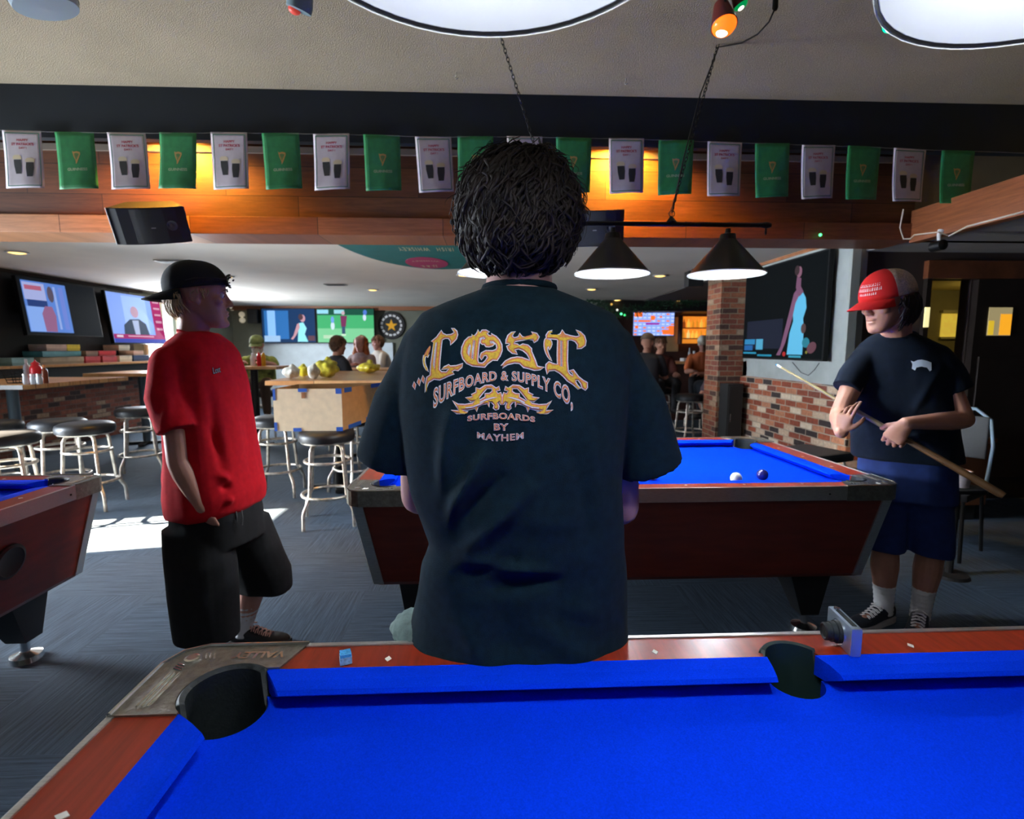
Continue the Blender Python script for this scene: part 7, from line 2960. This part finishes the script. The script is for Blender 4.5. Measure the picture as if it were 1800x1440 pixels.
# ================================================================== GUESTS IN THE BACK
def guest(px, py, Y, fwd, label, skin, top, legs, tz=None, hair=None, hat=None, beard=None, s=1.0, seat=0.78, arms=True, lean=0.08, long_hair=False, reach=None):
    """seated guest; (px, py) is the head centre in the photo, Y the depth"""
    hc = PY(px, py, Y)
    f = Vector((fwd[0], fwd[1], 0)).normalized()
    L = Vector((-f.y, f.x, 0))
    up = Vector((0, 0, 1))
    t = empty('person', (hc.x, hc.y, 0), 0, label, 'person')
    nb = hc - up * 0.13 - f * 0.02
    pelvis = Vector((hc.x, hc.y, 0)) - f * (0.06 + lean) + up * (seat + 0.12)
    chest = nb.lerp(pelvis, 0.35)
    neck = nb - up * 0.03
    sl, sr = neck - up * 0.09 + L * 0.19, neck - up * 0.09 - L * 0.19
    J = dict(head_base=nb, neck=neck, chest=chest, pelvis=pelvis, shoulder_l=sl, shoulder_r=sr)
    for k, sg in (('l', 1), ('r', -1)):
        sh_ = J['shoulder_' + k]
        if reach and k == reach[0]:
            J['elbow_' + k] = reach[1]
            J['wrist_' + k] = reach[2]
        else:
            J['elbow_' + k] = sh_ + f * 0.08 - up * (0.25 if tz is None else min(0.25, sh_.z - tz + 0.02)) + L * sg * 0.07
            J['wrist_' + k] = J['elbow_' + k] + f * 0.20 - L * sg * 0.10
            J['wrist_' + k].z = J['elbow_' + k].z + 0.02 if tz is None else tz + 0.045
        J['hip_' + k] = pelvis + L * sg * 0.09
        J['knee_' + k] = pelvis + L * sg * 0.15 + f * 0.42 - up * 0.04
        J['ankle_' + k] = J['knee_' + k] - up * 0.42 - f * 0.06
        J['toe_' + k] = J['ankle_' + k] + f * 0.14 - up * 0.05
    m = MB()
    Mh = frame((f.x, f.y, -0.25))
    add_body(m, J, s)
    add_head(m, hc, Mh, s)
    for k, sg in (('l', -1), ('r', 1)):
        dd = (J['wrist_' + k] - J['elbow_' + k]).normalized()
        add_hand(m, J['wrist_' + k], dd, Vector((0, 0, -1)) + f * 0.1, sg, [(0.4, 0.5, 0.4)] * 4)
    b = m.build('body', skin, t)
    remesh(b, 0.009, 2)
    m = MB()
    rg = []
    for q, a, b_ in ((0.0, 0.075, 0.07), (0.06, 0.13, 0.09), (0.16, 0.195, 0.12), (0.45, 0.20, 0.14), (0.8, 0.195, 0.15), (1.0, 0.19, 0.15)):
        c = (neck + up * 0.01).lerp(pelvis, q)
        rg.append(m.ring(c, L * a * s, -f * b_ * s, 24, 2.3))
    m.skin(rg, True)
    for k in 'lr':
        m.cap_limb([J['shoulder_' + k], J['shoulder_' + k].lerp(J['elbow_' + k], 0.75)], [0.068 * s, 0.066 * s], 14)
    o = m.build('shirt', top, t)
    remesh(o, 0.011, 3, lambda co, n: co + fabric_noise(co, n, 0.008, 8))
    m = MB()
    m.sph(pelvis, (0.17, 0.17, 0.12))
    for k in 'lr':
        m.cap_limb([J['hip_' + k], J['knee_' + k]], [0.10, 0.08], 14)
        m.cap_limb([J['knee_' + k], J['ankle_' + k] + up * 0.02], [0.078, 0.06], 14)
    o = m.build('trousers', legs, t)
    remesh(o, 0.012, 3)
    for k in 'lr':
        m = MB()
        m.cap_limb([J['ankle_' + k] - f * 0.04 - up * 0.03, J['toe_' + k]], [0.045, 0.038], 12)
        o = m.build('shoe', M_shoe, t)
        shade(o, 60)
    if hair is not None:
        m = MB()
        rx = (0.088 * s, 0.106 * s, 0.105 * s)
        if long_hair:
            hair_locks(m, hc + up * 0.01, Mh, (0.10, 0.115, 0.115), 900, 0.22, 0.007, 3, lambda v: v.y > 0.0 and (v.z < 0.7 or v.y > 0.25), wave=0.018, droop=1.4, lift=0.0)
            m.sph(hc + up * 0.022 - f * 0.035, (0.098, 0.088, 0.105))
            m.cap_limb([hc - f * 0.01 + L * 0.085 + up * 0.02, hc + L * 0.12 - up * 0.16], [0.028, 0.05], 10)
            m.cap_limb([hc - f * 0.01 - L * 0.085 + up * 0.02, hc - L * 0.12 - up * 0.16], [0.028, 0.05], 10)
            m.cap_limb([hc - f * 0.06, hc - f * 0.07 - up * 0.16], [0.08, 0.10], 14)
        else:
            m.sph(hc + Mh @ Vector((0, 0.022, 0.024)), (0.086 * s, 0.086 * s, 0.100 * s))
            hair_locks(m, hc + up * 0.01, Mh, (0.086 * s, 0.104 * s, 0.108 * s), 500, 0.05, 0.005, 7, lambda v: v.y > 0.1 or v.z > 0.5, wave=0.006, lift=0.0)
        m.build('hair', hair, t, smooth=80)
    if hat is not None:
        cap(t, hc, Mh, s * 1.04, [hat], tilt=R(-4), h=0.10, lift=0.026)
    if beard is not None:
        m = MB()
        hair_locks(m, hc - up * 0.06, Mh, (0.070, 0.098, 0.07), 420, 0.12, 0.005, 5, lambda v: v.y < 0.1 and v.z < 0.25, wave=0.006, droop=1.6, lift=0.0)
        m.cap_limb([hc + f * 0.075 - up * 0.08, hc + f * 0.08 - up * 0.20], [0.050, 0.036], 14)
        m.build('beard', beard, t, smooth=80)
    relative(t)
    for ch in t.children:
        pass
    return t


M_camo = mat('camo_shirt', (0.25, 0.30, 0.07), 0.85, nz=(9, 0.75))
M_auburn = mat('auburn_hair', (0.42, 0.11, 0.025), 0.5, nz=(20, 0.4))
M_brownh = mat('warm_brown_hair', (0.12, 0.055, 0.025), 0.55, nz=(20, 0.4))
M_whitebeard = mat('white_beard', (0.72, 0.68, 0.60), 0.7, nz=(20, 0.2))
M_mauve = mat('mauve_knit', (0.36, 0.26, 0.26), 0.85, nz=(20, 0.2))
M_darkshirt = mat('dark_shirt', (0.02, 0.022, 0.03), 0.85)
M_brownpants = mat('brown_trousers', (0.10, 0.06, 0.04), 0.85)
g1 = guest(452, 606, 8.30, (0.15, -1), 'bearded person in a green cap and camouflage shirt at a high table', M_skin_pink, M_camo, M_brownpants, tz=1.17, hat=mat('green_cap', (0.16, 0.22, 0.09), 0.8, nz=(12, 0.4)), beard=M_whitebeard, s=1.12)
g2 = guest(594, 606, 7.55, (0.75, 0.65), 'person with short brown hair and a dark shirt, seen from behind at the far table', M_skin_tan, M_darkshirt, M_brownpants, hair=M_brownh, s=1.08)
g3 = guest(634, 604, 8.95, (-0.45, -1), 'person with long curly auburn hair and a grey mauve top', M_skin_pink, M_mauve, M_brownpants, tz=1.12, hair=M_auburn, long_hair=True, s=1.1)
g4 = guest(664, 602, 10.0, (-0.8, -0.6), 'person in a pale top with a black cap, right of the auburn hair', M_skin_pink, mat('pale_top', (0.5, 0.48, 0.45), 0.85), M_darkshirt, hair=M_brownh, s=1.1)
g5 = guest(1138, 602, 7.6, (0.5, 0.85), 'dark clothed person near the first shoulder, left of two by the bar', M_skin_tan, M_darkshirt, M_darkshirt, hat=mat('brown_cap', (0.16, 0.11, 0.08), 0.8), s=1.05)
g6 = guest(1161, 606, 8.6, (0.2, -0.9), 'person with reddish face at the bar, right of the dark clothed one', M_skin_tan, mat('rust_shirt', (0.10, 0.025, 0.02), 0.85), M_darkshirt, hair=M_brownh, s=1.05)
g7 = guest(1236, 604, 9.3, (-0.35, -0.9), 'person in a white cap and orange shirt at the bar counter', M_skin, mat('orange_shirt', (0.55, 0.13, 0.04), 0.85), M_darkshirt, hat=mat('white_cap', (0.65, 0.62, 0.52), 0.8), s=1.1)
# the guest whose arm hangs beside the pillar
hcx = PY(1262, 640, 7.6)
g8 = guest(1266, 602, 7.75, (-0.7, 0.3), 'seated person mostly hidden by the brick pillar, one bare arm hanging down', M_skin, mat('grey_violet_tee', (0.12, 0.09, 0.12), 0.85), mat('dark_jeans', (0.012, 0.018, 0.03), 0.85), hair=M_brownh, s=1.05,
           reach=('l', PY(1229, 702, 7.45), PY(1246, 740, 7.35)))
# stools of the guests
for g, lb in ((g1, 'stool carrying the green capped person'), (g2, 'stool carrying the short haired person seen from behind'), (g3, 'stool carrying the auburn haired person'), (g7, 'stool carrying the person in the white cap'),
              (g5, 'stool carrying the dark clothed person left by the bar'), (g6, 'stool carrying the person with the reddish face'), (g4, 'stool carrying the person right of the auburn hair')):
    o = dup(stool0)
    o['label'] = lb
    bb = [g.matrix_world]
    f_ = {'x': 0}
    o.location = (g.location.x, g.location.y, 0)
    o.rotation_euler = (0, 0, 0.4)
for px, lb in ((1206, 'chrome legged stool at the left of the brick pillar'),):
    o = dup(stool0)
    o['label'] = lb
    p = PY(px, 740, 7.4)
    o.location = (p.x + 0.05, 7.4, 0)

bpy.context.view_layer.update()
